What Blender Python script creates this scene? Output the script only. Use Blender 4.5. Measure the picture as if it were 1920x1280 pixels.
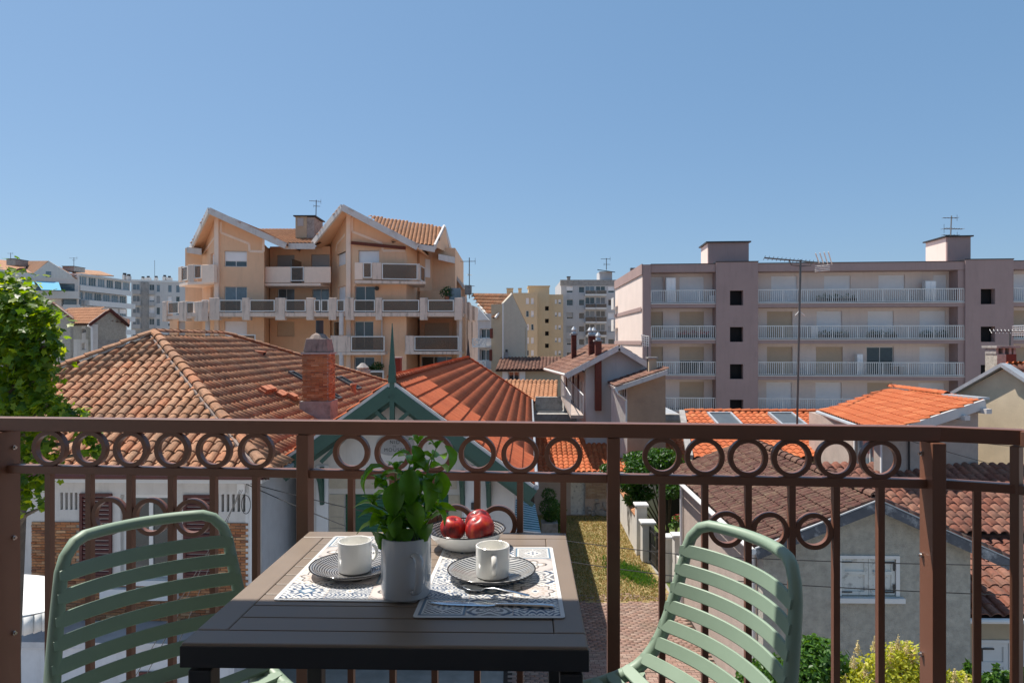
import bpy, bmesh, math, random
import numpy as np
from mathutils import Vector, Matrix
from mathutils import noise as mnoise

for o in list(bpy.data.objects):
    bpy.data.objects.remove(o)
C = bpy.context.scene
COL = C.collection
R = math.radians
random.seed(7)
F = 1293.0                       # focal length in photo pixels (photo is 1920 wide)
GZ = -7.8                        # street level; eye level is z = 0

# ------------------------------------------------------------------ camera
cam_data = bpy.data.cameras.new('camera')
cam = bpy.data.objects.new('camera', cam_data)
COL.objects.link(cam)
cam.location = (0, 0, 0)
cam.rotation_euler = (R(90), 0, 0)
cam_data.sensor_width = 36
cam_data.lens = 36 * F / 1920
cam_data.clip_start = 0.05
cam_data.clip_end = 3000
C.camera = cam

# ------------------------------------------------------------------ sky and sun
SUN_DIR = Vector((-0.80, 0.60, 0.0)).normalized() * math.cos(R(62)) + Vector((0, 0, math.sin(R(62))))
world = bpy.data.worlds.new('World')
C.world = world
world.use_nodes = True
wn = world.node_tree.nodes
wl = world.node_tree.links
bg = wn['Background']
sky = wn.new('ShaderNodeTexSky')
sky.sky_type = 'NISHITA'
sky.sun_disc = False
sky.sun_elevation = R(62)
sky.sun_rotation = math.atan2(SUN_DIR.x, SUN_DIR.y)
sky.altitude = 50
sky.air_density = 1.0
sky.dust_density = 0.7
sky.ozone_density = 2.5
hsv = wn.new('ShaderNodeHueSaturation')
hsv.inputs['Saturation'].default_value = 0.86
hsv.inputs['Value'].default_value = 1.0
wl.new(sky.outputs['Color'], hsv.inputs['Color'])
flat = wn.new('ShaderNodeMix'); flat.data_type = 'RGBA'
flat.inputs['Factor'].default_value = 0.72
flat.inputs['B'].default_value = (0.058 / 0.125, 0.146 / 0.125, 0.268 / 0.125, 1)
wl.new(hsv.outputs['Color'], flat.inputs['A'])
wl.new(flat.outputs['Result'], bg.inputs['Color'])
bg.inputs['Strength'].default_value = 0.125

sun_data = bpy.data.lights.new('sun', 'SUN')
sun_data.energy = 4.0
sun_data.angle = R(0.5)
sun_data.color = (1.0, 0.93, 0.84)
sun = bpy.data.objects.new('sun', sun_data)
COL.objects.link(sun)
sun.location = (-30, 20, 60)
sun.rotation_euler = SUN_DIR.to_track_quat('Z', 'Y').to_euler()

C.view_settings.view_transform = 'Standard'
C.view_settings.look = 'None'
C.view_settings.exposure = 0.80
C.view_settings.gamma = 1.0
C.view_settings.use_curve_mapping = False

# ------------------------------------------------------------------ helpers
def P(px, py, y):
    """point seen at photo pixel (px, py) at depth y"""
    return Vector(((px - 960) / F * y, y, (640 - py) / F * y))

class Fr:
    """vertical plane frame: u runs left to right seen from outside, n points outwards"""
    def __init__(s, p0, p1):
        p0 = Vector(p0); p1 = Vector(p1)
        s.o = Vector((p0.x, p0.y, 0))
        s.u = Vector((p1.x - p0.x, p1.y - p0.y, 0)).normalized()
        s.n = Vector((s.u.y, -s.u.x, 0))
        s.L = (Vector((p1.x, p1.y, 0)) - s.o).length
    def P(s, u, d, z):
        return s.o + s.u * u + s.n * d + Vector((0, 0, z))
    def uz(s, px, py, d=0):
        r = Vector(((px - 960) / F, 1, (640 - py) / F))
        o = s.o + s.n * d
        t = o.dot(s.n) / r.dot(s.n)
        p = r * t
        return (p - s.o).dot(s.u), p.z
    def U(s, px, d=0):
        return s.uz(px, 640, d)[0]
    def rect(s, x0, y0, x1, y1, d=0):
        a = s.uz(x0, y0, d); b = s.uz(x1, y1, d)
        zt = (a[1] + s.uz(x1, y0, d)[1]) / 2
        zb = (b[1] + s.uz(x0, y1, d)[1]) / 2
        return (min(a[0], b[0]), max(a[0], b[0]), min(zt, zb), max(zt, zb))

def frame_xy(x0, y0, x1, y1):
    return Fr((x0, y0, 0), (x1, y1, 0))

ORG = {}

class MB:
    def __init__(s, fr=None):
        s.v = []; s.f = []; s.fr = fr
    def _a(s, pts):
        b = len(s.v)
        for p in pts:
            s.v.append(s.fr.P(*p) if s.fr else Vector(p))
        return b
    def poly(s, pts):
        b = s._a(pts); s.f.append(tuple(range(b, b + len(pts)))); return s
    def box(s, a, b_):
        x0, y0, z0 = a; x1, y1, z1 = b_
        b = s._a([(x0,y0,z0),(x1,y0,z0),(x1,y1,z0),(x0,y1,z0),(x0,y0,z1),(x1,y0,z1),(x1,y1,z1),(x0,y1,z1)])
        for q in ((0,3,2,1),(4,5,6,7),(0,1,5,4),(1,2,6,5),(2,3,7,6),(3,0,4,7)):
            s.f.append(tuple(b + i for i in q))
        return s
    def hexa(s, p8):
        b = s._a(p8)
        for q in ((0,3,2,1),(4,5,6,7),(0,1,5,4),(1,2,6,5),(2,3,7,6),(3,0,4,7)):
            s.f.append(tuple(b + i for i in q))
        return s
    def prism(s, pts, vec):
        """extrude polygon pts by vec (vec in the same frame coordinates)"""
        n = len(pts)
        b = s._a(pts)
        c = s._a([tuple(Vector(p) + Vector(vec)) for p in pts])
        s.f.append(tuple(range(b, b + n))[::-1]); s.f.append(tuple(range(c, c + n)))
        for i in range(n):
            j = (i + 1) % n
            s.f.append((b + i, b + j, c + j, c + i))
        return s
    def slab(s, pts, th):
        """polygon in space thickened downwards along its normal"""
        P3 = [Vector(p) for p in pts]
        nrm = (P3[1] - P3[0]).cross(P3[2] - P3[0]).normalized()
        if nrm.z < 0: nrm = -nrm
        return s.prism(pts, tuple(-nrm * th))
    def tube(s, pts, r, seg=8, closed=False, caps=True, sq=None):
        pts = [Vector(s.fr.P(*p)) if s.fr else Vector(p) for p in pts]
        n = len(pts)
        rs = r if isinstance(r, (list, tuple)) else [r] * n
        rings = []
        up = None
        for i, p in enumerate(pts):
            if closed: t = (pts[(i + 1) % n] - pts[i - 1])
            elif i == 0: t = pts[1] - pts[0]
            elif i == n - 1: t = pts[-1] - pts[-2]
            else: t = (pts[i + 1] - p).normalized() + (p - pts[i - 1]).normalized()
            t.normalize()
            if up is None:
                up = Vector((0, 0, 1)) if abs(t.z) < 0.9 else Vector((1, 0, 0))
            a = t.cross(up).normalized(); bb = a.cross(t).normalized(); up = bb
            base = len(s.v)
            for k in range(seg):
                an = 2 * math.pi * k / seg
                ca, sa = math.cos(an), math.sin(an)
                if sq:
                    ca *= sq[0]; sa *= sq[1]
                s.v.append(p + a * (ca * rs[i]) + bb * (sa * rs[i]))
            rings.append(base)
        m = n if closed else n - 1
        for i in range(m):
            A = rings[i]; B = rings[(i + 1) % n]
            for k in range(seg):
                k2 = (k + 1) % seg
                s.f.append((A + k, A + k2, B + k2, B + k))
        if caps and not closed:
            s.f.append(tuple(rings[0] + k for k in range(seg))[::-1])
            s.f.append(tuple(rings[-1] + k for k in range(seg)))
        return s
    def beam(s, a, b, w, h, up=(0, 0, 1)):
        """rectangular bar from a to b, width w (sideways), height h (along up)"""
        a = Vector(s.fr.P(*a)) if s.fr else Vector(a); b = Vector(s.fr.P(*b)) if s.fr else Vector(b)
        t = (b - a).normalized(); up = Vector(up)
        sd = t.cross(up).normalized() * (w / 2); u2 = sd.cross(t).normalized() * (h / 2)
        fr, s.fr = s.fr, None
        s.hexa([a - sd - u2, a + sd - u2, b + sd - u2, b - sd - u2, a - sd + u2, a + sd + u2, b + sd + u2, b - sd + u2])
        s.fr = fr
        return s
    def lathe(s, prof, c=(0, 0, 0), seg=32):
        cx, cy, cz = c
        rings = []
        for (r, z) in prof:
            b = len(s.v)
            if r < 1e-6:
                s._a([(cx, cy, cz + z)]); rings.append((b, 1))
            else:
                s._a([(cx + r * math.cos(2 * math.pi * k / seg), cy + r * math.sin(2 * math.pi * k / seg), cz + z) for k in range(seg)])
                rings.append((b, seg))
        for (A, na), (B, nb) in zip(rings[:-1], rings[1:]):
            for k in range(seg):
                k2 = (k + 1) % seg
                if na == 1 and nb == 1: continue
                if na == 1: s.f.append((A, B + k2, B + k))
                elif nb == 1: s.f.append((A + k, A + k2, B))
                else: s.f.append((A + k, A + k2, B + k2, B + k))
        return s
    def build(s, name, mat, parent=None, smooth=False, bevel=0, local=False, kind=None, label=None, cat=None, group=None, loc=None, norm=True):
        if parent is not None and not local:
            o0 = ORG.get(parent.name, Vector((0, 0, 0)))
            vs = [v - o0 for v in s.v]
        elif loc is not None:
            o0 = Vector(loc)
            vs = [v - o0 for v in s.v]
        else:
            o0 = ORG.get(parent.name, Vector((0, 0, 0))) if parent is not None else Vector((0, 0, 0))
            vs = s.v
        me = bpy.data.meshes.new(name)
        me.from_pydata([tuple(v) for v in vs], [], s.f)
        if norm and len(s.f) < 40000:
            bm = bmesh.new(); bm.from_mesh(me)
            bmesh.ops.recalc_face_normals(bm, faces=bm.faces)
            bm.to_mesh(me); bm.free()
        if mat is not None: me.materials.append(mat)
        if smooth:
            me.shade_smooth()
        o = bpy.data.objects.new(name, me)
        COL.objects.link(o)
        if parent is not None: o.parent = parent
        elif loc is not None: o.location = loc
        ORG[o.name] = o0
        if bevel:
            m = o.modifiers.new('bevel', 'BEVEL'); m.width = bevel; m.segments = 2; m.limit_method = 'ANGLE'; m.angle_limit = R(40)
        if smooth:
            m = o.modifiers.new('edge', 'EDGE_SPLIT'); m.split_angle = R(45)
        if kind: o['kind'] = kind
        if label: o['label'] = label
        if cat: o['category'] = cat
        if group: o['group'] = group
        return o

def thing(name, label, cat, loc, group=None, rot=0):
    o = bpy.data.objects.new(name, None)
    COL.objects.link(o)
    o.empty_display_size = 0.2
    o.location = loc
    o.rotation_euler = (0, 0, rot)
    o['label'] = label; o['category'] = cat
    if group: o['group'] = group
    ORG[o.name] = Vector(loc)
    return o

def inst(name, me, parent, mtx, kind=None):
    """object sharing mesh data; mtx in world coords, the parent has no rotation"""
    o = bpy.data.objects.new(name, me)
    COL.objects.link(o)
    o.parent = parent
    m = mtx.copy(); m.translation -= ORG.get(parent.name, Vector((0, 0, 0)))
    o.matrix_basis = m
    return o

def joined(name, bv, bf, mats, mat, parent=None, kind='stuff', smooth=False, loc=None):
    """many transformed copies of one small mesh as ONE object (numpy)"""
    if len(mats) == 0: return None
    bv = np.array(bv, dtype=np.float64); n = len(bv)
    M = np.array([[list(r) for r in m] for m in mats]) if not isinstance(mats, np.ndarray) else mats
    V = np.einsum('kij,nj->kni', M[:, :3, :3], bv) + M[:, None, :3, 3]
    V = V.reshape(-1, 3)
    o0 = ORG.get(parent.name, Vector((0, 0, 0))) if parent is not None else (Vector(loc) if loc is not None else Vector((0, 0, 0)))
    V = V - np.array(o0)
    loops = []; starts = []; tot = 0
    lt = [len(f) for f in bf]
    fl = np.concatenate([np.array(f) for f in bf])
    K = len(M)
    allidx = (fl[None, :] + (np.arange(K) * n)[:, None]).reshape(-1)
    lt_all = np.tile(np.array(lt), K)
    st = np.concatenate([[0], np.cumsum(lt_all)[:-1]])
    me = bpy.data.meshes.new(name)
    me.vertices.add(len(V)); me.vertices.foreach_set('co', V.astype(np.float32).reshape(-1))
    me.loops.add(len(allidx)); me.loops.foreach_set('vertex_index', allidx.astype(np.int32))
    me.polygons.add(len(lt_all)); me.polygons.foreach_set('loop_start', st.astype(np.int32))
    me.update(calc_edges=True)
    me.validate()
    me.materials.append(mat)
    if smooth: me.shade_smooth()
    o = bpy.data.objects.new(name, me)
    COL.objects.link(o)
    if parent is not None: o.parent = parent
    elif loc is not None: o.location = loc
    ORG[o.name] = o0
    if kind: o['kind'] = kind
    return o

# ------------------------------------------------------------------ materials
def nt(m): return m.node_tree.nodes, m.node_tree.links

def mk(name, col, rough=0.8, metal=0.0, var=0.12, vs=3.0, bump=0.15, bs=60.0, stain=0.0, scol=None, ss=1.2,
       spec=0.5, coat=0.0, streak=0.0, isl=0.0, dist=0.01, trans=0.0, edge=None):
    m = bpy.data.materials.new(name); m.use_nodes = True
    N, L = nt(m)
    b = N['Principled BSDF']
    b.inputs['Roughness'].default_value = rough
    b.inputs['Metallic'].default_value = metal
    b.inputs['Specular IOR Level'].default_value = spec
    if coat: b.inputs['Coat Weight'].default_value = coat; b.inputs['Coat Roughness'].default_value = 0.06
    geo = N.new('ShaderNodeNewGeometry')
    n1 = N.new('ShaderNodeTexNoise'); n1.inputs['Scale'].default_value = vs; n1.inputs['Detail'].default_value = 8; n1.inputs['Roughness'].default_value = 0.65
    L.new(geo.outputs['Position'], n1.inputs['Vector'])
    mr = N.new('ShaderNodeMapRange'); mr.inputs['From Min'].default_value = 0.3; mr.inputs['From Max'].default_value = 0.7
    mr.inputs['To Min'].default_value = 1 - var; mr.inputs['To Max'].default_value = 1 + var
    L.new(n1.outputs['Fac'], mr.inputs['Value'])
    mx = N.new('ShaderNodeMix'); mx.data_type = 'RGBA'; mx.blend_type = 'MULTIPLY'; mx.inputs['Factor'].default_value = 1
    mx.inputs['A'].default_value = (*col, 1)
    L.new(mr.outputs['Result'], mx.inputs['B'])
    out = mx.outputs['Result']
    if stain or streak:
        mp = N.new('ShaderNodeMapping')
        mp.inputs['Scale'].default_value = (1, 1, 0.12 if streak else 1)
        L.new(geo.outputs['Position'], mp.inputs['Vector'])
        n2 = N.new('ShaderNodeTexNoise'); n2.inputs['Scale'].default_value = ss * (3 if streak else 1); n2.inputs['Detail'].default_value = 9; n2.inputs['Roughness'].default_value = 0.7
        L.new(mp.outputs['Vector'], n2.inputs['Vector'])
        r2 = N.new('ShaderNodeMapRange'); r2.inputs['From Min'].default_value = 0.52; r2.inputs['From Max'].default_value = 0.72
        r2.inputs['To Min'].default_value = 0; r2.inputs['To Max'].default_value = max(stain, streak)
        L.new(n2.outputs['Fac'], r2.inputs['Value'])
        m2 = N.new('ShaderNodeMix'); m2.data_type = 'RGBA'
        m2.inputs['B'].default_value = (*(scol or tuple(c * 0.35 for c in col)), 1)
        L.new(r2.outputs['Result'], m2.inputs['Factor']); L.new(out, m2.inputs['A'])
        out = m2.outputs['Result']
    L.new(out, b.inputs['Base Color'])
    rr = N.new('ShaderNodeMapRange'); rr.inputs['To Min'].default_value = max(0.02, rough - 0.07); rr.inputs['To Max'].default_value = min(1, rough + 0.07)
    L.new(n1.outputs['Fac'], rr.inputs['Value']); L.new(rr.outputs['Result'], b.inputs['Roughness'])
    if bump:
        n3 = N.new('ShaderNodeTexNoise'); n3.inputs['Scale'].default_value = bs; n3.inputs['Detail'].default_value = 4
        L.new(geo.outputs['Position'], n3.inputs['Vector'])
        bp = N.new('ShaderNodeBump'); bp.inputs['Strength'].default_value = bump; bp.inputs['Distance'].default_value = dist
        L.new(n3.outputs['Fac'], bp.inputs['Height']); L.new(bp.outputs['Normal'], b.inputs['Normal'])
    return m

def ramp_mat(name, cols, rough=0.85, patch=None, patch_amt=0.5, patch_scale=0.7, bump=0.3, bs=40, fine=0.25, fines=25, trans=0.0, spec=0.4, dist=0.006, sky=0):
    """per piece random colour (island + object) plus grime patches"""
    m = bpy.data.materials.new(name); m.use_nodes = True
    N, L = nt(m); b = N['Principled BSDF']
    b.inputs['Roughness'].default_value = rough; b.inputs['Specular IOR Level'].default_value = spec
    geo = N.new('ShaderNodeNewGeometry'); oi = N.new('ShaderNodeObjectInfo')
    ad = N.new('ShaderNodeMath'); ad.operation = 'ADD'
    L.new(geo.outputs['Random Per Island'], ad.inputs[0]); L.new(oi.outputs['Random'], ad.inputs[1])
    fr = N.new('ShaderNodeMath'); fr.operation = 'FRACT'; L.new(ad.outputs[0], fr.inputs[0])
    cr = N.new('ShaderNodeValToRGB'); cr.color_ramp.interpolation = 'LINEAR'
    el = cr.color_ramp.elements
    while len(el) < len(cols): el.new(0.5)
    for i, c in enumerate(cols):
        el[i].position = i / (len(cols) - 1); el[i].color = (*c, 1)
    L.new(fr.outputs[0], cr.inputs['Fac'])
    out = cr.outputs['Color']
    nf = N.new('ShaderNodeTexNoise'); nf.inputs['Scale'].default_value = fines; nf.inputs['Detail'].default_value = 6; nf.inputs['Roughness'].default_value = 0.7
    L.new(geo.outputs['Position'], nf.inputs['Vector'])
    mr = N.new('ShaderNodeMapRange'); mr.inputs['From Min'].default_value = 0.3; mr.inputs['From Max'].default_value = 0.7
    mr.inputs['To Min'].default_value = 1 - fine; mr.inputs['To Max'].default_value = 1 + fine
    L.new(nf.outputs['Fac'], mr.inputs['Value'])
    mx = N.new('ShaderNodeMix'); mx.data_type = 'RGBA'; mx.blend_type = 'MULTIPLY'; mx.inputs['Factor'].default_value = 1
    L.new(out, mx.inputs['A']); L.new(mr.outputs['Result'], mx.inputs['B']); out = mx.outputs['Result']
    if patch:
        n2 = N.new('ShaderNodeTexNoise'); n2.inputs['Scale'].default_value = patch_scale; n2.inputs['Detail'].default_value = 10; n2.inputs['Roughness'].default_value = 0.72
        L.new(geo.outputs['Position'], n2.inputs['Vector'])
        r2 = N.new('ShaderNodeMapRange'); r2.inputs['From Min'].default_value = 0.48; r2.inputs['From Max'].default_value = 0.7
        r2.inputs['To Min'].default_value = 0; r2.inputs['To Max'].default_value = patch_amt
        L.new(n2.outputs['Fac'], r2.inputs['Value'])
        m2 = N.new('ShaderNodeMix'); m2.data_type = 'RGBA'; m2.inputs['B'].default_value = (*patch, 1)
        L.new(r2.outputs['Result'], m2.inputs['Factor']); L.new(out, m2.inputs['A']); out = m2.outputs['Result']
    L.new(out, b.inputs['Base Color'])
    if bump:
        bp = N.new('ShaderNodeBump'); bp.inputs['Strength'].default_value = bump; bp.inputs['Distance'].default_value = dist
        n3 = N.new('ShaderNodeTexNoise'); n3.inputs['Scale'].default_value = bs; n3.inputs['Detail'].default_value = 4
        L.new(geo.outputs['Position'], n3.inputs['Vector'])
        L.new(n3.outputs['Fac'], bp.inputs['Height']); L.new(bp.outputs['Normal'], b.inputs['Normal'])
    if trans:
        tr = N.new('ShaderNodeBsdfTranslucent')
        hs = N.new('ShaderNodeHueSaturation'); hs.inputs['Saturation'].default_value = 1.15; hs.inputs['Value'].default_value = 1.7; hs.inputs['Hue'].default_value = 0.485
        L.new(out, hs.inputs['Color']); L.new(hs.outputs['Color'], tr.inputs['Color'])
        ms = N.new('ShaderNodeMixShader'); ms.inputs[0].default_value = trans
        L.new(b.outputs[0], ms.inputs[1]); L.new(tr.outputs[0], ms.inputs[2])
        L.new(ms.outputs[0], N['Material Output'].inputs['Surface'])
    return m

M = {}
M['rail'] = mk('brown_painted_metal', (0.175, 0.076, 0.046), 0.38, var=0.06, vs=8, bump=0.03, bs=300, dist=0.001)
M['rail_top'] = M['rail']
M['steel'] = mk('bolt_steel', (0.6, 0.6, 0.6), 0.25, 1.0, var=0.05, bump=0)
M['table'] = mk('taupe_table_resin', (0.215, 0.165, 0.125), 0.42, var=0.05, vs=12, bump=0.05, bs=500, dist=0.001)
M['chair'] = mk('sage_green_resin', (0.235, 0.325, 0.245), 0.50, var=0.05, vs=10, bump=0.05, bs=700, dist=0.0008)
M['porcelain'] = mk('white_porcelain', (0.88, 0.87, 0.83), 0.10, var=0.02, bump=0, coat=0.3)
M['mug'] = mk('grey_glazed_mug', (0.52, 0.53, 0.54), 0.14, var=0.03, bump=0, coat=0.7)
M['soil'] = mk('potting_soil', (0.035, 0.022, 0.015), 1.0, var=0.5, vs=150, bump=1, bs=300)
M['cutlery'] = mk('polished_steel', (0.62, 0.64, 0.66), 0.16, 1.0, var=0.03, bump=0)
M['blackrim'] = mk('black_glaze_rim', (0.02, 0.02, 0.022), 0.15, var=0.02, bump=0)
M['white_plaster'] = mk('white_plaster', (0.60, 0.57, 0.53), 0.9, var=0.07, bump=0.25, bs=30, streak=0.35, scol=(0.3, 0.27, 0.24))
M['shade_plaster'] = mk('shade_tinted_white_plaster', (0.56, 0.57, 0.58), 0.9, var=0.07, bump=0.2, bs=30, streak=0.3, scol=(0.28, 0.27, 0.26))  # white plaster with the bluish tint of shade put into its colour
M['hood'] = mk('sooty_chimney_hood', (0.26, 0.20, 0.17), 0.95, var=0.25, vs=3, bump=0.5, bs=30, streak=0.9, scol=(0.03, 0.026, 0.025), ss=2)
M['table_dark'] = mk('dark_table_underframe', (0.032, 0.031, 0.033), 0.45, var=0.1, bump=0)
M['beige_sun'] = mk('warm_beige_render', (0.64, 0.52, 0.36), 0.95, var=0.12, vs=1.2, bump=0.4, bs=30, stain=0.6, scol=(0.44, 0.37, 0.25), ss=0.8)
M['skylight'] = mk('matt_grey_skylight_glass', (0.09, 0.10, 0.105), 0.35, var=0.15, bump=0)  # rough grey glass, chosen to dull the sky reflection
M['cream_plaster'] = mk('peach_plaster', (0.79, 0.505, 0.32), 0.92, var=0.06, vs=0.8, bump=0.2, bs=12, streak=0.25, scol=(0.45, 0.29, 0.2))
M['cream_light'] = mk('pale_peach_band', (0.86, 0.68, 0.55), 0.9, var=0.05, bump=0.1, bs=12)
M['balcony_conc'] = mk('balcony_concrete', (0.68, 0.55, 0.46), 0.9, var=0.08, vs=2, bump=0.2, bs=12, streak=0.85, scol=(0.12, 0.10, 0.09))
M['white_fascia'] = mk('white_fascia_paint', (0.60, 0.56, 0.53), 0.7, var=0.08, bump=0.1, bs=20, streak=0.35, scol=(0.3, 0.28, 0.26))
M['mauve_plaster'] = mk('mauve_plaster', (0.37, 0.255, 0.235), 0.92, var=0.06, vs=0.6, bump=0.15, bs=10, streak=0.25, scol=(0.2, 0.145, 0.14))
M['pink_plaster'] = mk('pale_pink_plaster', (0.80, 0.67, 0.60), 0.92, var=0.05, vs=0.6, bump=0.15, bs=10, streak=0.15, scol=(0.42, 0.33, 0.3))
M['shutter_white'] = mk('white_roller_shutter', (0.86, 0.83, 0.82), 0.6, var=0.03, bump=0)
M['shutter_beige'] = mk('beige_roller_shutter', (0.58, 0.44, 0.31), 0.6, var=0.04, bump=0)
M['shutter_grey'] = mk('grey_roller_shutter', (0.40, 0.39, 0.38), 0.6, var=0.04, bump=0)
M['frame_white'] = mk('white_window_frame', (0.70, 0.69, 0.66), 0.4, var=0.03, bump=0)
M['glass'] = mk('window_glass', (0.035, 0.05, 0.055), 0.06, var=0.5, vs=0.5, bump=0, spec=0.9)
M['glass_blue'] = mk('window_glass_with_curtain', (0.13, 0.17, 0.20), 0.10, var=0.4, vs=0.9, bump=0, spec=0.9)
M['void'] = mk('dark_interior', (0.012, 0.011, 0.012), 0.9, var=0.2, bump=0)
M['rail_white'] = mk('white_balustrade_paint', (0.68, 0.66, 0.63), 0.5, var=0.05, bump=0)
M['green_paint'] = mk('dark_green_paint', (0.032, 0.085, 0.062), 0.5, var=0.12, vs=4, bump=0.1, bs=60)
M['green_shutter'] = mk('green_garage_slats', (0.03, 0.115, 0.055), 0.5, var=0.1, bump=0.05)
M['red_wood'] = mk('dark_red_wood', (0.085, 0.018, 0.014), 0.55, var=0.2, vs=6, bump=0.1)
M['grey_render'] = mk('old_grey_render', (0.40, 0.375, 0.32), 0.95, var=0.22, vs=7, bump=0.8, bs=38, stain=0.55, scol=(0.20, 0.19, 0.165), ss=0.9, dist=0.02)
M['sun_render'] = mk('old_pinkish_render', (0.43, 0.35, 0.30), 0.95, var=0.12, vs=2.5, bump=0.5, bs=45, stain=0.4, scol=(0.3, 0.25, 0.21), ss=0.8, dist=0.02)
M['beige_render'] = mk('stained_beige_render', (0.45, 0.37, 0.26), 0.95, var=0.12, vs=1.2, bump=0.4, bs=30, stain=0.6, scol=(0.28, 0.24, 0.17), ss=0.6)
M['yellow_plaster'] = mk('yellow_plaster', (0.60, 0.46, 0.29), 0.92, var=0.05, vs=0.4, bump=0, streak=0.2)
M['tower_grey'] = mk('pale_grey_tower_plaster', (0.50, 0.49, 0.49), 0.9, var=0.06, vs=0.4, bump=0, streak=0.25)
M['pale_blue_wall'] = mk('pale_grey_facade', (0.56, 0.54, 0.52), 0.9, var=0.06, vs=0.4, bump=0, streak=0.2)
M['concrete'] = mk('weathered_concrete', (0.32, 0.30, 0.28), 0.95, var=0.2, vs=4, bump=0.5, bs=40, stain=0.7, scol=(0.07, 0.065, 0.06), ss=3)
M['zinc'] = mk('grey_zinc', (0.42, 0.44, 0.46), 0.5, 0.3, var=0.12, vs=4, bump=0.1)
M['dark_metal'] = mk('dark_metal', (0.04, 0.038, 0.038), 0.5, 0.3, var=0.2, bump=0)
M['grey_metal'] = mk('antenna_metal', (0.12, 0.115, 0.11), 0.45, 0.5, var=0.1, bump=0)
M['cable'] = mk('black_cable', (0.015, 0.014, 0.014), 0.6, var=0.1, bump=0)
M['white_paint_old'] = mk('flaking_white_paint', (0.62, 0.62, 0.58), 0.7, var=0.08, bump=0.4, bs=60, stain=0.9, scol=(0.10, 0.10, 0.10), ss=7)
M['barge'] = mk('peeling_bargeboard', (0.085, 0.09, 0.105), 0.7, var=0.3, bump=0.4, bs=60, stain=0.95, scol=(0.50, 0.51, 0.52), ss=2.6)
M['white_paint'] = mk('white_wood_paint', (0.70, 0.69, 0.67), 0.55, var=0.04, bump=0.05)
M['stone_beige'] = mk('beige_cut_stone', (0.42, 0.36, 0.27), 0.95, var=0.12, vs=6, bump=0.5, bs=50)
M['stone_joint'] = mk('pale_mortar', (0.50, 0.46, 0.40), 0.95, var=0.1, bump=0.3)
M['asphalt'] = mk('street_asphalt', (0.27, 0.25, 0.225), 0.95, var=0.2, vs=2, bump=0.5, bs=90)
M['pale_floor'] = mk('balcony_floor_tile', (0.13, 0.12, 0.11), 0.6, var=0.1, bump=0.05)
M['own_wall'] = mk('own_balcony_plaster', (0.52, 0.49, 0.46), 0.9, var=0.05, bump=0.2)
M['terrace'] = mk('pale_terrace_concrete', (0.44, 0.42, 0.43), 0.9, var=0.08, vs=2, bump=0.2, stain=0.25, scol=(0.28, 0.27, 0.28))
M['canvas'] = mk('white_canvas', (0.78, 0.78, 0.76), 0.8, var=0.02, bump=0.05)
M['bluecanvas'] = mk('blue_awning_canvas', (0.08, 0.36, 0.55), 0.8, var=0.06, bump=0)
M['deck'] = mk('roof_underlay', (0.06, 0.03, 0.02), 1.0, var=0.3, bump=0)
M['bark'] = mk('tree_bark', (0.12, 0.095, 0.07), 0.95, var=0.3, vs=12, bump=0.8, bs=30)
M['terracotta'] = mk('terracotta_pot', (0.45, 0.16, 0.08), 0.8, var=0.15, bump=0.2)
M['apple'] = None

M['tile_old'] = ramp_mat('aged_clay_tiles', [(0.25, 0.125, 0.068), (0.35, 0.165, 0.080), (0.39, 0.185, 0.092), (0.42, 0.225, 0.125), (0.36, 0.175, 0.092), (0.41, 0.160, 0.072), (0.31, 0.165, 0.095)],
                         patch=(0.10, 0.072, 0.05), patch_amt=0.6, patch_scale=0.8, fine=0.42, fines=9)
M['tile_orange'] = ramp_mat('bright_orange_tiles', [(0.50, 0.115, 0.042), (0.56, 0.135, 0.048), (0.52, 0.12, 0.044), (0.60, 0.165, 0.062)],
                            patch=(0.24, 0.062, 0.03), patch_amt=0.45, patch_scale=0.5, fine=0.12, fines=12)
M['tile_new'] = ramp_mat('new_orange_tiles', [(0.40, 0.095, 0.028), (0.45, 0.115, 0.035), (0.42, 0.10, 0.03), (0.50, 0.155, 0.055)],
                            patch=(0.30, 0.08, 0.028), patch_amt=0.3, patch_scale=0.5, fine=0.1, fines=12)
M['tile_brown'] = ramp_mat('lichened_brown_tiles', [(0.085, 0.034, 0.026), (0.105, 0.041, 0.030), (0.125, 0.050, 0.036), (0.10, 0.040, 0.030), (0.155, 0.080, 0.055), (0.09, 0.036, 0.027)],
                           patch=(0.22, 0.18, 0.105), patch_amt=0.6, patch_scale=7.0, fine=0.45, fines=22)
M['tile_red'] = ramp_mat('mossy_red_tiles', [(0.16, 0.055, 0.036), (0.23, 0.085, 0.052), (0.19, 0.078, 0.055), (0.28, 0.13, 0.085), (0.13, 0.052, 0.038)],
                         patch=(0.07, 0.055, 0.04), patch_amt=0.7, patch_scale=1.8, fine=0.3, fines=14)
M['tile_tan'] = ramp_mat('tan_clay_tiles', [(0.40, 0.18, 0.085), (0.46, 0.22, 0.11), (0.36, 0.165, 0.08)], patch=(0.24, 0.12, 0.07), patch_amt=0.5, patch_scale=0.4, fine=0.12, fines=5)
M['tile_dark'] = ramp_mat('dark_old_tiles', [(0.13, 0.06, 0.042), (0.20, 0.09, 0.06), (0.25, 0.13, 0.085)], patch=(0.05, 0.04, 0.035), patch_amt=0.6, patch_scale=0.9, fine=0.3, fines=9)
M['brick'] = ramp_mat('thin_orange_bricks', [(0.32, 0.115, 0.045), (0.42, 0.17, 0.065), (0.50, 0.23, 0.10), (0.22, 0.085, 0.045), (0.55, 0.31, 0.16), (0.36, 0.13, 0.05)],
                      patch=(0.16, 0.09, 0.06), patch_amt=0.5, patch_scale=2.0, fine=0.2, fines=30)
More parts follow.
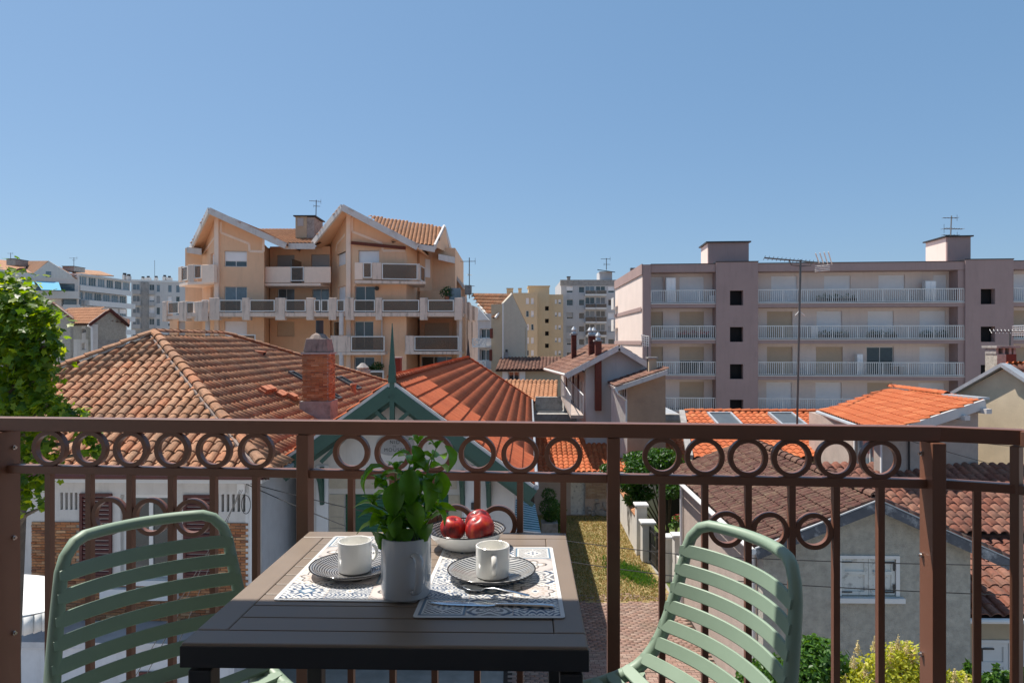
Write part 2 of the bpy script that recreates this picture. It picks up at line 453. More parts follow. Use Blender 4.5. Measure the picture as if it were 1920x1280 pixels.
M['brick_red'] = ramp_mat('red_chimney_bricks', [(0.13, 0.035, 0.024), (0.17, 0.048, 0.030), (0.10, 0.03, 0.022)], patch=(0.05, 0.024, 0.02), patch_amt=0.5, patch_scale=2)
M['mortar'] = mk('brick_mortar', (0.36, 0.31, 0.25), 0.95, var=0.15, bump=0.5)
M['paver'] = ramp_mat('clay_pavers', [(0.22, 0.13, 0.10), (0.30, 0.19, 0.145), (0.26, 0.16, 0.13), (0.34, 0.24, 0.19), (0.20, 0.13, 0.105)], patch=(0.15, 0.13, 0.09), patch_amt=0.5, patch_scale=1.3, fine=0.2)
M['leaf_tree'] = ramp_mat('maple_leaves', [(0.035, 0.08, 0.01), (0.09, 0.18, 0.016), (0.19, 0.29, 0.025), (0.30, 0.38, 0.04), (0.07, 0.14, 0.014), (0.13, 0.22, 0.02), (0.05, 0.11, 0.012)], rough=0.42, fine=0.15, bump=0, trans=0.55)
M['leaf_bush'] = ramp_mat('glossy_shrub_leaves', [(0.04, 0.10, 0.014), (0.06, 0.14, 0.02), (0.09, 0.19, 0.03), (0.05, 0.12, 0.02)], rough=0.4, fine=0.15, bump=0, trans=0.3)
M['leaf_yellow'] = ramp_mat('golden_shrub_leaves', [(0.26, 0.30, 0.022), (0.40, 0.42, 0.035), (0.50, 0.48, 0.06), (0.34, 0.38, 0.04)], rough=0.5, fine=0.15, bump=0, trans=0.35)
M['flower_cream'] = ramp_mat('cream_plumes', [(0.55, 0.45, 0.22), (0.66, 0.56, 0.32), (0.48, 0.42, 0.18)], rough=0.8, fine=0.1, bump=0, trans=0.3)
M['leaf_dark'] = ramp_mat('dark_garden_leaves', [(0.02, 0.05, 0.01), (0.035, 0.085, 0.015), (0.05, 0.11, 0.02)], rough=0.5, fine=0.15, bump=0, trans=0.25)
M['leaf_basil'] = ramp_mat('basil_leaves', [(0.07, 0.19, 0.02), (0.10, 0.25, 0.028), (0.15, 0.32, 0.04), (0.085, 0.22, 0.025)], rough=0.34, fine=0.12, fines=90, bump=0.4, bs=260, dist=0.001, trans=0.42)
M['leaf_dark2'] = ramp_mat('deep_green_garden_leaves', [(0.02, 0.055, 0.01), (0.035, 0.10, 0.014), (0.055, 0.15, 0.02), (0.03, 0.08, 0.012)], rough=0.45, fine=0.15, bump=0, trans=0.3)
M['lawn_green'] = mk('green_lawn', (0.10, 0.14, 0.03), 1.0, var=0.3, vs=3, bump=1, bs=60)
M['balcony_white'] = mk('white_parapet', (0.62, 0.61, 0.60), 0.8, var=0.05, bump=0, streak=0.15)
M['annex'] = mk('ochre_annex_render', (0.44, 0.30, 0.21), 0.95, var=0.12, vs=1.5, bump=0.3, bs=20, stain=0.5, scol=(0.3, 0.2, 0.15))
M['pale_pinkish'] = mk('pale_pinkish_plaster', (0.62, 0.55, 0.50), 0.9, var=0.05, bump=0, streak=0.1)
M['brick_pale'] = ramp_mat('rough_pale_bricks', [(0.30, 0.20, 0.14), (0.38, 0.27, 0.18), (0.43, 0.33, 0.24), (0.33, 0.21, 0.15)], patch=(0.15, 0.12, 0.10), patch_amt=0.6, patch_scale=1.5)
M['stem'] = mk('basil_stem', (0.14, 0.26, 0.06), 0.5, var=0.1, bump=0)
M['grass_dry'] = ramp_mat('dry_grass_blades', [(0.34, 0.24, 0.09), (0.42, 0.30, 0.13), (0.25, 0.22, 0.07), (0.16, 0.19, 0.045)], fine=0.1, bump=0, trans=0.2)
M['red_flower'] = mk('red_geranium', (0.5, 0.03, 0.03), 0.6, var=0.2, bump=0)

def quad_sheet(name, pts, z, mat, kind='structure'):
    mb = MB(); mb.poly([(x, y, z) for x, y in pts])
    return mb.build(name, mat, kind=kind)

# ------------------------------------------------------------------ tiles
def tile_mesh(w, l, h, seg=6, th=0.014, flat=0.22):
    """one clay tile: a pan and a barrel; lower lip at y=0, runs up-slope to y=l"""
    v = []; f = []
    prof = []
    fl = w * flat
    prof.append((0, 0)); prof.append((fl, 0))
    bw = w - fl
    for k in range(seg + 1):
        a = math.pi * k / seg
        prof.append((fl + bw / 2 - bw / 2 * math.cos(a), h * math.sin(a)))
    n = len(prof)
    L = l * 1.12
    for (y, dz, sc) in ((0.0, th + 0.006, 1.0), (L, 0.0, 0.94)):
        for (x, z) in prof: v.append(((x - w / 2) * sc, y, z * sc + dz))
    for (x, z) in prof: v.append((x - w / 2, 0.0, max(z - 0.004, 0)))
    for i in range(n - 1):
        f.append((i, i + 1, n + i + 1, n + i))
        f.append((2 * n + i, 2 * n + i + 1, i + 1, i))
    return v, f

def inside2(pt, poly, m=0.0):
    s = 0
    n = len(poly)
    for i in range(n):
        a = poly[i]; b = poly[(i + 1) % n]
        ex, ey = b[0] - a[0], b[1] - a[1]
        l = math.hypot(ex, ey)
        if l < 1e-6: continue
        c = (ex * (pt[1] - a[1]) - ey * (pt[0] - a[0])) / l
        if c < -m: return False
    return True

def roof_plane(parent, pts, eave, mat, tw, tl, h=None, nind=300, margin=0.0, jit=1.0, deck=True, seg=6, flat=0.22, th=0.014, holes=(), name='roof_tile'):
    """tiles on planar polygon pts (world); eave = (i, j) indices of the eave edge"""
    pts = [Vector(p) for p in pts]
    e0, e1 = pts[eave[0]], pts[eave[1]]
    u = (e1 - e0).normalized()
    nrm = (pts[1] - pts[0]).cross(pts[2] - pts[0]).normalized()
    if nrm.z < 0: nrm = -nrm
    s = nrm.cross(u).normalized()
    if s.z < 0:
        u = -u; s = -s
        s = nrm.cross(u).normalized()
    o = e0
    loc2 = [((p - o).dot(u), (p - o).dot(s)) for p in pts]
    area = sum(loc2[i][0] * loc2[(i + 1) % len(pts)][1] - loc2[(i + 1) % len(pts)][0] * loc2[i][1] for i in range(len(pts)))
    if area < 0: loc2 = loc2[::-1]
    if deck:
        MB().slab([p - nrm * 0.03 for p in pts], 0.10).build('roof_deck', M['deck'], parent)
    amin = min(p[0] for p in loc2); amax = max(p[0] for p in loc2)
    bmin = min(p[1] for p in loc2); bmax = max(p[1] for p in loc2)
    if h is None: h = tw * 0.30
    v, f = tile_mesh(tw, tl, h, seg, th=th, flat=flat)
    mats = []
    rng = random.Random(len(pts) * 31 + int(abs(o.x) * 10))
    nr = int(math.ceil((bmax - bmin) / tl)); ncl = int(math.ceil((amax - amin) / tw)) + 1
    B = Matrix((u, s, nrm)).transposed()
    for r in range(nr):
        for c in range(ncl):
            a = amin + (c + 0.5) * tw; b = bmin + r * tl
            if not inside2((a, b + tl * 0.55), loc2, margin): continue
            if any(h0 < a < h1 and g0 < b + tl / 2 < g1 for (h0, h1, g0, g1) in holes): continue
            jx = rng.gauss(0, 0.0035) * jit; jy = rng.gauss(0, 0.006) * jit; jr = rng.gauss(0, 0.012) * jit
            pos = o + u * (a + jx) + s * (b + jy) + nrm * (0.004 + abs(rng.gauss(0, 0.003)) * jit)
            Rm = B.to_4x4() @ Matrix.Rotation(jr, 4, 'Z') @ Matrix.Rotation(R(-0.4) + rng.gauss(0, 0.008) * jit, 4, 'X')
            Rm.translation = pos
            mats.append(Rm)
    mats.sort(key=lambda m_: m_.translation.length)
    me = bpy.data.meshes.new(name); me.from_pydata(v, [], f); me.materials.append(mat)
    for m_ in mats[:nind]: inst(name, me, parent, m_)
    if len(mats) > nind: joined(name + '_field', v, f, mats[nind:], mat, parent)
    return o, u, s, nrm, loc2

def ridge_caps(parent, a, b, mat, r=0.13, l=0.38, name='ridge_tile', lift=0.03, nmax=120):
    a = Vector(a); b = Vector(b)
    d = b - a; n = max(1, int(d.length / l)); t = d.normalized()
    if t.z < 0 or (abs(t.z) < 1e-4 and t.y < 0): a, b = b, a; t = -t
    l = d.length / n
    sd = t.cross(Vector((0, 0, 1))).normalized(); up = sd.cross(t).normalized()
    v = []; f = []; seg = 6
    for (y, sc, dz) in ((0, 1.08, 0.018), (l * 1.1, 0.9, 0.0)):
        for k in range(seg + 1):
            an = math.pi * k / seg
            v.append((-r * sc * math.cos(an), y, r * 0.75 * sc * math.sin(an) + dz))
    n1 = seg + 1
    for k in range(seg + 1):
        an = math.pi * k / seg
        v.append((-(r * 1.08 - 0.02) * math.cos(an), 0, (r * 1.08 * 0.75 - 0.02) * math.sin(an)))
    for k in range(seg):
        f.append((k, k + 1, n1 + k + 1, n1 + k)); f.append((2 * n1 + k, 2 * n1 + k + 1, k + 1, k))
    me = bpy.data.meshes.new(name); me.from_pydata(v, [], f); me.materials.append(mat)
    B = Matrix((sd, t, up)).transposed()
    rng = random.Random(5)
    for i in range(n):
        m_ = B.to_4x4() @ Matrix.Rotation(rng.gauss(0, 0.02), 4, 'Z')
        m_.translation = a + t * (i * l) + up * (lift - 0.03)
        inst(name, me, parent, m_)

def brickwork(parent, fr, u0, u1, z0, z1, d, bw=0.22, bh=0.06, joint=0.012, mat=None, holes=(), nind=300, name='brick', proud=0.012, clip=None, rnd=0.006):
    mat = mat or M['brick']
    rng = random.Random(int(abs(u0 * 97 + z0 * 13)) + 3)
    mats = []
    rows = max(1, int(round((z1 - z0) / bh))); bh = (z1 - z0) / rows
    v = []
    x0, x1 = -bw / 2 + joint / 2, bw / 2 - joint / 2; zz0, zz1 = -bh / 2 + joint / 2, bh / 2 - joint / 2
    mb = MB().box((x0, -0.03, zz0), (x1, proud, zz1))
    bv = [tuple(p) for p in mb.v]; bf = mb.f
    B = Matrix((fr.u, fr.n, Vector((0, 0, 1)))).transposed().to_4x4()
    for r in range(rows):
        z = z0 + (r + 0.5) * bh
        u = u0 + (bw / 2 if r % 2 == 0 else 0)
        while u < u1 + bw * 0.4:
            a, b = max(u - bw / 2, u0), min(u + bw / 2, u1)
            if b - a > bw * 0.3:
                c = (a + b) / 2; sc = (b - a - joint) / (bw - joint)
                if not any(h0 - 0.02 < c < h1 + 0.02 and g0 - 0.01 < z < g1 + 0.01 for (h0, h1, g0, g1) in holes) and (clip is None or clip(c, z)):
                    S = Matrix.Diagonal((sc, 1, 1, 1))
                    m_ = B @ S
                    m_.translation = fr.P(c, d + rng.uniform(-rnd, rnd), z)
                    mats.append(m_)
            u += bw
    mats.sort(key=lambda m_: m_.translation.length)
    me = bpy.data.meshes.new(name); me.from_pydata(bv, [], bf); me.materials.append(mat)
    for m_ in mats[:nind]: inst(name, me, parent, m_)
    if len(mats) > nind: joined(name + '_field', bv, bf, mats[nind:], mat, parent)

# ------------------------------------------------------------------ walls and windows
def wall(parent, fr, u0, u1, z0, z1, holes, mat, name='wall', th=0.3, d=0.0, kind=None, reveal=0.22, **kw):
    """front sheet with real openings, reveals and a solid back"""
    mb = MB(fr)
    us = sorted(set([u0, u1] + [h[0] for h in holes] + [h[1] for h in holes]))
    zs = sorted(set([z0, z1] + [h[2] for h in holes] + [h[3] for h in holes]))
    us = [u for u in us if u0 - 1e-6 <= u <= u1 + 1e-6]; zs = [z for z in zs if z0 - 1e-6 <= z <= z1 + 1e-6]
    for i in range(len(us) - 1):
        for j in range(len(zs) - 1):
            cu = (us[i] + us[i + 1]) / 2; cz = (zs[j] + zs[j + 1]) / 2
            if any(h[0] < cu < h[1] and h[2] < cz < h[3] for h in holes): continue
            mb.poly([(us[i], d, zs[j]), (us[i + 1], d, zs[j]), (us[i + 1], d, zs[j + 1]), (us[i], d, zs[j + 1])])
    for (a, b, c, e) in holes:
        a2, b2, c2, e2 = max(a, u0), min(b, u1), max(c, z0), min(e, z1)
        mb.poly([(a2, d, c2), (a2, d, e2), (a2, d - reveal, e2), (a2, d - reveal, c2)])
        mb.poly([(b2, d, c2), (b2, d, e2), (b2, d - reveal, e2), (b2, d - reveal, c2)])
        mb.poly([(a2, d, c2), (b2, d, c2), (b2, d - reveal, c2), (a2, d - reveal, c2)])
        mb.poly([(a2, d, e2), (b2, d, e2), (b2, d - reveal, e2), (a2, d - reveal, e2)])
    # returns (sides, top, back)
    t = max(th, reveal + 0.12)
    mb.poly([(u0, d, z0), (u0, d, z1), (u0, d - t, z1), (u0, d - t, z0)])
    mb.poly([(u1, d, z0), (u1, d, z1), (u1, d - t, z1), (u1, d - t, z0)])
    mb.poly([(u0, d, z1), (u1, d, z1), (u1, d - t, z1), (u0, d - t, z1)])
    mb.poly([(u0, d - t, z0), (u1, d - t, z0), (u1, d - t, z1), (u0, d - t, z1)])
    return mb.build(name, mat, parent, norm=False, **kw)

def window(parent, fr, rc, kind='glass', d=0.0, rec=0.16, shutter='shutter_white', frac=0.6, nm=2, frame='frame_white', pane='glass', name='window', fw=0.05, trans=0, label=None):
    u0, u1, z0, z1 = rc
    g0, g1 = u0 + 0.004, u1 - 0.004
    zz0, zz1 = z0 + 0.004, z1 - 0.004
    D = d - rec
    if kind == 'shutter':
        mb = MB(fr)
        n = max(3, int((zz1 - zz0) / 0.11))
        for i in range(n):
            a = zz0 + (zz1 - zz0) * i / n; b = zz0 + (zz1 - zz0) * (i + 1) / n
            mb.hexa([(g0, D - 0.03, a), (g1, D - 0.03, a), (g1, D + 0.012, a), (g0, D + 0.012, a), (g0, D - 0.03, b), (g1, D - 0.03, b), (g1, D - 0.006, b), (g0, D - 0.006, b)])
        return mb.build('roller_shutter', M[shutter], parent, label=label)
    zt = zz1
    w = MB(fr)
    if kind == 'half':
        zt = zz0 + (zz1 - zz0) * (1 - frac)
    w.box((g0, D - 0.05, zz0), (g0 + fw, D, zt)); w.box((g1 - fw, D - 0.05, zz0), (g1, D, zt))
    w.box((g0 + fw, D - 0.05, zz0), (g1 - fw, D, zz0 + fw)); w.box((g0 + fw, D - 0.05, zt - fw), (g1 - fw, D, zt))
    for k in range(1, nm):
        c = g0 + (g1 - g0) * k / nm
        w.box((c - fw / 2, D - 0.05, zz0 + fw), (c + fw / 2, D + 0.003, zt - fw))
    for k in range(1, trans + 1):
        c = zz0 + (zt - zz0) * k / (trans + 1)
        w.box((g0 + fw, D - 0.045, c - fw / 3), (g1 - fw, D - 0.004, c + fw / 3))
    W = w.build(name, M[frame], parent, label=label)
    MB(fr).box((g0 + 0.01, D - 0.042, zz0 + 0.01), (g1 - 0.01, D - 0.03, zt - 0.01)).build('pane', M[pane], W)
    if kind == 'half':
        mb = MB(fr)
        n = max(3, int((zz1 - zt) / 0.11))
        for i in range(n):
            a = zt + (zz1 - zt) * i / n; b = zt + (zz1 - zt) * (i + 1) / n
            mb.hexa([(g0, D - 0.03, a), (g1, D - 0.03, a), (g1, D + 0.03, a), (g0, D + 0.03, a), (g0, D - 0.03, b), (g1, D - 0.03, b), (g1, D + 0.016, b), (g0, D + 0.016, b)])
        mb.build('roller_shutter', M[shutter], parent)
    return W

def gable_wall(parent, fr, pts, mat, name='gable_wall', th=0.3, d=0.0):
    """pts: (u, z) polygon"""
    mb = MB(fr)
    mb.prism([(u, d, z) for u, z in pts], (0, -th, 0))
    return mb.build(name, mat, parent)

def leaf_scatter(name, centers, n, size, mat, parent=None, kind='stuff', seed=1, up=0.3, shape=None, loc=None, label=None, shell=0.55):
    """centers: list of (x,y,z,rx,ry,rz) clumps"""
    rng = np.random.RandomState(seed)
    vol = np.array([c[3] * c[4] * c[5] for c in centers]) ** 0.7; vol /= vol.sum()
    idx = rng.choice(len(centers), n, p=vol)
    Cn = np.array(centers)[idx]
    d = rng.normal(size=(n, 3)); d /= np.linalg.norm(d, axis=1)[:, None]
    r = shell + (1 - shell) * rng.rand(n) ** 0.6
    r = np.where(rng.rand(n) < 0.12, r * 1.12, r)
    pos = Cn[:, :3] + d * Cn[:, 3:6] * r[:, None]
    nz = d * 0.6 + rng.normal(size=(n, 3)) * 0.7; nz[:, 2] += up
    nz /= np.linalg.norm(nz, axis=1)[:, None]
    t = rng.normal(size=(n, 3)); t -= (t * nz).sum(1)[:, None] * nz; t /= np.linalg.norm(t, axis=1)[:, None]
    b = np.cross(nz, t)
    sc = size * (0.65 + 0.7 * rng.rand(n))
    Mx = np.zeros((n, 4, 4)); Mx[:, 3, 3] = 1
    Mx[:, :3, 0] = b * sc[:, None]; Mx[:, :3, 1] = t * sc[:, None]; Mx[:, :3, 2] = nz * sc[:, None]; Mx[:, :3, 3] = pos
    if shape is None: shape = LEAF
    return joined(name, shape[0], shape[1], Mx, mat, parent, kind=kind, loc=loc), Mx

LEAF = ([(0, -0.5, 0), (0.24, -0.08, 0.07), (0.2, 0.2, 0.06), (0, 0.55, -0.03), (-0.2, 0.2, 0.06), (-0.24, -0.08, 0.07)], [(0, 1, 2, 3), (0, 3, 4, 5)])
_a = []
for k, rr in enumerate([0.14, 0.42, 0.33, 0.52, 0.36, 0.60, 0.36, 0.52, 0.33, 0.42]):
    an = -math.pi / 2 + k * math.pi / 5
    _a.append((rr * math.cos(an), rr * math.sin(an), -0.10 * rr * rr + (0.03 if k % 2 else 0.07)))
MAPLE = ([(0, 0, 0.0)] + _a, [(0, 1 + k, 1 + (k + 1) % 10) for k in range(10)])

def antenna(name, base, top, label, cat='antenna', group=None, booms=((0.0, 1.0, 0, 7),), r=0.02, mat='grey_metal'):
    """booms: (drop below top, length, heading deg, elements)"""
    base = Vector(base); top = Vector(top)
    t = thing(name, label, cat, base, group)
    MB().tube([base, top], r, 6).build('mast', M[mat], t)
    for (drop, L_, hd, ne) in booms:
        c = top - Vector((0, 0, drop)); a = R(hd)
        dr = Vector((math.cos(a), math.sin(a), 0)); sd = Vector((-math.sin(a), math.cos(a), 0))
        B_ = MB().tube([c - dr * L_ * 0.4, c + dr * L_ * 0.6], r * 0.6, 5).build('boom', M[mat], t)
        mb = MB()
        for k in range(ne):
            p = c - dr * L_ * 0.4 + dr * L_ * k / max(1, ne - 1)
            w = L_ * (0.22 - 0.10 * k / max(1, ne))
            mb.tube([p - sd * w, p + sd * w], r * 0.35, 4)
            if k == 0: mb.tube([p - Vector((0, 0, w)), p + Vector((0, 0, w))], r * 0.35, 4)
        mb.build('element', M[mat], t, kind='stuff')
    return t
# ================================================================== own balcony
FLOOR = -1.25
MB().box((-3.2, -0.75, FLOOR - 0.2), (2.6, 2.12, FLOOR)).build('balcony_floor', M['pale_floor'], kind='structure')
MB().box((-3.2, -0.75, 1.28), (2.6, 1.965, 1.48)).build('balcony_ceiling', M['own_wall'], kind='structure')
wall(None, frame_xy(-3.2, -0.75, 2.6, -0.75), 0, 5.8, FLOOR, 1.28, [(2.2, 4.2, FLOOR + 0.02, 0.95)], M['own_wall'], name='own_wall', kind='structure')
wd = thing('patio_door', 'white framed glass patio door behind the balcony table', 'door', (-0.1, -0.9, FLOOR))
mb = MB()
for x in (-1.0, -0.03, 0.94): mb.box((x, -0.93, FLOOR + 0.02), (x + 0.06, -0.87, 0.95))
mb.box((-0.94, -0.93, FLOOR + 0.02), (0.94, -0.88, FLOOR + 0.1)); mb.box((-0.94, -0.93, 0.87), (0.94, -0.88, 0.95))
mb.build('door_frame', M['frame_white'], wd)
MB().box((-0.94, -0.91, FLOOR + 0.08), (0.94, -0.90, 0.88)).build('pane', M['glass'], wd)

# ------------------------------------------------------------------ railing
SL = 0.082
def rail_line(x): return 1.96 - SL * x
RF = Fr((-2.2, rail_line(-2.2), 0), (1.2, rail_line(1.2), 0))
ZT, ZT2 = -0.229, -0.269          # top bar
ZL, ZL2 = -0.372, -0.396          # second bar
ZB = -1.12
def rail_bay(fr, ua, ub, nb, rings, low, label, group, post_at_b=True):
    t = thing('balcony_railing', label, 'railing', tuple(fr.P((ua + ub) / 2, 0, FLOOR)), group)
    MB(fr).box((ua, -0.022, ZL2), (ub, 0.012, ZL)).build('lower_bar', M['rail'], t, bevel=0.002)
    MB(fr).box((ua, -0.022, ZB - 0.03), (ub, 0.012, ZB)).build('foot_bar', M['rail'], t, bevel=0.002)
    sp = (ub - ua) / (nb + 1)
    bm_ = MB(); bm_.box((-0.0085, -0.010, ZB - ZL2), (0.0085, 0.010, 0))
    me = bpy.data.meshes.new('baluster'); me.from_pydata([tuple(v) for v in bm_.v], [], bm_.f); me.materials.append(M['rail'])
    Bm = Matrix((fr.u, -fr.n, Vector((0, 0, 1)))).transposed().to_4x4()
    for k in range(nb):
        m_ = Bm.copy(); m_.translation = fr.P(ua + sp * (k + 1), 0, ZL2 + 0.001); inst('baluster', me, t, m_)
    def ring_me(Ro, Ri, dep):
        v = []; f = []; seg = 40
        for k in range(seg):
            a = 2 * math.pi * k / seg; c, s_ = math.cos(a), math.sin(a)
            v += [(Ro * c, -dep, Ro * s_), (Ro * c, dep, Ro * s_), (Ri * c, dep, Ri * s_), (Ri * c, -dep, Ri * s_)]
        for k in range(seg):
            A = 4 * k; B_ = 4 * ((k + 1) % seg)
            for i in range(4): f.append((A + i, B_ + i, B_ + (i + 1) % 4, A + (i + 1) % 4))
        me = bpy.data.meshes.new('ring'); me.from_pydata(v, [], f); me.materials.append(M['rail'])
        for p in me.polygons: p.use_smooth = False
        return me
    if rings:
        R1 = ring_me(0.0535, 0.0405, 0.0095)
        for k in range(nb):
            m_ = Bm.copy(); m_.translation = fr.P(ua + sp * (k + 1), -0.003, (ZT2 + ZL) / 2); inst('ring', R1, t, m_)
    if low:
        R2 = ring_me(sp / 2 - 0.0085, sp / 2 - 0.021, 0.0085)
        for k in low:
            m_ = Bm.copy(); m_.translation = fr.P(ua + sp * (k + 1.5), 0, -0.519); inst('ring', R2, t, m_)
    return t
GR = 'bays of the brown balcony railing'
pu = [RF.U(px) for px in (8, 571, 1150, 1747)]
hw = 0.0175
bays = [(-1.05 + 0.0, pu[0] - hw), (pu[0] + hw, pu[1] - hw), (pu[1] + hw, pu[2] - hw), (pu[2] + hw, pu[3] - hw)]
bays[0] = (pu[0] - 0.86, pu[0] - hw)
labs = ['brown railing bay outside the left edge of the balcony view', 'brown ringed railing bay behind the left green chair',
        'brown ringed railing bay behind the basil and fruit bowl', 'brown ringed railing bay behind the right green chair']
for (a, b), l in zip(bays, labs): rail_bay(RF, a, b, 6, True, (1, 2, 3), l, GR)
tr = thing('handrail', 'brown flat handrail along the top of the balcony railing', 'handrail', tuple(RF.P(1, 0, ZT)))
MB(RF).box((pu[0] - 0.86, -0.026, ZT2), (pu[3] + hw, 0.016, ZT)).build('top_bar', M['rail'], tr, bevel=0.002)
pl = ['brown railing post at the left edge with three bolts', 'brown railing post between the left chair and the table', 'brown railing post just right of the table',
      'thick brown corner railing post with bolts at the right']
for k, u in enumerate(pu):
    t = thing('railing_post', pl[k], 'post', tuple(RF.P(u, 0, FLOOR)), 'posts of the brown balcony railing')
    dd = (0.062, 0.05, 0.036, 0.05)[k]
    MB(RF).box((u - hw, -0.03 - (dd - 0.05), FLOOR), (u + hw, 0.02 + (0.02 if k in (0, 3) else 0), ZT2 - 0.001)).build('post', M['rail'], t, bevel=0.002)
    if k in (0, 3):
        sgn = 1 if k == 0 else -1
        for py in ((848, 1025, 1212) if k == 0 else (857, 1053, 1245)):
            z = (640 - py) / F * 2.0 if k == 0 else (640 - py) / F * 1.82
            c = RF.P(u + sgn * hw, -0.012, z)
            b_ = MB(); b_.tube([c, c + RF.u * sgn * 0.006], 0.0075, 6); b_.tube([c + RF.u * sgn * 0.005, c + RF.u * sgn * 0.011], 0.0045, 10)
            b_.build('bolt', M['steel'], t)
# second leg of railing, turned towards the house
c0 = RF.P(pu[3] + hw, 0, 0)
dirv = Vector((0.925, -0.38, 0)).normalized()
RF2 = Fr(c0, c0 + dirv)
L2 = RF2.U(1906)
rail_bay(RF2, 0.0, L2, 1, False, (), 'short brown railing bay right of the corner post', GR)
MB(RF2).box((0.0, -0.024, ZT2), (L2 + 0.02, 0.016, ZT)).build('top_bar', M['rail'], tr, bevel=0.002)
c1 = RF2.P(L2, 0, 0)
RF3 = Fr(c1, c1 + Vector((0.50, -0.87, 0)))
MB(RF3).box((0.015, -0.024, ZT2 - 0.002), (1.3, 0.016, ZT - 0.002)).build('top_bar', M['rail'], tr, bevel=0.002)
t3 = rail_bay(RF3, 0.0, 1.3, 10, False, (), 'brown railing bay running back to the house at far right', GR)
MB(RF3).box((-0.011, -0.013, FLOOR), (0.011, 0.013, ZT2 - 0.003)).build('end_post', M['rail'], t3, bevel=0.002)

# ------------------------------------------------------------------ table
TB = thing('bistro_table', 'square taupe slatted bistro table set for two', 'table', (-0.213, 1.533, FLOOR), rot=R(-1.3))
def tl(mb, name, mat=M['table'], bevel=0.0015, parent=TB):
    o = mb.build(name, mat, parent, local=True, bevel=bevel); return o
TH = 0.73; H2 = 0.351; fw_ = 0.056
for sy in (-1, 1):
    tl(MB().box((-H2, sy * H2 - (fw_ if sy > 0 else 0), TH - 0.038), (H2, sy * H2 + (fw_ if sy < 0 else 0), TH)), 'frame_rail', bevel=0.003)
for sx in (-1, 1):
    tl(MB().box((sx * H2 - (fw_ if sx > 0 else 0), -H2 + fw_ + 0.0012, TH - 0.038), (sx * H2 + (fw_ if sx < 0 else 0), H2 - fw_ - 0.0012, TH)), 'frame_rail', bevel=0.003)
ns = 10; inner = 2 * (H2 - fw_) - 0.003
me_s = None
for k in range(ns):
    y0 = -H2 + fw_ + 0.0015 + inner * k / ns + 0.0016; y1 = -H2 + fw_ + 0.0015 + inner * (k + 1) / ns - 0.0016
    tl(MB().box((-H2 + fw_ + 0.001, y0, TH - 0.014), (H2 - fw_ - 0.001, y1, TH - 0.0008)), 'slat', bevel=0.0012)
tl(MB().box((-H2 + 0.02, -H2 + 0.02, TH - 0.05), (H2 - 0.02, H2 - 0.02, TH - 0.0385)), 'tray', bevel=0)
for sx in (-1, 1):
    for sy in (-1, 1):
        x = sx * (H2 - 0.028); y = sy * (H2 - 0.028)
        tl(MB().box((x - 0.02, y - 0.02, 0), (x + 0.02, y + 0.02, TH - 0.0505)), 'leg', mat=M['table_dark'], bevel=0.003)
for s_ in (-1, 1):
    tl(MB().box((-H2 - 0.0015, s_ * (H2 + 0.0015) - (0.003 if s_ > 0 else 0), TH - 0.042), (H2 + 0.0015, s_ * (H2 + 0.0015) + (0.003 if s_ < 0 else 0), TH - 0.005)), 'skirt', mat=M['table_dark'])  # dark strips laid over the outer faces of the frame rails
    tl(MB().box((s_ * (H2 + 0.0015) - (0.003 if s_ > 0 else 0), -H2 + 0.002, TH - 0.0415), (s_ * (H2 + 0.0015) + (0.003 if s_ < 0 else 0), H2 - 0.002, TH - 0.0055)), 'skirt', mat=M['table_dark'])
TZ = -0.52

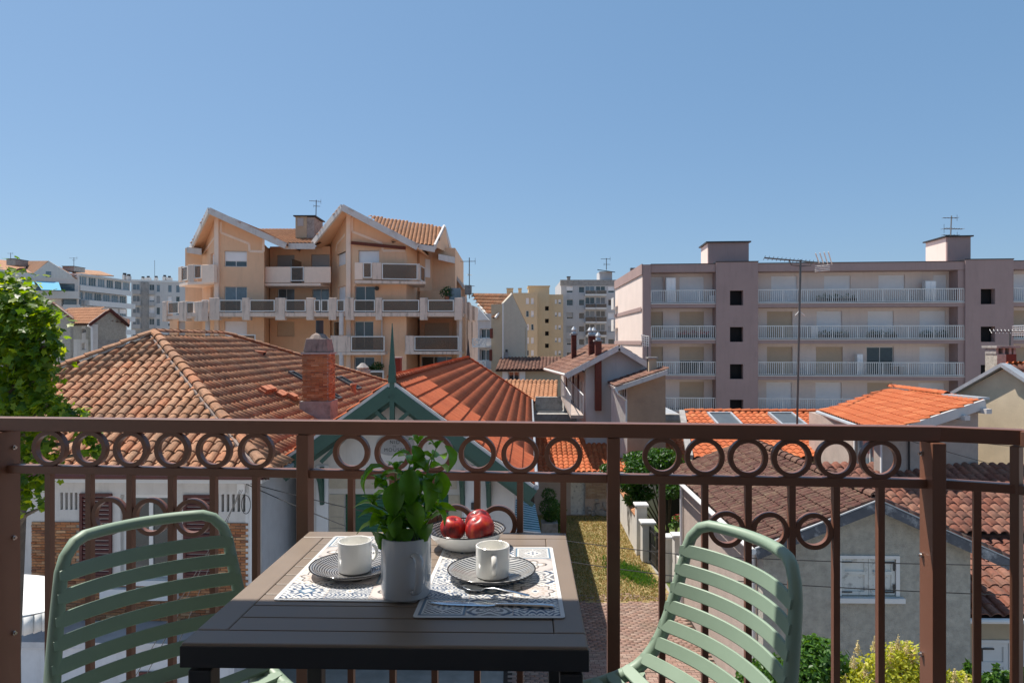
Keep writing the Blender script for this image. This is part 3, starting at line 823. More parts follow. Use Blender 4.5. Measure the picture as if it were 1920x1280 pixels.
# ------------------------------------------------------------------ chairs
PROF = [(-0.290, 0.806), (-0.284, 0.76), (-0.272, 0.70), (-0.258, 0.635), (-0.240, 0.57), (-0.218, 0.52), (-0.182, 0.475), (-0.13, 0.452), (-0.06, 0.443), (0.02, 0.442), (0.10, 0.446), (0.17, 0.455), (0.235, 0.452)]
def prof_at(s):
    """arc length param over PROF -> (y, z, tangent)"""
    pts = [Vector((0, y, z)) for y, z in PROF]
    acc = 0
    for a, b in zip(pts[:-1], pts[1:]):
        l = (b - a).length
        if acc + l >= s: 
            t = (s - acc) / l
            return a.lerp(b, t), (b - a).normalized()
        acc += l
    return pts[-1], (pts[-1] - pts[-2]).normalized()
def half_w(z_s):  # half width at arc length
    return 0.174 + 0.052 * min(1, z_s / 0.42)
def make_chair(label, loc, facing_deg):
    t = thing('garden_chair', label, 'chair', loc, 'green slatted garden chairs at the bistro table', rot=R(facing_deg - 90))
    tot = sum((Vector(PROF[i + 1]) - Vector(PROF[i])).length for i in range(len(PROF) - 1))
    # side frames and curved top
    pts = []
    N_ = 26
    left = []
    for i in range(N_ + 1):
        s = 0.02 + (tot - 0.03) * i / N_
        p, tg = prof_at(s); left.append(Vector((half_w(s), p.y - 0.012, p.z - 0.006)))
    topc = []
    hw_ = half_w(0)
    for i in range(1, 16):
        x = hw_ - 2 * hw_ * i / 16
        q = 1 - (x / hw_) ** 2
        topc.append(Vector((x * 0.985, PROF[0][0] - 0.010 - 0.055 * q, PROF[0][1] + 0.010 * min(1, q * 4) )))
    path = left[::-1] + topc + [Vector((-p.x, p.y, p.z)) for p in left]
    # soften corner
    sm = [path[0]] + [(path[i - 1] + path[i] * 2 + path[i + 1]) / 4 for i in range(1, len(path) - 1)] + [path[-1]]
    mb = MB(); rr = []
    for p in sm:
        rr.append(0.0132 + 0.0035 * max(0, min(1, (0.78 - p.z) / 0.3)))
    mb.tube(sm, rr, 12)
    o = mb.build('frame', M['chair'], t, smooth=True, local=True)
    # slats
    s = 0.062; k = 0
    while s < tot - 0.015:
        p, tg = prof_at(s)
        nrm = Vector((0, tg.z, -tg.y))      # points to the sitter / up on the seat
        if nrm.z < 0 and abs(tg.y) > 0.7: nrm = -nrm
        if abs(tg.z) > 0.7 and nrm.y > 0: nrm = -nrm
        back = 1 if abs(tg.z) > 0.5 else 0
        nrm = Vector((0, tg.z, -tg.y)); 
        out = -Vector((0, abs(tg.z) * 1.0, 0)) if back else -Vector((0, 0, 1))
        w_ = half_w(s) + 0.004
        hh = 0.0158 if s < 0.36 else 0.0145; th = 0.0042
        v = MB(); nx = 22
        rings = []
        for i in range(nx + 1):
            x = -w_ + 2 * w_ * i / nx
            q = 1 - (x / w_) ** 2
            bulge = (0.050 if back else 0.012)
            mid = 0.6 if (not back or s > 0.38) and s < 0.50 else 1.0
            c = Vector((x, p.y, p.z)) + out * (bulge * q * mid) + Vector((0, 0, 0.004 if back else 0.006))
            e = min(1.0, (w_ - abs(x)) / 0.016 + 0.42); e = math.sin(min(1, e) * math.pi / 2)
            rings.append(len(v.v))
            dtx = tg * 1.0
            for (ca, sa) in ((1, 0.5), (0.88, 1), (-0.88, 1), (-1, 0.5), (-1, -0.5), (-0.88, -1), (0.88, -1), (1, -0.5)):
                v.v.append(c + dtx * (ca * hh * e) + nrm * (sa * th))
        for i in range(nx):
            A = rings[i]; B_ = rings[i + 1]
            for j in range(8): v.f.append((A + j, A + (j + 1) % 8, B_ + (j + 1) % 8, B_ + j))
        v.f.append(tuple(rings[0] + j for j in range(8))); v.f.append(tuple(rings[-1] + j for j in range(8))[::-1])
        ob = v.build('back_slat' if back else 'seat_slat', M['chair'], t, local=True, bevel=0)
        for pl_ in ob.data.polygons: pl_.use_smooth = True
        m = ob.modifiers.new('edge', 'EDGE_SPLIT'); m.split_angle = R(24)
        s += 0.0465 if s < 0.36 else 0.043; k += 1
    # legs
    for sx in (-1, 1):
        MB().tube([(sx * 0.205, 0.17, 0.44), (sx * 0.215, 0.205, 0.22), (sx * 0.225, 0.235, 0.0)], [0.019, 0.017, 0.014], 10).build('leg', M['chair'], t, smooth=True, local=True)
        MB().tube([(sx * 0.205, -0.17, 0.46), (sx * 0.215, -0.215, 0.24), (sx * 0.225, -0.262, 0.0)], [0.021, 0.018, 0.014], 10).build('leg', M['chair'], t, smooth=True, local=True)
        MB().tube([(sx * 0.195, -0.15, 0.43), (sx * 0.2, 0.17, 0.425)], 0.012, 8).build('side_rail', M['chair'], t, smooth=True, local=True)
    return t
def place(label, A, B_, deg):
    """A, B_: world xy of the outer ends of the back's top"""
    mid = Vector(((A[0] + B_[0]) / 2, (A[1] + B_[1]) / 2))
    f = Vector((math.cos(R(deg)), math.sin(R(deg))))
    base = mid - f * (-0.302)
    return make_chair(label, (base.x, base.y, FLOOR), deg)
place('sage green slatted chair on the left, seen from its seat side behind the table', (-0.990, 1.484), (-0.712, 1.758), -45)
place('sage green slatted chair on the right of the table, facing it', (0.415, 1.68), (0.566, 1.315), 180 + 20)

# ------------------------------------------------------------------ placemats
def mat_pattern(nx, ny, res, seed):
    rng = np.random.RandomState(seed)
    cols = {'w': (0.66, 0.65, 0.62), 'n': (0.018, 0.055, 0.13), 'g': (0.16, 0.16, 0.17), 'b': (0.44, 0.37, 0.31), 'k': (0.035, 0.035, 0.04), 't': (0.12, 0.20, 0.28), 'p': (0.55, 0.49, 0.46)}
    W = nx * res + 1; Hh = ny * res + 1
    img = np.zeros((Hh, W, 3))
    yy, xx = np.mgrid[0:Hh, 0:W]
    cx = np.minimum(xx // res, nx - 1); cy = np.minimum(yy // res, ny - 1)
    fx = (xx / res - cx) * 2 - 1; fy = (yy / res - cy) * 2 - 1
    kinds = [[(i * 3 + j * 2 + seed + (i * j) % 2) % 7 for i in range(nx)] for j in range(ny)]
    c3 = lambda k: np.array(cols[k])
    for j in range(ny):
        for i in range(nx):
            m = (cx == i) & (cy == j)
            x = fx[m]; y = fy[m]; ax = np.abs(x); ay = np.abs(y)
            r = np.hypot(x, y); th = np.arctan2(y, x); k = kinds[j][i]
            dia = ax + ay; mxx = np.maximum(ax, ay); mn = np.minimum(ax, ay)
            o = np.tile(c3('w'), (len(x), 1))
            def put(mask, c): o[mask] = c3(c)
            if k == 0:      # navy leaves radiating from diagonals
                put((np.cos(8 * th) * 0.28 + 0.68 > r) & (np.sin(r * 30 + 3 * np.cos(8 * th)) > -0.15), 'n')
                put((mxx > 0.62) & (np.sin(20 * ax) * np.sin(20 * ay) > 0.05), 'n')
                put(r < 0.12, 'n')
            elif k == 1:    # beige four petals with dark outline
                o[:] = c3('p')
                pet = r - (0.30 + 0.38 * np.abs(np.cos(2 * th)))
                put(np.abs(pet) < 0.045, 'k'); put((pet < -0.045) & (pet > -0.16), 'b'); put(pet < -0.16, 'w')
                put(np.abs(r - 0.2) < 0.035, 'g'); put(r < 0.09, 'w')
                put((dia > 1.5) & (np.sin(30 * dia) > 0), 'g')
            elif k == 2:    # navy scrolls
                put(np.sin(17 * mxx + 4 * np.sin(9 * mn)) > 0.0, 'n')
                put((dia < 0.32), 'w'); put(np.abs(dia - 0.34) < 0.06, 't'); put(np.abs(dia - 1.15) < 0.05, 'w')
            elif k == 3:    # diamond cross, grey border
                put(mxx > 0.86, 't'); put((mxx < 0.86) & (mxx > 0.80), 'w')
                put((mxx < 0.8) & (np.sin(24 * ax) * np.cos(24 * ay) > 0.0), 'g')
                put(dia < 0.55, 'w'); put((dia < 0.42) & (np.cos(26 * ax) + np.cos(26 * ay) > 0.4), 'n')
            elif k == 4:    # rosette beige
                o[:] = c3('w')
                put(np.sin(22 * ax) * np.sin(22 * ay) > 0.2, 'b'); put(r < 0.78 + 0.1 * np.cos(8 * th), 'p'); put(np.abs(r - (0.78 + 0.1 * np.cos(8 * th))) < 0.035, 'k')
                put(np.abs(r - 0.45 - 0.09 * np.cos(8 * th)) < 0.06, 'b'); put(r < 0.16, 'w'); put(r < 0.08, 'n')
            elif k == 5:    # navy star lattice
                a = np.sin(16 * x + 7 * np.sin(3.14 * y)) * np.sin(16 * y + 7 * np.sin(3.14 * x))
                put(np.abs(a) < 0.42, 'n'); put(r < 0.18, 'w'); put(r < 0.1, 'b')
            else:           # grey arabesque
                put(np.cos(16 * r + 5 * np.cos(4 * th)) > -0.05, 'g'); put((r < 0.5) & (np.cos(12 * r) > 0.55), 'p')
                put((dia > 1.45) & (dia < 1.62), 'n')
            put(mxx > 0.965, 'b')
            img[m] = o
    return img, W, Hh
def placemat(label, near_l, near_r, far_l, far_r, z, seed, group):
    nx, ny, res = 3, 5, 56
    nl, nr, fl_, fr_ = [Vector((p[0], p[1], 0)) for p in (near_l, near_r, far_l, far_r)]
    ctr = (nl + nr + fl_ + fr_) / 4
    img, W, Hh = mat_pattern(nx, ny, res, seed)
    root = thing('placemat', label, 'placemat', (ctr.x, ctr.y, z), group)
    def pos(a, b): return nl.lerp(nr, a).lerp(fl_.lerp(fr_, a), b)
    # base sheet with rounded corners
    cs = []
    for (a, b, sa, sb, st) in ((0, 0, 1, 1, 180), (1, 0, -1, 1, 270), (1, 1, -1, -1, 0), (0, 1, 1, -1, 90)):
        ra, rb = 0.03, 0.02
        for k in range(5):
            an = R(st + 22.5 * k)
            cs.append((a + sa * ra + ra * math.cos(an), b + sb * rb + rb * math.sin(an)))
    MB().prism([tuple(pos(a, b) + Vector((0, 0, z + 0.0002))) for a, b in cs], (0, 0, 0.0010)).build('mat_base', M['mat_white'], root)
    v = []; f = []
    m_a, m_b = 0.028, 0.018
    for j in range(Hh):
        for i in range(W):
            a = m_a + (1 - 2 * m_a) * i / (W - 1); b = m_b + (1 - 2 * m_b) * j / (Hh - 1)
            p = pos(a, b) - ctr
            v.append((p.x, p.y, 0.0016))
    for j in range(Hh - 1):
        for i in range(W - 1):
            q = j * W + i; f.append((q, q + 1, q + 1 + W, q + W))
    me = bpy.data.meshes.new('mat_print'); me.from_pydata(v, [], f)
    ca = me.color_attributes.new('print', 'FLOAT_COLOR', 'POINT')
    arr = np.ones((Hh * W, 4), dtype=np.float32); arr[:, :3] = img.reshape(-1, 3)
    ca.data.foreach_set('color', arr.reshape(-1))
    me.materials.append(M['mat_print'])
    o = bpy.data.objects.new('printed_pattern', me); COL.objects.link(o); o.parent = root
    ORG[o.name] = Vector((ctr.x, ctr.y, z))
M['mat_white'] = mk('placemat_white_vinyl', (0.66, 0.66, 0.65), 0.45, var=0.02, bump=0)
mp = bpy.data.materials.new('printed_tile_pattern'); mp.use_nodes = True
_n, _l = nt(mp); _at = _n.new('ShaderNodeAttribute'); _at.attribute_name = 'print'
_l.new(_at.outputs['Color'], _n['Principled BSDF'].inputs['Base Color']); _n['Principled BSDF'].inputs['Roughness'].default_value = 0.42
M['mat_print'] = mp
def tp(px, py, z=TZ):
    y = -z * F / (py - 640); return ((px - 960) / F * y, y)
placemat('white placemat printed with blue and beige tiles, under the left cup', tp(511, 1125), tp(782, 1129), tp(628, 1005), tp(806, 1007), TZ, 2, 'tile print placemats on the table')
placemat('white placemat printed with blue and beige tiles, under the cutlery', tp(773, 1159), tp(1060, 1160), tp(832, 1028), tp(1036, 1027), TZ + 0.0015, 3, 'tile print placemats on the table')

# ------------------------------------------------------------------ crockery
def stripe_mat(name, mode):
    m = bpy.data.materials.new(name); m.use_nodes = True
    N, L = nt(m); b = N['Principled BSDF']; b.inputs['Roughness'].default_value = 0.22; b.inputs['Coat Weight'].default_value = 0.4
    tc = N.new('ShaderNodeTexCoord'); mpg = N.new('ShaderNodeMapping'); L.new(tc.outputs['Object'], mpg.inputs['Vector'])
    cr = N.new('ShaderNodeValToRGB')
    if mode == 'wave':
        mpg.inputs['Rotation'].default_value = (0, 0, R(97))
        w = N.new('ShaderNodeTexWave'); w.wave_type = 'BANDS'; w.inputs['Scale'].default_value = 38; w.inputs['Distortion'].default_value = 2.2; w.inputs['Detail'].default_value = 2; w.inputs['Detail Scale'].default_value = 0.25
        L.new(mpg.outputs['Vector'], w.inputs['Vector']); L.new(w.outputs['Fac'], cr.inputs['Fac'])
        e = cr.color_ramp.elements; e[0].position = 0.30; e[0].color = (0.03, 0.03, 0.032, 1); e[1].position = 0.55; e[1].color = (0.40, 0.40, 0.385, 1)
    else:
        mpg.inputs['Scale'].default_value = (1, 1, 1)
        sx = N.new('ShaderNodeSeparateXYZ'); L.new(mpg.outputs['Vector'], sx.inputs[0])
        def wv(sock, fq):
            a = N.new('ShaderNodeMath'); a.operation = 'MULTIPLY'; a.inputs[1].default_value = fq; L.new(sock, a.inputs[0])
            c = N.new('ShaderNodeMath'); c.operation = 'SINE'; L.new(a.outputs[0], c.inputs[0]); return c.outputs[0]
        # rings and spokes
        ln = N.new('ShaderNodeVectorMath'); ln.operation = 'LENGTH'; L.new(mpg.outputs['Vector'], ln.inputs[0])
        at = N.new('ShaderNodeMath'); at.operation = 'ARCTAN2'; L.new(sx.outputs[1], at.inputs[0]); L.new(sx.outputs[0], at.inputs[1])
        A = wv(ln.outputs['Value'], 1150); B_ = wv(at.outputs[0], 95)
        ad = N.new('ShaderNodeMath'); ad.operation = 'ADD'; L.new(A, ad.inputs[0]); L.new(B_, ad.inputs[1])
        L.new(ad.outputs[0], cr.inputs['Fac'])
        e = cr.color_ramp.elements; e[0].position = 0.05; e[0].color = (0.028, 0.028, 0.032, 1); e[1].position = 0.5; e[1].color = (0.40, 0.39, 0.38, 1)
    L.new(cr.outputs['Color'], b.inputs['Base Color'])
    return m
M['plate_wave'] = stripe_mat('brush_striped_glaze', 'wave')
M['plate_dots'] = stripe_mat('dotted_ring_glaze', 'dots')
PLZ = TZ + 0.0032
def dish(name, label, cat, x, y, z, rad, hgt, inner, group=None, foot=0.45, depth=0.75):
    """white outside, patterned inside, black rim; origin on its foot"""
    t = thing(name, label, cat, (x, y, z), group)
    fr_ = rad * foot
    outer = [(0, 0.001), (fr_ - 0.004, 0.001), (fr_ - 0.003, 0), (fr_, 0.0)]
    for k in range(1, 9):
        q = k / 8; outer.append((fr_ + (rad - fr_) * (q ** depth), hgt * (q ** 1.35)))
    MB().lathe([(r, zz) for r, zz in outer], seg=64).build('outer_shell', M['porcelain'], t, smooth=True, local=True)
    inn = [(rad - 0.001, hgt)]
    for k in range(7, -1, -1):
        q = k / 8; inn.append((max(fr_ - 0.004 + (rad - fr_ + 0.002) * (q ** depth), 0), hgt * (q ** 1.35) + 0.0035))
    inn.append((0, 0.0035))
    MB().lathe(inn, seg=64).build('patterned_inside', M[inner], t, smooth=True, local=True)
    MB().tube([((rad - 0.0005) * math.cos(2 * math.pi * k / 64), (rad - 0.0005) * math.sin(2 * math.pi * k / 64), hgt) for k in range(64)], 0.0017, 8, closed=True).build('black_rim', M['blackrim'], t, smooth=True, local=True)
    return t
GP = 'plates on the placemats'
dish('side_plate', 'small plate with fine dotted rings under the left cup', 'plate', -0.3557, 1.548, PLZ - 0.0015, 0.096, 0.019, 'plate_dots', GP, depth=0.8)
dish('side_plate', 'small plate with brushed black stripes under the right cup', 'plate', -0.045, 1.515, PLZ, 0.0965, 0.019, 'plate_wave', GP, depth=0.8)
dish('fruit_bowl', 'wide patterned fruit bowl with black rim at the table\'s far edge', 'bowl', -0.116, 1.745, TZ + 0.0005, 0.099, 0.048, 'plate_dots', None, foot=0.42, depth=0.62)
def cup(name, label, x, y, z, r, h, th, mat, hdl_deg, cat, group=None, hr=0.016, hb=(0.2, 0.8), htk=0.004, square=False):
    t = thing(name, label, cat, (x, y, z), group)
    b = r * 0.16
    prof = [(0, 0.002), (r - b - 0.004, 0.002), (r - b, 0.0), (r - b * 0.35, b * 0.3), (r * 0.985, b), (r, h * 0.4), (r, h - 0.001), (r - th * 0.5, h), (r - th, h - 0.001), (r - th, b + 0.004), (r - th - b * 0.5, 0.007), (0, 0.006)]
    MB().lathe(prof, seg=56).build('cup_body', mat, t, smooth=True, local=True)
    a = R(hdl_deg); d = Vector((math.cos(a), math.sin(a), 0))
    pts = []
    z0, z1 = h * hb[0], h * hb[1]
    if square:
        raw = [(r - 0.001, z1), (r + hr * 0.55, z1 + 0.002), (r + hr * 0.92, z1 - 0.004), (r + hr, z1 - 0.014), (r + hr * 0.95, (z0 + z1) / 2), (r + hr * 0.75, z0 + 0.016), (r + hr * 0.35, z0 + 0.004), (r - 0.001, z0)]
    else:
        raw = [(r - 0.001 + hr * math.sin(math.pi * k / 10) ** 0.7 if 0 < k < 10 else r - 0.001, z1 - (z1 - z0) * k / 10) for k in range(11)]
    pts = [d * q[0] + Vector((0, 0, q[1])) for q in raw]
    MB().tube(pts, htk, 10, sq=(1.5, 0.9)).build('handle', mat, t, smooth=True, local=True)
    return t
cup('espresso_cup', 'small white espresso cup on the left plate', -0.353, 1.550, PLZ + 0.0025, 0.0375, 0.069, 0.003, M['porcelain'], 35, 'cup', 'espresso cups on the table')
cup('espresso_cup', 'small white espresso cup on the right plate, handle to the front', -0.0425, 1.512, PLZ + 0.004, 0.0370, 0.068, 0.003, M['porcelain'], -84, 'cup', 'espresso cups on the table')
MUG = (-0.217, 1.412)
cup('grey_mug', 'grey glazed mug holding the basil plant', MUG[0], MUG[1], TZ + 0.003, 0.0510, 0.122, 0.0035, M['mug'], -62, 'mug', None, hr=0.030, hb=(0.16, 0.76), htk=0.0062, square=True)

# ------------------------------------------------------------------ basil
BZ = TZ + 0.003 + 0.108
bs_ = thing('basil_plant', 'leafy green basil plant growing from the grey mug', 'plant', (MUG[0], MUG[1], BZ))
mb = MB().lathe([(0, 0.0), (0.03, 0.004), (0.0468, 0.0)], (MUG[0], MUG[1], BZ), 32)
mb.build('soil', M['soil'], bs_)
LB_v = []; LB_f = []
nl_, nw_ = 9, 4
for i in range(nl_ + 1):
    q = i / nl_
    wd_ = 0.34 * math.sin(math.pi * min(1, q * 0.93 + 0.05)) ** 0.75 * (1 - 0.25 * q)
    if i == nl_: wd_ = 0.01
    for j in range(-nw_, nw_ + 1):
        x = wd_ * j / nw_
        z = 0.16 * (abs(j) / nw_) ** 1.5 * wd_ / 0.34 + 0.16 * math.sin(q * 2.6) - 0.30 * q * q + 0.022 * math.sin(q * 21 + abs(j) * 1.3) * abs(j) / nw_
        LB_v.append((x, q, z))
m1 = 2 * nw_ + 1
for i in range(nl_):
    for j in range(m1 - 1):
        LB_f.append((i * m1 + j, i * m1 + j + 1, (i + 1) * m1 + j + 1, (i + 1) * m1 + j))
me_leaf = bpy.data.meshes.new('basil_leaf'); me_leaf.from_pydata(LB_v, [], LB_f); me_leaf.materials.append(M['leaf_basil']); me_leaf.shade_smooth()
rng = random.Random(21)
def put_leaf(base, dirv, size, roll=0.0, droop=None):
    t = Vector(dirv).normalized()
    up = Vector((0, 0, 1)) if abs(t.z) < 0.95 else Vector((0, -1, 0))
    sd = t.cross(up).normalized(); nn = sd.cross(t).normalized()
    Bm = Matrix((sd, t, nn)).transposed().to_4x4() @ Matrix.Rotation(roll, 4, 'Y') @ Matrix.Diagonal((size * rng.uniform(0.95, 1.2), size, size, 1))
    Bm.translation = base
    inst('leaf', me_leaf, bs_, Bm)
# stems reach hand placed tips seen in the photo (px, py, depth offset)
tips = [(712, 905, 0.0), (700, 945, -0.02), (742, 880, 0.02), (783, 832, 0.01), (818, 840, 0.02), (760, 900, -0.01), (806, 905, -0.02), (720, 985, -0.03), (790, 965, 0.01), (750, 960, 0.03), (735, 930, -0.03), (812, 960, 0.0)]
for ti, (px, py, dy) in enumerate(tips):
    Y = MUG[1] + dy * 1.4
    tip = P(px, py, Y)
    a = 2 * math.pi * ti / len(tips) * 2.3
    b0 = Vector((MUG[0] + 0.026 * math.cos(a), MUG[1] + 0.026 * math.sin(a), BZ))
    mid = (b0 + tip) / 2 + Vector(((b0.x - MUG[0]) * 0.3, 0, 0.01))
    q = [b0, b0.lerp(mid, 0.5) + Vector((0, 0, 0.004)), mid, mid.lerp(tip, 0.5) + Vector((0, 0, 0.003)), tip]
    MB().tube(q, [0.0022, 0.002, 0.0018, 0.0015, 0.001], 6).build('stem', M['stem'], bs_, smooth=True)
    H_ = (tip - b0).length
    npair = max(3, int(H_ / 0.030))
    for k in range(npair + 1):
        f = 1.0 - k * 0.9 / npair * 0.85
        seg_i = f * 4; i0 = min(3, int(seg_i)); pt = q[i0].lerp(q[i0 + 1], seg_i - i0)
        ang = rng.uniform(0, math.pi) + k * 1.57
        sz = 0.020 if k == 0 else rng.uniform(0.034, 0.054) * (1.0 if f > 0.4 else 0.70)
        for sgn in (0, math.pi):
            aa = ang + sgn + rng.uniform(-0.3, 0.3)
            el = rng.uniform(-0.25, 0.45) if k else 1.0
            if f < 0.45: el = rng.uniform(0.7, 1.8)
            d = Vector((math.cos(aa), math.sin(aa), el))
            pet = pt + d.normalized() * 0.008
            put_leaf(pet, d, sz, rng.uniform(-0.5, 0.5))
        if k == 0:
            for e_ in range(2):
                aa = ang + 1.57 + e_ * math.pi; put_leaf(pt, (math.cos(aa), math.sin(aa), 0.7), rng.uniform(0.026, 0.036), 0)
# a few large hand placed leaves facing the camera
for (px, py, dx, dz, sz, dy) in ((742, 905, -0.06, -1, 0.064, -0.055), (768, 880, 0.05, -1, 0.070, -0.05), (795, 900, 0.25, -1, 0.062, -0.055), (826, 885, 0.12, -1, 0.055, -0.02), (720, 875, -1, -0.35, 0.05, -0.02), (775, 835, 0.2, -0.9, 0.05, 0.0),
                                 (834, 835, 0.35, -0.9, 0.052, 0.0), (715, 965, -0.9, 0.15, 0.045, -0.04), (728, 1018, -0.25, 0.9, 0.045, -0.035), (798, 1015, 0.2, 0.9, 0.05, -0.03), (762, 1020, 0.1, 0.9, 0.042, -0.045), (745, 1015, -0.2, 0.9, 0.05, -0.03), (700, 880, -0.4, -0.8, 0.052, 0.0), (785, 1000, 0.5, 0.9, 0.05, -0.03), (712, 1030, -0.2, 0.95, 0.05, -0.02), (810, 950, 0.6, -0.5, 0.045, -0.02), (735, 960, 0.2, -0.95, 0.05, -0.05), (780, 940, 0.1, -0.95, 0.055, -0.05)):
    b_ = P(px, py, MUG[1] + dy); put_leaf(b_, (dx, -0.28, dz), sz, rng.uniform(-0.25, 0.25))

# ------------------------------------------------------------------ fruit
fm = bpy.data.materials.new('red_nectarine_skin'); fm.use_nodes = True
N_, L_ = nt(fm); b_ = N_['Principled BSDF']; b_.inputs['Roughness'].default_value = 0.36; b_.inputs['Specular IOR Level'].default_value = 0.5
tc = N_.new('ShaderNodeTexCoord'); oi = N_.new('ShaderNodeObjectInfo'); mpn = N_.new('ShaderNodeMapping'); mpn.inputs['Scale'].default_value = (26, 26, 9)
ad_ = N_.new('ShaderNodeVectorMath'); ad_.operation = 'ADD'; L_.new(tc.outputs['Object'], ad_.inputs[0]); L_.new(oi.outputs['Random'], ad_.inputs[1])
L_.new(ad_.outputs[0], mpn.inputs['Vector'])
n_ = N_.new('ShaderNodeTexNoise'); n_.inputs['Scale'].default_value = 1.6; n_.inputs['Detail'].default_value = 6; n_.inputs['Roughness'].default_value = 0.6
L_.new(mpn.outputs['Vector'], n_.inputs['Vector'])
cr = N_.new('ShaderNodeValToRGB'); e = cr.color_ramp.elements
e[0].position = 0.35; e[0].color = (0.09, 0.010, 0.016, 1); e[1].position = 0.72; e[1].color = (0.66, 0.13, 0.03, 1)
x_ = e.new(0.52); x_.color = (0.42, 0.02, 0.016, 1)
L_.new(n_.outputs['Fac'], cr.inputs['Fac'])
n2_ = N_.new('ShaderNodeTexNoise'); n2_.inputs['Scale'].default_value = 500; L_.new(tc.outputs['Object'], n2_.inputs['Vector'])
mx_ = N_.new('ShaderNodeMix'); mx_.data_type = 'RGBA'; mx_.inputs['B'].default_value = (0.62, 0.25, 0.16, 1)
r_ = N_.new('ShaderNodeMapRange'); r_.inputs['From Min'].default_value = 0.66; r_.inputs['From Max'].default_value = 0.74; r_.inputs['To Max'].default_value = 0.35
L_.new(n2_.outputs['Fac'], r_.inputs['Value']); L_.new(r_.outputs['Result'], mx_.inputs['Factor']); L_.new(cr.outputs['Color'], mx_.inputs['A'])
L_.new(mx_.outputs['Result'], b_.inputs['Base Color'])
def fruit(label, px, py, Y, r, tilt, rz):
    c = P(px, py, Y)
    mb = MB(); nr_ = 24; prof = []
    for k in range(nr_ + 1):
        a = math.pi * k / nr_
        rr = math.sin(a); zz = -math.cos(a)
        dim = 0.20 * math.exp(-((math.pi - a) / 0.30) ** 2)
        prof.append((r * rr * (1.0 + 0.03 * math.sin(a)), r * (zz * 0.93 - dim)))
    mb.lathe(prof, seg=40)
    for i, v in enumerate(mb.v):        # seam
        an = math.atan2(v.y, v.x); g = math.exp(-(an / 0.10) ** 2) * 0.035
        v.x *= (1 - g); v.y *= (1 - g)
    Rm = Matrix.Rotation(rz, 4, 'Z') @ Matrix.Rotation(tilt, 4, 'X')
    mb.v = [Rm @ v for v in mb.v]
    root = thing('nectarine', label, 'fruit', tuple(c), 'nectarines in the fruit bowl')
    mb.build('skin', fm, root, smooth=True, local=True)
    st = MB().tube([Rm @ Vector((0, 0, r * 0.70)), Rm @ Vector((0.001, 0.001, r * 0.80)), Rm @ Vector((0.002, 0.002, r * 0.88))], 0.0012, 6)
    st.build('stalk', M['bark'], root, local=True)
fruit('bright red nectarine on the left of the fruit bowl', 849.5, 989.5, 1.735, 0.0318, R(20), 0.6)
fruit('large dark red nectarine at the front right of the fruit bowl', 900, 991, 1.705, 0.0360, R(-30), 2.2)
fruit('red nectarine showing its stalk hollow, behind the dark one', 897, 978, 1.772, 0.0335, R(24), -0.9)

# ------------------------------------------------------------------ cutlery
def loft(mb, secs):
    """secs: list of (center, half_width vector, half_thickness vector); octagon sections"""
    rings = []
    for c, w, h in secs:
        rings.append(len(mb.v))
        for k in range(10):
            a = 2 * math.pi * k / 10
            mb.v.append(Vector(c) + Vector(w) * math.cos(a) + Vector(h) * math.sin(a))
    for A, B2 in zip(rings[:-1], rings[1:]):
        for k in range(10): mb.f.append((A + k, A + (k + 1) % 10, B2 + (k + 1) % 10, B2 + k))
    mb.f.append(tuple(rings[0] + k for k in range(10))[::-1]); mb.f.append(tuple(rings[-1] + k for k in range(10)))
    return mb
kz = TZ + 0.0055
A0 = Vector((*tp(806, 1134), kz)); A1 = Vector((*tp(1040, 1141), kz)); dk = (A1 - A0).normalized(); sk = Vector((-dk.y, dk.x, 0)); Lk = (A1 - A0).length
kn = thing('table_knife', 'polished steel table knife across the right placemat', 'knife', tuple((A0 + A1) / 2), 'cutlery on the right placemat')
b = MB(); loft(b, [(A0 + dk * (Lk * q), sk * w, Vector((0, 0, 0.0007))) for q, w in ((0.0, 0.0012), (0.05, 0.006), (0.15, 0.0095), (0.35, 0.0105), (0.48, 0.0095), (0.53, 0.005))])
b.build('blade', M['cutlery'], kn, smooth=True)
b = MB(); loft(b, [(A0 + dk * (Lk * q) + Vector((0, 0, zz)), sk * w, Vector((0, 0, h))) for q, w, h, zz in ((0.525, 0.0045, 0.0018, 0), (0.55, 0.0042, 0.0025, 0.0005), (0.7, 0.0055, 0.0032, 0.001), (0.9, 0.0078, 0.0036, 0.001), (0.985, 0.0075, 0.003, 0.0005), (1.0, 0.004, 0.0012, 0))])
b.build('handle', M['cutlery'], kn, smooth=True)
S0 = Vector((*tp(868, 1109), kz + 0.004)); S1 = Vector((*tp(993, 1126), kz + 0.006)); ds = (S1 - S0).normalized(); ss_ = Vector((-ds.y, ds.x, 0)).normalized(); Ls = (S1 - S0).length
sp_ = thing('teaspoon', 'small steel teaspoon lying against the knife', 'spoon', tuple((S0 + S1) / 2), 'cutlery on the right placemat')
b = MB()
ring = []
for i in range(9):
    q = i / 8; wv_ = 0.0150 * math.sin(math.pi * (0.08 + 0.84 * q)) ** 0.8
    row = []
    for j in range(-4, 5):
        x = wv_ * j / 4; zz = -0.007 * (1 - (j / 4) ** 2) * math.sin(math.pi * q)
        row.append(S0 + ds * (0.046 * q) + ss_ * x + Vector((0, 0, zz + 0.004 - 0.004 * q)))
    ring.append(len(b.v)); b.v += row
for i in range(8):
    for j in range(8):
        b.f.append((ring[i] + j, ring[i] + j + 1, ring[i + 1] + j + 1, ring[i + 1] + j))
bo = b.build('spoon_bowl', M['cutlery'], sp_, smooth=True)
md = bo.modifiers.new('thick', 'SOLIDIFY'); md.thickness = 0.001
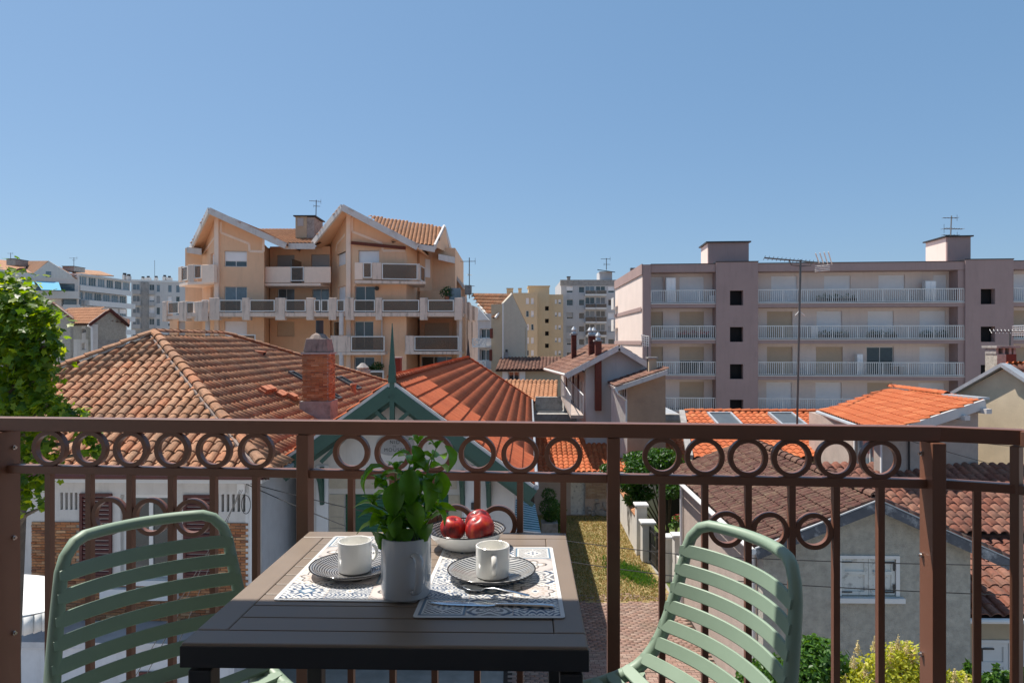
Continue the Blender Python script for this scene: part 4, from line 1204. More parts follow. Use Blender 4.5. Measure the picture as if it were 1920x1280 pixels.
b = MB(); loft(b, [(S0 + ds * (0.044 + (Ls - 0.044) * q) + Vector((0, 0, zz)), ss_ * w, Vector((0, 0, h))) for q, w, h, zz in ((0, 0.0042, 0.001, 0.001), (0.08, 0.0026, 0.0014, 0.004), (0.3, 0.0026, 0.0014, 0.006), (0.7, 0.0045, 0.0011, 0.003), (0.95, 0.006, 0.001, 0.0), (1.0, 0.003, 0.0008, 0))])
b.build('handle', M['cutlery'], sp_, smooth=True)
# ================================================================== ground
quad_sheet('ground', [(-900, -60), (900, -60), (900, 1500), (-900, 1500)], GZ - 0.02, M['asphalt'])
TH_ = R(1.42)
UX = Vector((math.cos(TH_), -math.sin(TH_), 0)); DU = Vector((math.sin(TH_), math.cos(TH_), 0)); UP = Vector((0, 0, 1))
def ray_plane(px, py, p, n):
    r = Vector(((px - 960) / F, 1, (640 - py) / F)); n = Vector(n)
    return r * (Vector(p).dot(n) / r.dot(n))
def pl_pts(pxs, a, b, c):
    n = (Vector(b) - Vector(a)).cross(Vector(c) - Vector(a)).normalized()
    return [ray_plane(x, y, a, n) for x, y in pxs]

# ------------------------------------------------------------------ A: hipped house on the left
C_ = Vector((-5.12, 14.5, -2.80)); A_ = C_ - UX * 10.5
AP = Vector((-10.36, 20.0, 0.20)); RE = AP + DU * 4.75; RE.z = 0.20
B_R = C_ + DU * 22.0; B_L = A_ + DU * 22.0
hh = thing('hipped_house', 'white house with brick bands, dark red shutters and large hipped clay tile roof', 'house', (-9, 18, GZ))
roof_plane(hh, [A_, C_, AP], (0, 1), M['tile_old'], 0.255, 0.35, h=0.075, nind=300, margin=-0.02)
roof_plane(hh, [C_, B_R, RE, AP], (0, 1), M['tile_old'], 0.255, 0.35, h=0.075, nind=0, margin=-0.02)
MB().slab([A_, AP, RE, B_L], 0.1).build('roof_deck', M['tile_old'], hh)
MB().slab([B_L, RE, B_R], 0.1).build('roof_deck', M['tile_old'], hh)
ridge_caps(hh, C_ + Vector((0, 0, 0.06)), AP + Vector((0, 0, 0.07)), M['tile_old'], r=0.13, l=0.40)
ridge_caps(hh, A_ + Vector((0, 0, 0.06)), AP + Vector((0, 0, 0.07)), M['tile_old'], r=0.13, l=0.45)
ridge_caps(hh, AP + Vector((0, 0, 0.07)), RE + Vector((0, 0, 0.07)), M['tile_old'], r=0.12, l=0.40)
ridge_caps(hh, B_R + Vector((0, 0, 0.06)), RE + Vector((0, 0, 0.07)), M['tile_old'], r=0.12, l=0.40)
# mortar strip left of the front hip
d_ = (AP - C_).normalized(); off = Vector((-0.20, -0.0, 0.0))
MB().beam(C_ + off + Vector((0, 0, 0.055)), AP + off * 0.9 + Vector((0, 0, 0.02)), 0.07, 0.09).build('hip_mortar', M['hood'], hh)
FA = Fr(A_ + UX * 0.4 + DU * 0.45, C_ - UX * 0.45 + DU * 0.45)
LA = FA.L; zt = -2.86
w1 = FA.rect(226, 927, 331, 1084)
vents = [FA.rect(113 + 9.0 * k, 923, 118 + 9.0 * k, 955) for k in range(4)] + [FA.rect(405 + 10 * k, 926, 410 + 10 * k, 959) for k in range(6)]
w2 = FA.rect(262, 1252, 338, 1420)
wall(hh, FA, 0, LA, GZ, zt, [w1, w2] + vents, M['white_plaster'], th=0.35)
window(hh, FA, w1, 'glass', nm=2, trans=2, fw=0.085, rec=0.10, label='tall white window between dark red shutters')
window(hh, FA, w2, 'glass', nm=2, trans=1, rec=0.12)
for v_ in vents: MB(FA).box((v_[0], -0.3, v_[2]), (v_[1], -0.2, v_[3])).build('vent_back', M['void'], hh)
def shutter_leaf(parent, fr, rc, mat, d=0.0, n=18):
    u0, u1, z0, z1 = rc
    b = MB(fr).box((u0, d + 0.004, z0), (u0 + 0.06, d + 0.045, z1)).box((u1 - 0.06, d + 0.004, z0), (u1, d + 0.045, z1))
    for zz in (z0, (z0 + z1) / 2 - 0.03, z1 - 0.07): b.box((u0 + 0.06, d + 0.004, zz), (u1 - 0.06, d + 0.044, zz + 0.07))
    s_ = b.build('shutter', mat, parent)
    hgt = z1 - z0; 
    for k in range(n):
        z = z0 + 0.07 + (hgt - 0.14) * (k + 0.5) / n
        MB(fr).hexa([(u0 + 0.06, d + 0.006, z - 0.03), (u1 - 0.06, d + 0.006, z - 0.03), (u1 - 0.06, d + 0.03, z - 0.045), (u0 + 0.06, d + 0.03, z - 0.045),
                     (u0 + 0.06, d + 0.006, z + 0.03), (u1 - 0.06, d + 0.006, z + 0.03), (u1 - 0.06, d + 0.03, z + 0.0), (u0 + 0.06, d + 0.03, z + 0.0)]).build('slat', mat, s_)
for rc in (FA.rect(151, 924, 211, 1083), FA.rect(345, 927, 400, 1083)): shutter_leaf(hh, FA, rc, M['red_wood'])
for rc in (FA.rect(205, 1252, 258, 1420), FA.rect(342, 1252, 395, 1420)): shutter_leaf(hh, FA, rc, M['red_wood'])
sl = FA.rect(195, 1100, 336, 1120); MB(FA).box((sl[0], 0.002, sl[2]), (sl[1], 0.16, sl[3])).build('sill', M['white_paint'], hh)
fr_ = FA.rect(222, 1086, 336, 1096); MB(FA).box((fr_[0], 0.002, fr_[2]), (fr_[1], 0.07, fr_[3])).build('sill', M['white_paint'], hh)
zb0 = FA.uz(200, 1162)[1]; zb1 = FA.uz(200, 978)[1]
uL = FA.U(60); uR = FA.U(466)
gap = [FA.rect(151, 900, 400, 1084), (sl[0], sl[1], sl[2], sl[3]), (fr_[0], fr_[1], fr_[2], fr_[3])]
MB(FA).box((uL, 0.001, zb0), (FA.U(150), 0.004, zb1)).box((FA.U(402), 0.001, zb0), (uR, 0.004, zb1)).box((FA.U(150), 0.001, zb0), (FA.U(402), 0.004, fr_[2])).build('mortar_bed', M['mortar'], hh)
brickwork(hh, FA, uL, uR, zb0, zb1, 0.010, bw=0.22, bh=0.062, mat=M['brick'], holes=gap, nind=300, proud=0.018, rnd=0.009)
# gutter, corner pipe, ledge
MB(FA).tube([(-0.4, 0.5, -2.83), (LA + 0.35, 0.5, -2.83)], 0.07, 8).build('gutter', M['red_wood'], hh)
MB(FA).box((-0.3, 0.002, -2.99), (LA + 0.3, 0.42, -2.90)).build('eave_board', M['white_paint'], hh)
MB(FA).tube([(LA - 0.06, 0.07, -2.95), (LA - 0.06, 0.07, GZ)], 0.05, 8).build('downpipe', M['white_paint'], hh)
MB(FA).box((LA - 0.22, 0.001, GZ), (LA, 0.012, -3.0)).build('corner_band', M['white_paint'], hh)
FAs = Fr(FA.P(LA, 0, 0), FA.P(LA, 0, 0) + DU * 21)
wall(hh, FAs, 0.36, 21, GZ, zt, [], M['shade_plaster'], name='side_wall')
FAl = Fr(FA.P(0, 0, 0) + DU * 21, FA.P(0, 0, 0))
wall(hh, FAl, 0, 20.6, GZ, zt, [], M['white_plaster'], name='side_wall')
MB(FAs).tube([(-0.1, 0.42, -2.86), (21.3, 0.42, -2.86)], 0.07, 8).build('gutter', M['zinc'], hh)
zl = FA.uz(100, 1161)[1]
# lean-to in front with flat zinc ledge
lt = thing('lean_to', 'white rendered lean-to with zinc ledge below the brick band', 'extension', tuple(FA.P(LA / 2, 0.9, GZ)))
MB(FA).box((0.2, 0.36, GZ), (LA - 0.02, 1.05, zl - 0.12)).build('wall', M['shade_plaster'], lt)
MB(FA).box((0.1, 0.03, zl - 0.12), (LA, 1.12, zl - 0.0)).build('zinc_ledge', M['zinc'], lt)
rc_ = FA.rect(262, 1258, 332, 1300, 1.05)
MB(FA).box((rc_[0], 1.052, GZ), (rc_[1], 1.09, rc_[3])).build('red_door', M['red_wood'], lt)
# meter box and cables at the corner
jb = thing('cable_box', 'small white cable box with looped cables under the eave corner', 'cable box', tuple(FA.P(LA - 0.2, 0.05, -3.2)))
r0 = FA.rect(448, 905, 462, 924); MB(FA).box((r0[0], 0.013, r0[2]), (r0[1], 0.10, r0[3])).build('box', M['white_paint'], jb)
cc = FA.P((r0[0] + r0[1]) / 2, 0.1, r0[2])
lp = [cc + Vector((0.10 * math.sin(a) + 0.12, -0.02, -0.22 + 0.2 * math.cos(a))) for a in [2 * math.pi * k / 14 for k in range(14)]]
MB().tube(lp, 0.008, 5, closed=True).build('cable_loop', M['cable'], jb)

# skylights, vent tiles and stack of tiles lying on the right slope
nR = (B_R - C_).cross(AP - C_).normalized(); nR = nR if nR.z > 0 else -nR
sR = nR.cross(DU).normalized(); sR = sR if sR.z > 0 else -sR
def on_roof(px, py): return ray_plane(px, py, C_, nR)
BR = Matrix((DU, sR, nR)).transposed()
def roof_box(mb, c, a0, a1, b0, b1, h0, h1):
    p = [c + DU * a + sR * b + nR * h for (a, b, h) in ((a0, b0, h0), (a1, b0, h0), (a1, b1, h0), (a0, b1, h0), (a0, b0, h1), (a1, b0, h1), (a1, b1, h1), (a0, b1, h1))]
    return mb.hexa(p)
for (px, py, L_, W_, lab) in ((652, 722, 0.78, 1.0, 'open skylight with dark blind on the hipped roof beside the chimney'), (560, 712, 0.5, 0.8, 'closed skylight left of the brick chimney'), (617, 742, 0.5, 0.8, 'closed skylight just right of the brick chimney')):
    c = on_roof(px, py); t = thing('skylight', lab, 'skylight', tuple(c), 'skylights on the hipped roof')
    mb = MB()
    roof_box(mb, c, -L_ / 2, -L_ / 2 + 0.07, -W_ / 2, W_ / 2, 0.02, 0.15); roof_box(mb, c, L_ / 2 - 0.07, L_ / 2, -W_ / 2, W_ / 2, 0.02, 0.15)
    roof_box(mb, c, -L_ / 2 + 0.07, L_ / 2 - 0.07, -W_ / 2, -W_ / 2 + 0.07, 0.02, 0.148); roof_box(mb, c, -L_ / 2 + 0.07, L_ / 2 - 0.07, W_ / 2 - 0.07, W_ / 2, 0.02, 0.148)
    mb.build('frame', M['grey_metal'], t)
    roof_box(MB(), c, -L_ / 2 + 0.07, L_ / 2 - 0.07, -W_ / 2 + 0.07, W_ / 2 - 0.07, 0.08, 0.11).build('pane', M['glass'], t)
for (px, py) in ((483, 664),):
    c = on_roof(px, py); t = thing('roof_vent', 'small raised vent tile near the top of the hipped roof', 'roof vent', tuple(c))
    mb = MB(); mb.hexa([c + DU * a + sR * b + nR * h for (a, b, h) in ((-0.15, -0.2, 0.05), (0.15, -0.2, 0.05), (0.15, 0.2, 0.05), (-0.15, 0.2, 0.05), (-0.13, -0.2, 0.22), (0.13, -0.2, 0.22), (0.13, 0.18, 0.07), (-0.13, 0.18, 0.07))]); mb.build('hood', M['terracotta'], t)
    roof_box(MB(), c, -0.1, 0.1, -0.215, -0.205, 0.08, 0.18).build('opening', M['void'], t)
c = on_roof(508, 740); t = thing('tile_stack', 'loose spare clay tiles piled on the hipped roof left of the chimney', 'tiles', tuple(c))
rg = random.Random(4)
for k, (a, b, h) in enumerate(((-0.5, 0.1, 0.10), (-0.15, 0.12, 0.10), (0.15, 0.1, 0.1), (-0.4, 0.1, 0.17), (0.0, 0.1, 0.17), (0.45, -0.15, 0.10), (0.55, -0.5, 0.10), (0.5, -0.45, 0.17), (0.2, -0.2, 0.1))):
    mb = MB(); roof_box(mb, c, a - 0.18, a + 0.18, b - 0.11, b + 0.11, h, h + 0.06); mb.build('loose_tile', M['terracotta'], t)
c = on_roof(663, 738); t = thing('roof_vent', 'small round terracotta vent pipe below the open skylight', 'vent pipe', tuple(c))
MB().tube([c, c + UP * 0.32], 0.10, 12).build('pipe', M['terracotta'], t, smooth=True); MB().tube([c + UP * 0.325, c + UP * 0.40], [0.14, 0.12], 12).build('cap', M['terracotta'], t, smooth=True)

# brick chimney
cx, cy = -5.85, 20.9
ch = thing('brick_chimney', 'tall orange brick chimney with concrete hood and black flue on the hipped roof', 'chimney', (cx, cy, -2.4))
def zz(py, y=cy - 0.35): return (640 - py) / F * y
hw_c, hd_c = 0.375, 0.36
MB().box((cx - hw_c, cy - hd_c, zz(752)), (cx + hw_c, cy + hd_c, zz(664))).build('core', M['mortar'], ch)
FC = frame_xy(cx - hw_c, cy - hd_c, cx + hw_c, cy - hd_c); FCr = frame_xy(cx + hw_c, cy - hd_c, cx + hw_c, cy + hd_c); FCl = frame_xy(cx - hw_c, cy + hd_c, cx - hw_c, cy - hd_c)
for ff in (FC, FCr, FCl): brickwork(ch, ff, 0, ff.L, zz(752), zz(664), 0.004, bw=0.24, bh=0.052, joint=0.010, mat=M['brick'], nind=100, proud=0.022, rnd=0.012)
MB().box((cx - 0.46, cy - 0.44, zz(752) - 1.3), (cx + 0.46, cy + 0.44, zz(752))).build('rendered_base', M['concrete'], ch)
MB().box((cx - 0.43, cy - 0.41, zz(664)), (cx + 0.43, cy + 0.41, zz(664) + 0.06)).build('cornice', M['concrete'], ch)
z1_ = zz(664) + 0.062; z2_ = zz(634)
MB().hexa([(cx - 0.38, cy - 0.37, z1_), (cx + 0.38, cy - 0.37, z1_), (cx + 0.38, cy + 0.37, z1_), (cx - 0.38, cy + 0.37, z1_), (cx - 0.31, cy - 0.30, z2_), (cx + 0.31, cy - 0.30, z2_), (cx + 0.31, cy + 0.30, z2_), (cx - 0.31, cy + 0.30, z2_)]).build('hood', M['hood'], ch, bevel=0.03)
MB().lathe([(0, 0.0), (0.30, 0), (0.22, 0.10), (0.1, 0.16), (0, 0.17)], (cx, cy, z2_), 10).build('mortar_cap', M['hood'], ch)
MB().tube([(cx + 0.02, cy, z2_ + 0.1), (cx + 0.02, cy, zz(600))], 0.115, 14).build('flue', M['dark_metal'], ch, smooth=True)

# ------------------------------------------------------------------ B: gabled house with green woodwork
Rf = Vector((-2.78, 16.0, -0.903)); gh = thing('gabled_house', 'white gabled house with dark green bargeboards and bright orange tile roof', 'house', (-2.5, 17, GZ))
Ef = Rf + UX * 3.27 + Vector((0, 0, -2.40)); Eb = Ef + DU * 23.6; Rb = Rf + DU * 20.0
Lf = Rf - UX * 2.55 + Vector((0, 0, -1.83)); Lb = Lf + DU * 23.0
roof_plane(gh, [Ef, Eb, Rb, Rf], (0, 1), M['tile_orange'], 0.135, 0.375, h=0.030, nind=300, margin=0.02, jit=0.35, seg=4, th=0.03, flat=0.3)
roof_plane(gh, [Lb, Lf, Rf, Rb], (0, 1), M['tile_orange'], 0.135, 0.375, h=0.030, nind=0, margin=0.02, jit=0.35, seg=4, th=0.03, flat=0.3)
MB().slab([Eb, Rb, Lb], 0.1).build('roof_deck', M['tile_orange'], gh)
ridge_caps(gh, Rf + Vector((0, 0, 0.05)), Rb + Vector((0, 0, 0.05)), M['tile_orange'], r=0.12, l=0.30)
ridge_caps(gh, Eb + Vector((0, 0, 0.03)), Rb + Vector((0, 0, 0.05)), M['tile_orange'], r=0.10, l=0.36)
# verge edge and gutter
MB().beam(Ef - DU * 0.03 - UP * 0.05, Rf - DU * 0.03 - UP * 0.05, 0.05, 0.10).build('verge_strip', M['white_fascia'], gh)
MB().beam(Lf - DU * 0.03 - UP * 0.05, Rf - DU * 0.03 - UP * 0.05, 0.05, 0.10).build('verge_strip', M['white_fascia'], gh)
MB().tube([Ef + UX * 0.07 - UP * 0.06, Eb + UX * 0.07 - UP * 0.06], 0.065, 8).build('gutter', M['zinc'], gh)
def rake(a, b, w, h, drop, dy, name, mat=M['green_paint'], parent=gh):
    o_ = DU * dy - UP * drop
    MB().beam(a + o_, b + o_, w, h).build(name, mat, parent)
rake(Ef, Rf, 0.06, 0.30, 0.26, -0.04, 'bargeboard'); rake(Lf, Rf, 0.06, 0.30, 0.26, -0.04, 'bargeboard')
rake(Ef, Rf, 0.05, 0.10, 0.50, 0.10, 'bargeboard'); rake(Lf, Rf, 0.05, 0.10, 0.50, 0.10, 'bargeboard')
FG = Fr(Lf + UX * 0.35 + DU * 0.62, Ef - UX * 0.45 + DU * 0.62); LG = FG.L
Fb = Fr(Rf - UX * 3 - DU * 0.02, Rf + UX * 3 - DU * 0.02)
k0 = Fb.U(735.5)
MB(Fb).box((k0 - 0.055, -0.06, Fb.uz(735, 795)[1]), (k0 + 0.055, 0.05, Rf.z + 0.05)).build('king_post', M['green_paint'], gh)
def fpt(px, py, d=0.0): u, z = Fb.uz(px, py, d); return (u, d, z)
for (a, b) in (((700, 766), (727, 792)), ((771, 768), (745, 792)), ((655, 812), (602, 866)), ((846, 812), (893, 862))):
    MB(Fb).beam(fpt(*a), fpt(*b), 0.06, 0.09).build('truss_brace', M['green_paint'], gh)
MB(Fb).box((Fb.U(640), -0.05, Fb.uz(640, 803)[1]), (Fb.U(840), 0.03, Fb.uz(640, 791)[1])).build('tie_beam', M['green_paint'], gh)
# finials
zt_ = Fb.uz(735, 606)[1]; fc = Fb.P(k0, 0, 0)
def spike(c, z0, z1, w, mat, parent):
    m_ = z0 + (z1 - z0) * 0.30
    b = MB()
    b.hexa([(c.x - w, c.y - w, z0), (c.x + w, c.y - w, z0), (c.x + w, c.y + w, z0), (c.x - w, c.y + w, z0), (c.x - w * 0.8, c.y - w * 0.8, m_), (c.x + w * 0.8, c.y - w * 0.8, m_), (c.x + w * 0.8, c.y + w * 0.8, m_), (c.x - w * 0.8, c.y + w * 0.8, m_)])
    w2 = w * 0.72; w3 = w * 0.08
    b.hexa([(c.x - w2, c.y - w2, m_ + 0.002), (c.x + w2, c.y - w2, m_ + 0.002), (c.x + w2, c.y + w2, m_ + 0.002), (c.x - w2, c.y + w2, m_ + 0.002), (c.x - w3, c.y - w3, z1), (c.x + w3, c.y - w3, z1), (c.x + w3, c.y + w3, z1), (c.x - w3, c.y + w3, z1)])
    b.build('finial', mat, parent)
spike(fc, Rf.z - 0.05, zt_, 0.085, M['green_paint'], gh)
spike(Rb + UX * 0.0, Rb.z, Rb.z + 1.05, 0.10, M['dark_metal'], gh)
# gable and front wall
zw = Lf.z - 0.25
gl = [(0, zw), (LG, zw), (LG, Ef.z + 0.12), (FG.U(735.5), Rf.z - 0.20), (0, Lf.z + 0.10)]
gable_wall(gh, FG, [(0, zw), (LG, zw), (LG, Ef.z + 0.02 + 0.15), (FG.U(737), Rf.z - 0.14), (0, Lf.z + 0.10)], M['white_plaster'], th=0.2)
gd = FG.rect(646, 926, 841, 1075)
wall(gh, FG, 0, LG, GZ, zw - 0.0, [gd], M['white_plaster'], th=0.3, reveal=0.15)
gdr = MB(FG).box((gd[0] + 0.002, -0.16, gd[2]), (gd[1] - 0.002, -0.13, gd[3])).build('shutter_panel', M['green_shutter'], gh, label='dark green slatted roller shutter')
nsl = 24
for k in range(nsl):
    z = gd[2] + (gd[3] - gd[2]) * (k + 0.5) / nsl; hh_ = (gd[3] - gd[2]) / nsl / 2
    MB(FG).hexa([(gd[0] + 0.004, -0.129, z - hh_), (gd[1] - 0.004, -0.129, z - hh_), (gd[1] - 0.004, -0.09, z - hh_ * 0.9), (gd[0] + 0.004, -0.09, z - hh_ * 0.9), (gd[0] + 0.004, -0.129, z + hh_ * 0.8), (gd[1] - 0.004, -0.129, z + hh_ * 0.8), (gd[1] - 0.004, -0.118, z + hh_ * 0.7), (gd[0] + 0.004, -0.118, z + hh_ * 0.7)]).build('slat', M['green_shutter'], gdr)
su0, su1 = FG.U(617), FG.U(866); sz1 = FG.uz(700, 896)[1]; sz0 = gd[2]
jb_ = MB(FG)
jb_.box((su0, 0.001, sz0), (gd[0] - 0.002, 0.003, gd[3])).box((gd[1] + 0.002, 0.001, sz0), (su1, 0.003, gd[3])).box((su0, 0.001, gd[3]), (su1, 0.003, sz1))
jb_.build('joint_bed', M['stone_joint'], gh)
brickwork(gh, FG, su0, su1, sz0, sz1, 0.006, bw=0.62, bh=0.245, joint=0.012, mat=M['stone_beige'], holes=[(gd[0] - 0.28, gd[1] + 0.28, gd[2] - 1, gd[3])], name='stone_block', proud=0.014, rnd=0.002)
for (a, b) in ((su0, gd[0]), (gd[1], su1)):
    n_ = int((gd[3] - sz0) / 0.245)
    for k in range(n_):
        MB(FG).box((a + 0.006, 0.004, sz0 + (gd[3] - sz0) * k / n_ + 0.006), (b - 0.006, 0.019, sz0 + (gd[3] - sz0) * (k + 1) / n_ - 0.006)).build('stone_block', M['stone_beige'], gh)
for (a, b) in ((594, 616), (870, 899)):
    MB(FG).box((FG.U(a), 0.002, GZ), (FG.U(b), 0.03, zw)).build('corner_band', M['white_paint'], gh)
def bracket(px, py0, py1, out, name='eave_bracket'):
    u, z0 = FG.uz(px, py0); _, z1 = FG.uz(px, py1)
    pts = [(u, out, z0), (u, out * 0.72, z0 - 0.06), (u, out * 0.38, z0 + (z1 - z0) * 0.35), (u, 0.10, z0 + (z1 - z0) * 0.7), (u, 0.05, z1)]
    b = MB(FG).tube(pts, [0.07, 0.07, 0.065, 0.06, 0.055], 6)
    b.box((u - 0.05, 0.002, z1), (u + 0.05, 0.07, z0 + 0.05))
    b.build(name, M['green_paint'], gh)
bracket(605, 878, 944, 0.55); bracket(868, 885, 950, 0.55); bracket(917, 893, 950, 0.5)
pq = thing('house_sign', 'pale oval house name sign under the green gable', 'sign', tuple(FG.P(FG.U(740), 0.03, FG.uz(740, 832)[1])))
uc, zc = FG.uz(741, 834); 
MB(FG).prism([(uc + 0.46 * math.copysign(abs(math.cos(a)) ** 0.7, math.cos(a)), 0.003, zc + 0.25 * math.copysign(abs(math.sin(a)) ** 0.9, math.sin(a))) for a in [2 * math.pi * k / 28 for k in range(28)]], (0, 0.025, 0)).build('plaque', mk('sign_pale_grey', (0.33, 0.32, 0.31), 0.6, bump=0), pq)
def lettering(txt, fr, px, py, size, mat, parent, d=0.031, sp=1.25):
    cu = bpy.data.curves.new('lettering', 'FONT'); cu.body = txt; cu.size = size; cu.align_x = 'CENTER'; cu.align_y = 'CENTER'; cu.space_character = sp; cu.extrude = 0.002
    o = bpy.data.objects.new('tmp', cu); COL.objects.link(o)
    bpy.context.view_layer.update()
    me = bpy.data.meshes.new_from_object(o.evaluated_get(bpy.context.evaluated_depsgraph_get())); bpy.data.objects.remove(o)
    me.materials.clear(); me.materials.append(mat)
    ob = bpy.data.objects.new('lettering', me); COL.objects.link(ob); ob.parent = parent
    u, z = fr.uz(px, py)
    Bm = Matrix((fr.u, UP, fr.n)).transposed().to_4x4(); Bm.translation = fr.P(u, d, z) - ORG.get(parent.name, Vector())
    ob.matrix_basis = Bm
    return ob
lm = mk('sign_letters_dark', (0.05, 0.05, 0.05), 0.7, bump=0)
lettering('NID', FG, 740.5, 828.5, 0.12, lm, pq); lettering('DE', FG, 740, 836, 0.06, lm, pq); lettering('MOUSSE', FG, 740.5, 843, 0.12, lm, pq)
# side wall, meter box, porch, striped awning
FGs = Fr(FG.P(LG, 0, 0), FG.P(LG, 0, 0) + DU * 22.5)
dr = FGs.rect(1003, 905, 1013, 1000)
wall(gh, FGs, 0.31, 22.5, GZ, Ef.z - 0.05, [(2.2, 3.6, GZ, -4.6), (8, 9.2, -6.4, -4.9)], M['white_plaster'], name='side_wall')
window(gh, FGs, (2.2, 3.6, GZ, -4.6), 'glass', nm=2); window(gh, FGs, (8, 9.2, -6.4, -4.9), 'glass', nm=2)
mbx = FG.rect(884, 941, 893, 953); MB(FG).box((mbx[0], 0.031, mbx[2]), (mbx[1], 0.11, mbx[3])).build('meter_box', M['dark_metal'], gh)
aw = thing('striped_awning', 'teal and white striped awning on the side of the gabled house', 'awning', (0.4, 18.5, -5.2))
a0, a1, a2, a3 = P(951, 930, 18.2), P(1003, 944, 18.9), P(1014, 998, 17.0), P(946, 992, 16.9)
mt = mk('teal_stripe_canvas', (0.045, 0.16, 0.19), 0.8, bump=0); mw = mk('pale_stripe_canvas', (0.42, 0.55, 0.58), 0.8, bump=0)
nst = 26; b1, b2 = MB(), MB()
for k in range(nst):
    q0, q1 = k / nst, (k + 1) / nst
    q_ = [a0.lerp(a3, q0), a1.lerp(a2, q0), a1.lerp(a2, q1), a0.lerp(a3, q1)]
    (b1 if k % 2 else b2).slab(q_, 0.006)
b1.build('dark_stripes', mt, aw); b2.build('pale_stripes', mw, aw)
MB().tube([a3, a2], 0.02, 6).build('front_bar', M['white_paint'], aw)
for (a, b) in (((930, 949), (966, 905)), ((921, 897), (972, 899))):
    MB().beam(P(*a, 16.9), P(*b, 16.9 if b[1] > 900 else 16.9), 0.07, 0.08, up=(0, 1, 0)).build('porch_strut', M['green_paint'], gh)
# red pipe stack behind the finial
rp = thing('red_chimney', 'slim red brick chimney rising behind the green finial', 'chimney', tuple(P(744, 700, 24)))
c = P(744, 690, 24.5); MB().box((c.x - 0.15, c.y - 0.2, -2.5), (c.x + 0.15, c.y + 0.2, (640 - 672) / F * 24.3)).build('stack', M['brick_red'], rp)
MB().box((c.x - 0.18, c.y - 0.23, (640 - 671.8) / F * 24.3), (c.x + 0.18, c.y + 0.23, (640 - 669) / F * 24.3)).build('cap', M['concrete'], rp)
cw = thing('cowl', 'small masonry chimney with a wire cowl behind the hipped roof ridge', 'chimney', tuple(P(680, 700, 30)))
c = P(680, 693, 36.6); MB().box((c.x - 0.35, c.y - 0.3, -3.0), (c.x + 0.35, c.y + 0.3, c.z)).build('stack', M['concrete'], cw); MB().lathe([(0.3, 0), (0.34, 0.12), (0.1, 0.35), (0, 0.36)], (c.x, c.y, c.z), 10).build('pot', M['concrete'], cw)

# ------------------------------------------------------------------ courtyard
cpl = lambda pts: [(x, y) for x, y in pts]
gz = GZ
gr = thing('dummy', '', '', (0, 0, 0)); bpy.data.objects.remove(gr)
lawn = MB(); lawn.poly([(0.6, 20.6, gz - 0.006), (4.9, 20.6, gz - 0.006), (4.75, 31.0, gz - 0.006), (0.9, 31.0, gz - 0.006)])
lm_ = mk('dry_lawn', (0.33, 0.25, 0.11), 1.0, var=0.3, vs=3, bump=1.0, bs=60, stain=0.75, scol=(0.13, 0.16, 0.035), ss=0.55, dist=0.03)
lawn.build('lawn', lm_, kind='structure')
rngn = np.random.RandomState(3)
n = 26000
Mx = np.zeros((n, 4, 4)); Mx[:, 3, 3] = 1
px_ = rngn.uniform(0.75, 4.75, n); py_ = rngn.uniform(20.7, 30.9, n)
an = rngn.uniform(0, 6.28, n); sc = rngn.uniform(0.6, 1.3, n)
Mx[:, 0, 0] = np.cos(an) * sc; Mx[:, 1, 0] = np.sin(an) * sc; Mx[:, 0, 1] = -np.sin(an) * sc; Mx[:, 1, 1] = np.cos(an) * sc; Mx[:, 2, 2] = sc
Mx[:, 0, 3] = px_; Mx[:, 1, 3] = py_; Mx[:, 2, 3] = gz - 0.01
joined('grass', [(-0.02, 0, 0), (0.02, 0, 0), (0.004, 0.03, 0.055)], [(0, 1, 2)], Mx, M['grass_dry'])
# bright green grass strip by the gate
n = 3500; Mg = Mx[:n].copy(); q = rngn.normal(.5, .28, n); w_ = rngn.normal(0, 0.22, n)
g0 = np.array([3.55, 24.3]); g1 = np.array([4.35, 22.3]); 
Mg[:, 0, 3] = g0[0] + (g1[0] - g0[0]) * q + w_; Mg[:, 1, 3] = g0[1] + (g1[1] - g0[1]) * q + w_ * 0.4
Mg[:, :3, :3] *= 1.4
o_ = joined('green_grass_strip', [(-0.02, 0, 0), (0.02, 0, 0), (0.004, 0.03, 0.06)], [(0, 1, 2)], Mg, M['leaf_bush'])
# pavers: herringbone-like running bond
pv = thing('paved_drive', 'worn clay paver drive between the gabled house and the brown roofed house', 'paving', (2.6, 17, gz)); pv['kind'] = 'structure'
mb = MB(); mb.poly([(-0.2, 8, gz - 0.012), (5.2, 8, gz - 0.012), (5.0, 21.5, gz - 0.012), (-0.2, 21.5, gz - 0.012)]); mb.build('sand_bed', M['soil'], pv)
v, f = (MB().box((-0.1, -0.05, -0.03), (0.1, 0.05, 0)).v, MB().box((-0.1, -0.05, -0.03), (0.1, 0.05, 0)).f)
v = [tuple(p) for p in v]
mats = []
rg = random.Random(9)
yy = 10.0; r_ = 0
while yy < 21.4:
    xx = 0.0 + (0.105 if r_ % 2 else 0)
    edge = 20.75 + 0.25 * math.sin(yy * 3)
    while xx < 4.9:
        if not (yy > 20.6 and rg.random() < 0.5):
            m_ = Matrix.Rotation(rg.gauss(0, 0.02), 4, 'Z'); m_.translation = Vector((xx, yy, gz + rg.gauss(0, 0.003))); mats.append(m_)
        xx += 0.211
    yy += 0.109; r_ += 1
vis = [m_ for m_ in mats]
def seen(m_):
    p = m_.translation; px = 960 + p.x / p.y * F; py = 640 - p.z / p.y * F
    return 1070 < px < 1330 and py < 1300
vis = sorted([m_ for m_ in mats if seen(m_)], key=lambda m_: m_.translation.y)
ids = set(id(m_) for m_ in vis[:300])
me = bpy.data.meshes.new('paver'); me.from_pydata(v, [], f); me.materials.append(M['paver'])
for m_ in vis[:300]: inst('paver', me, pv, m_)
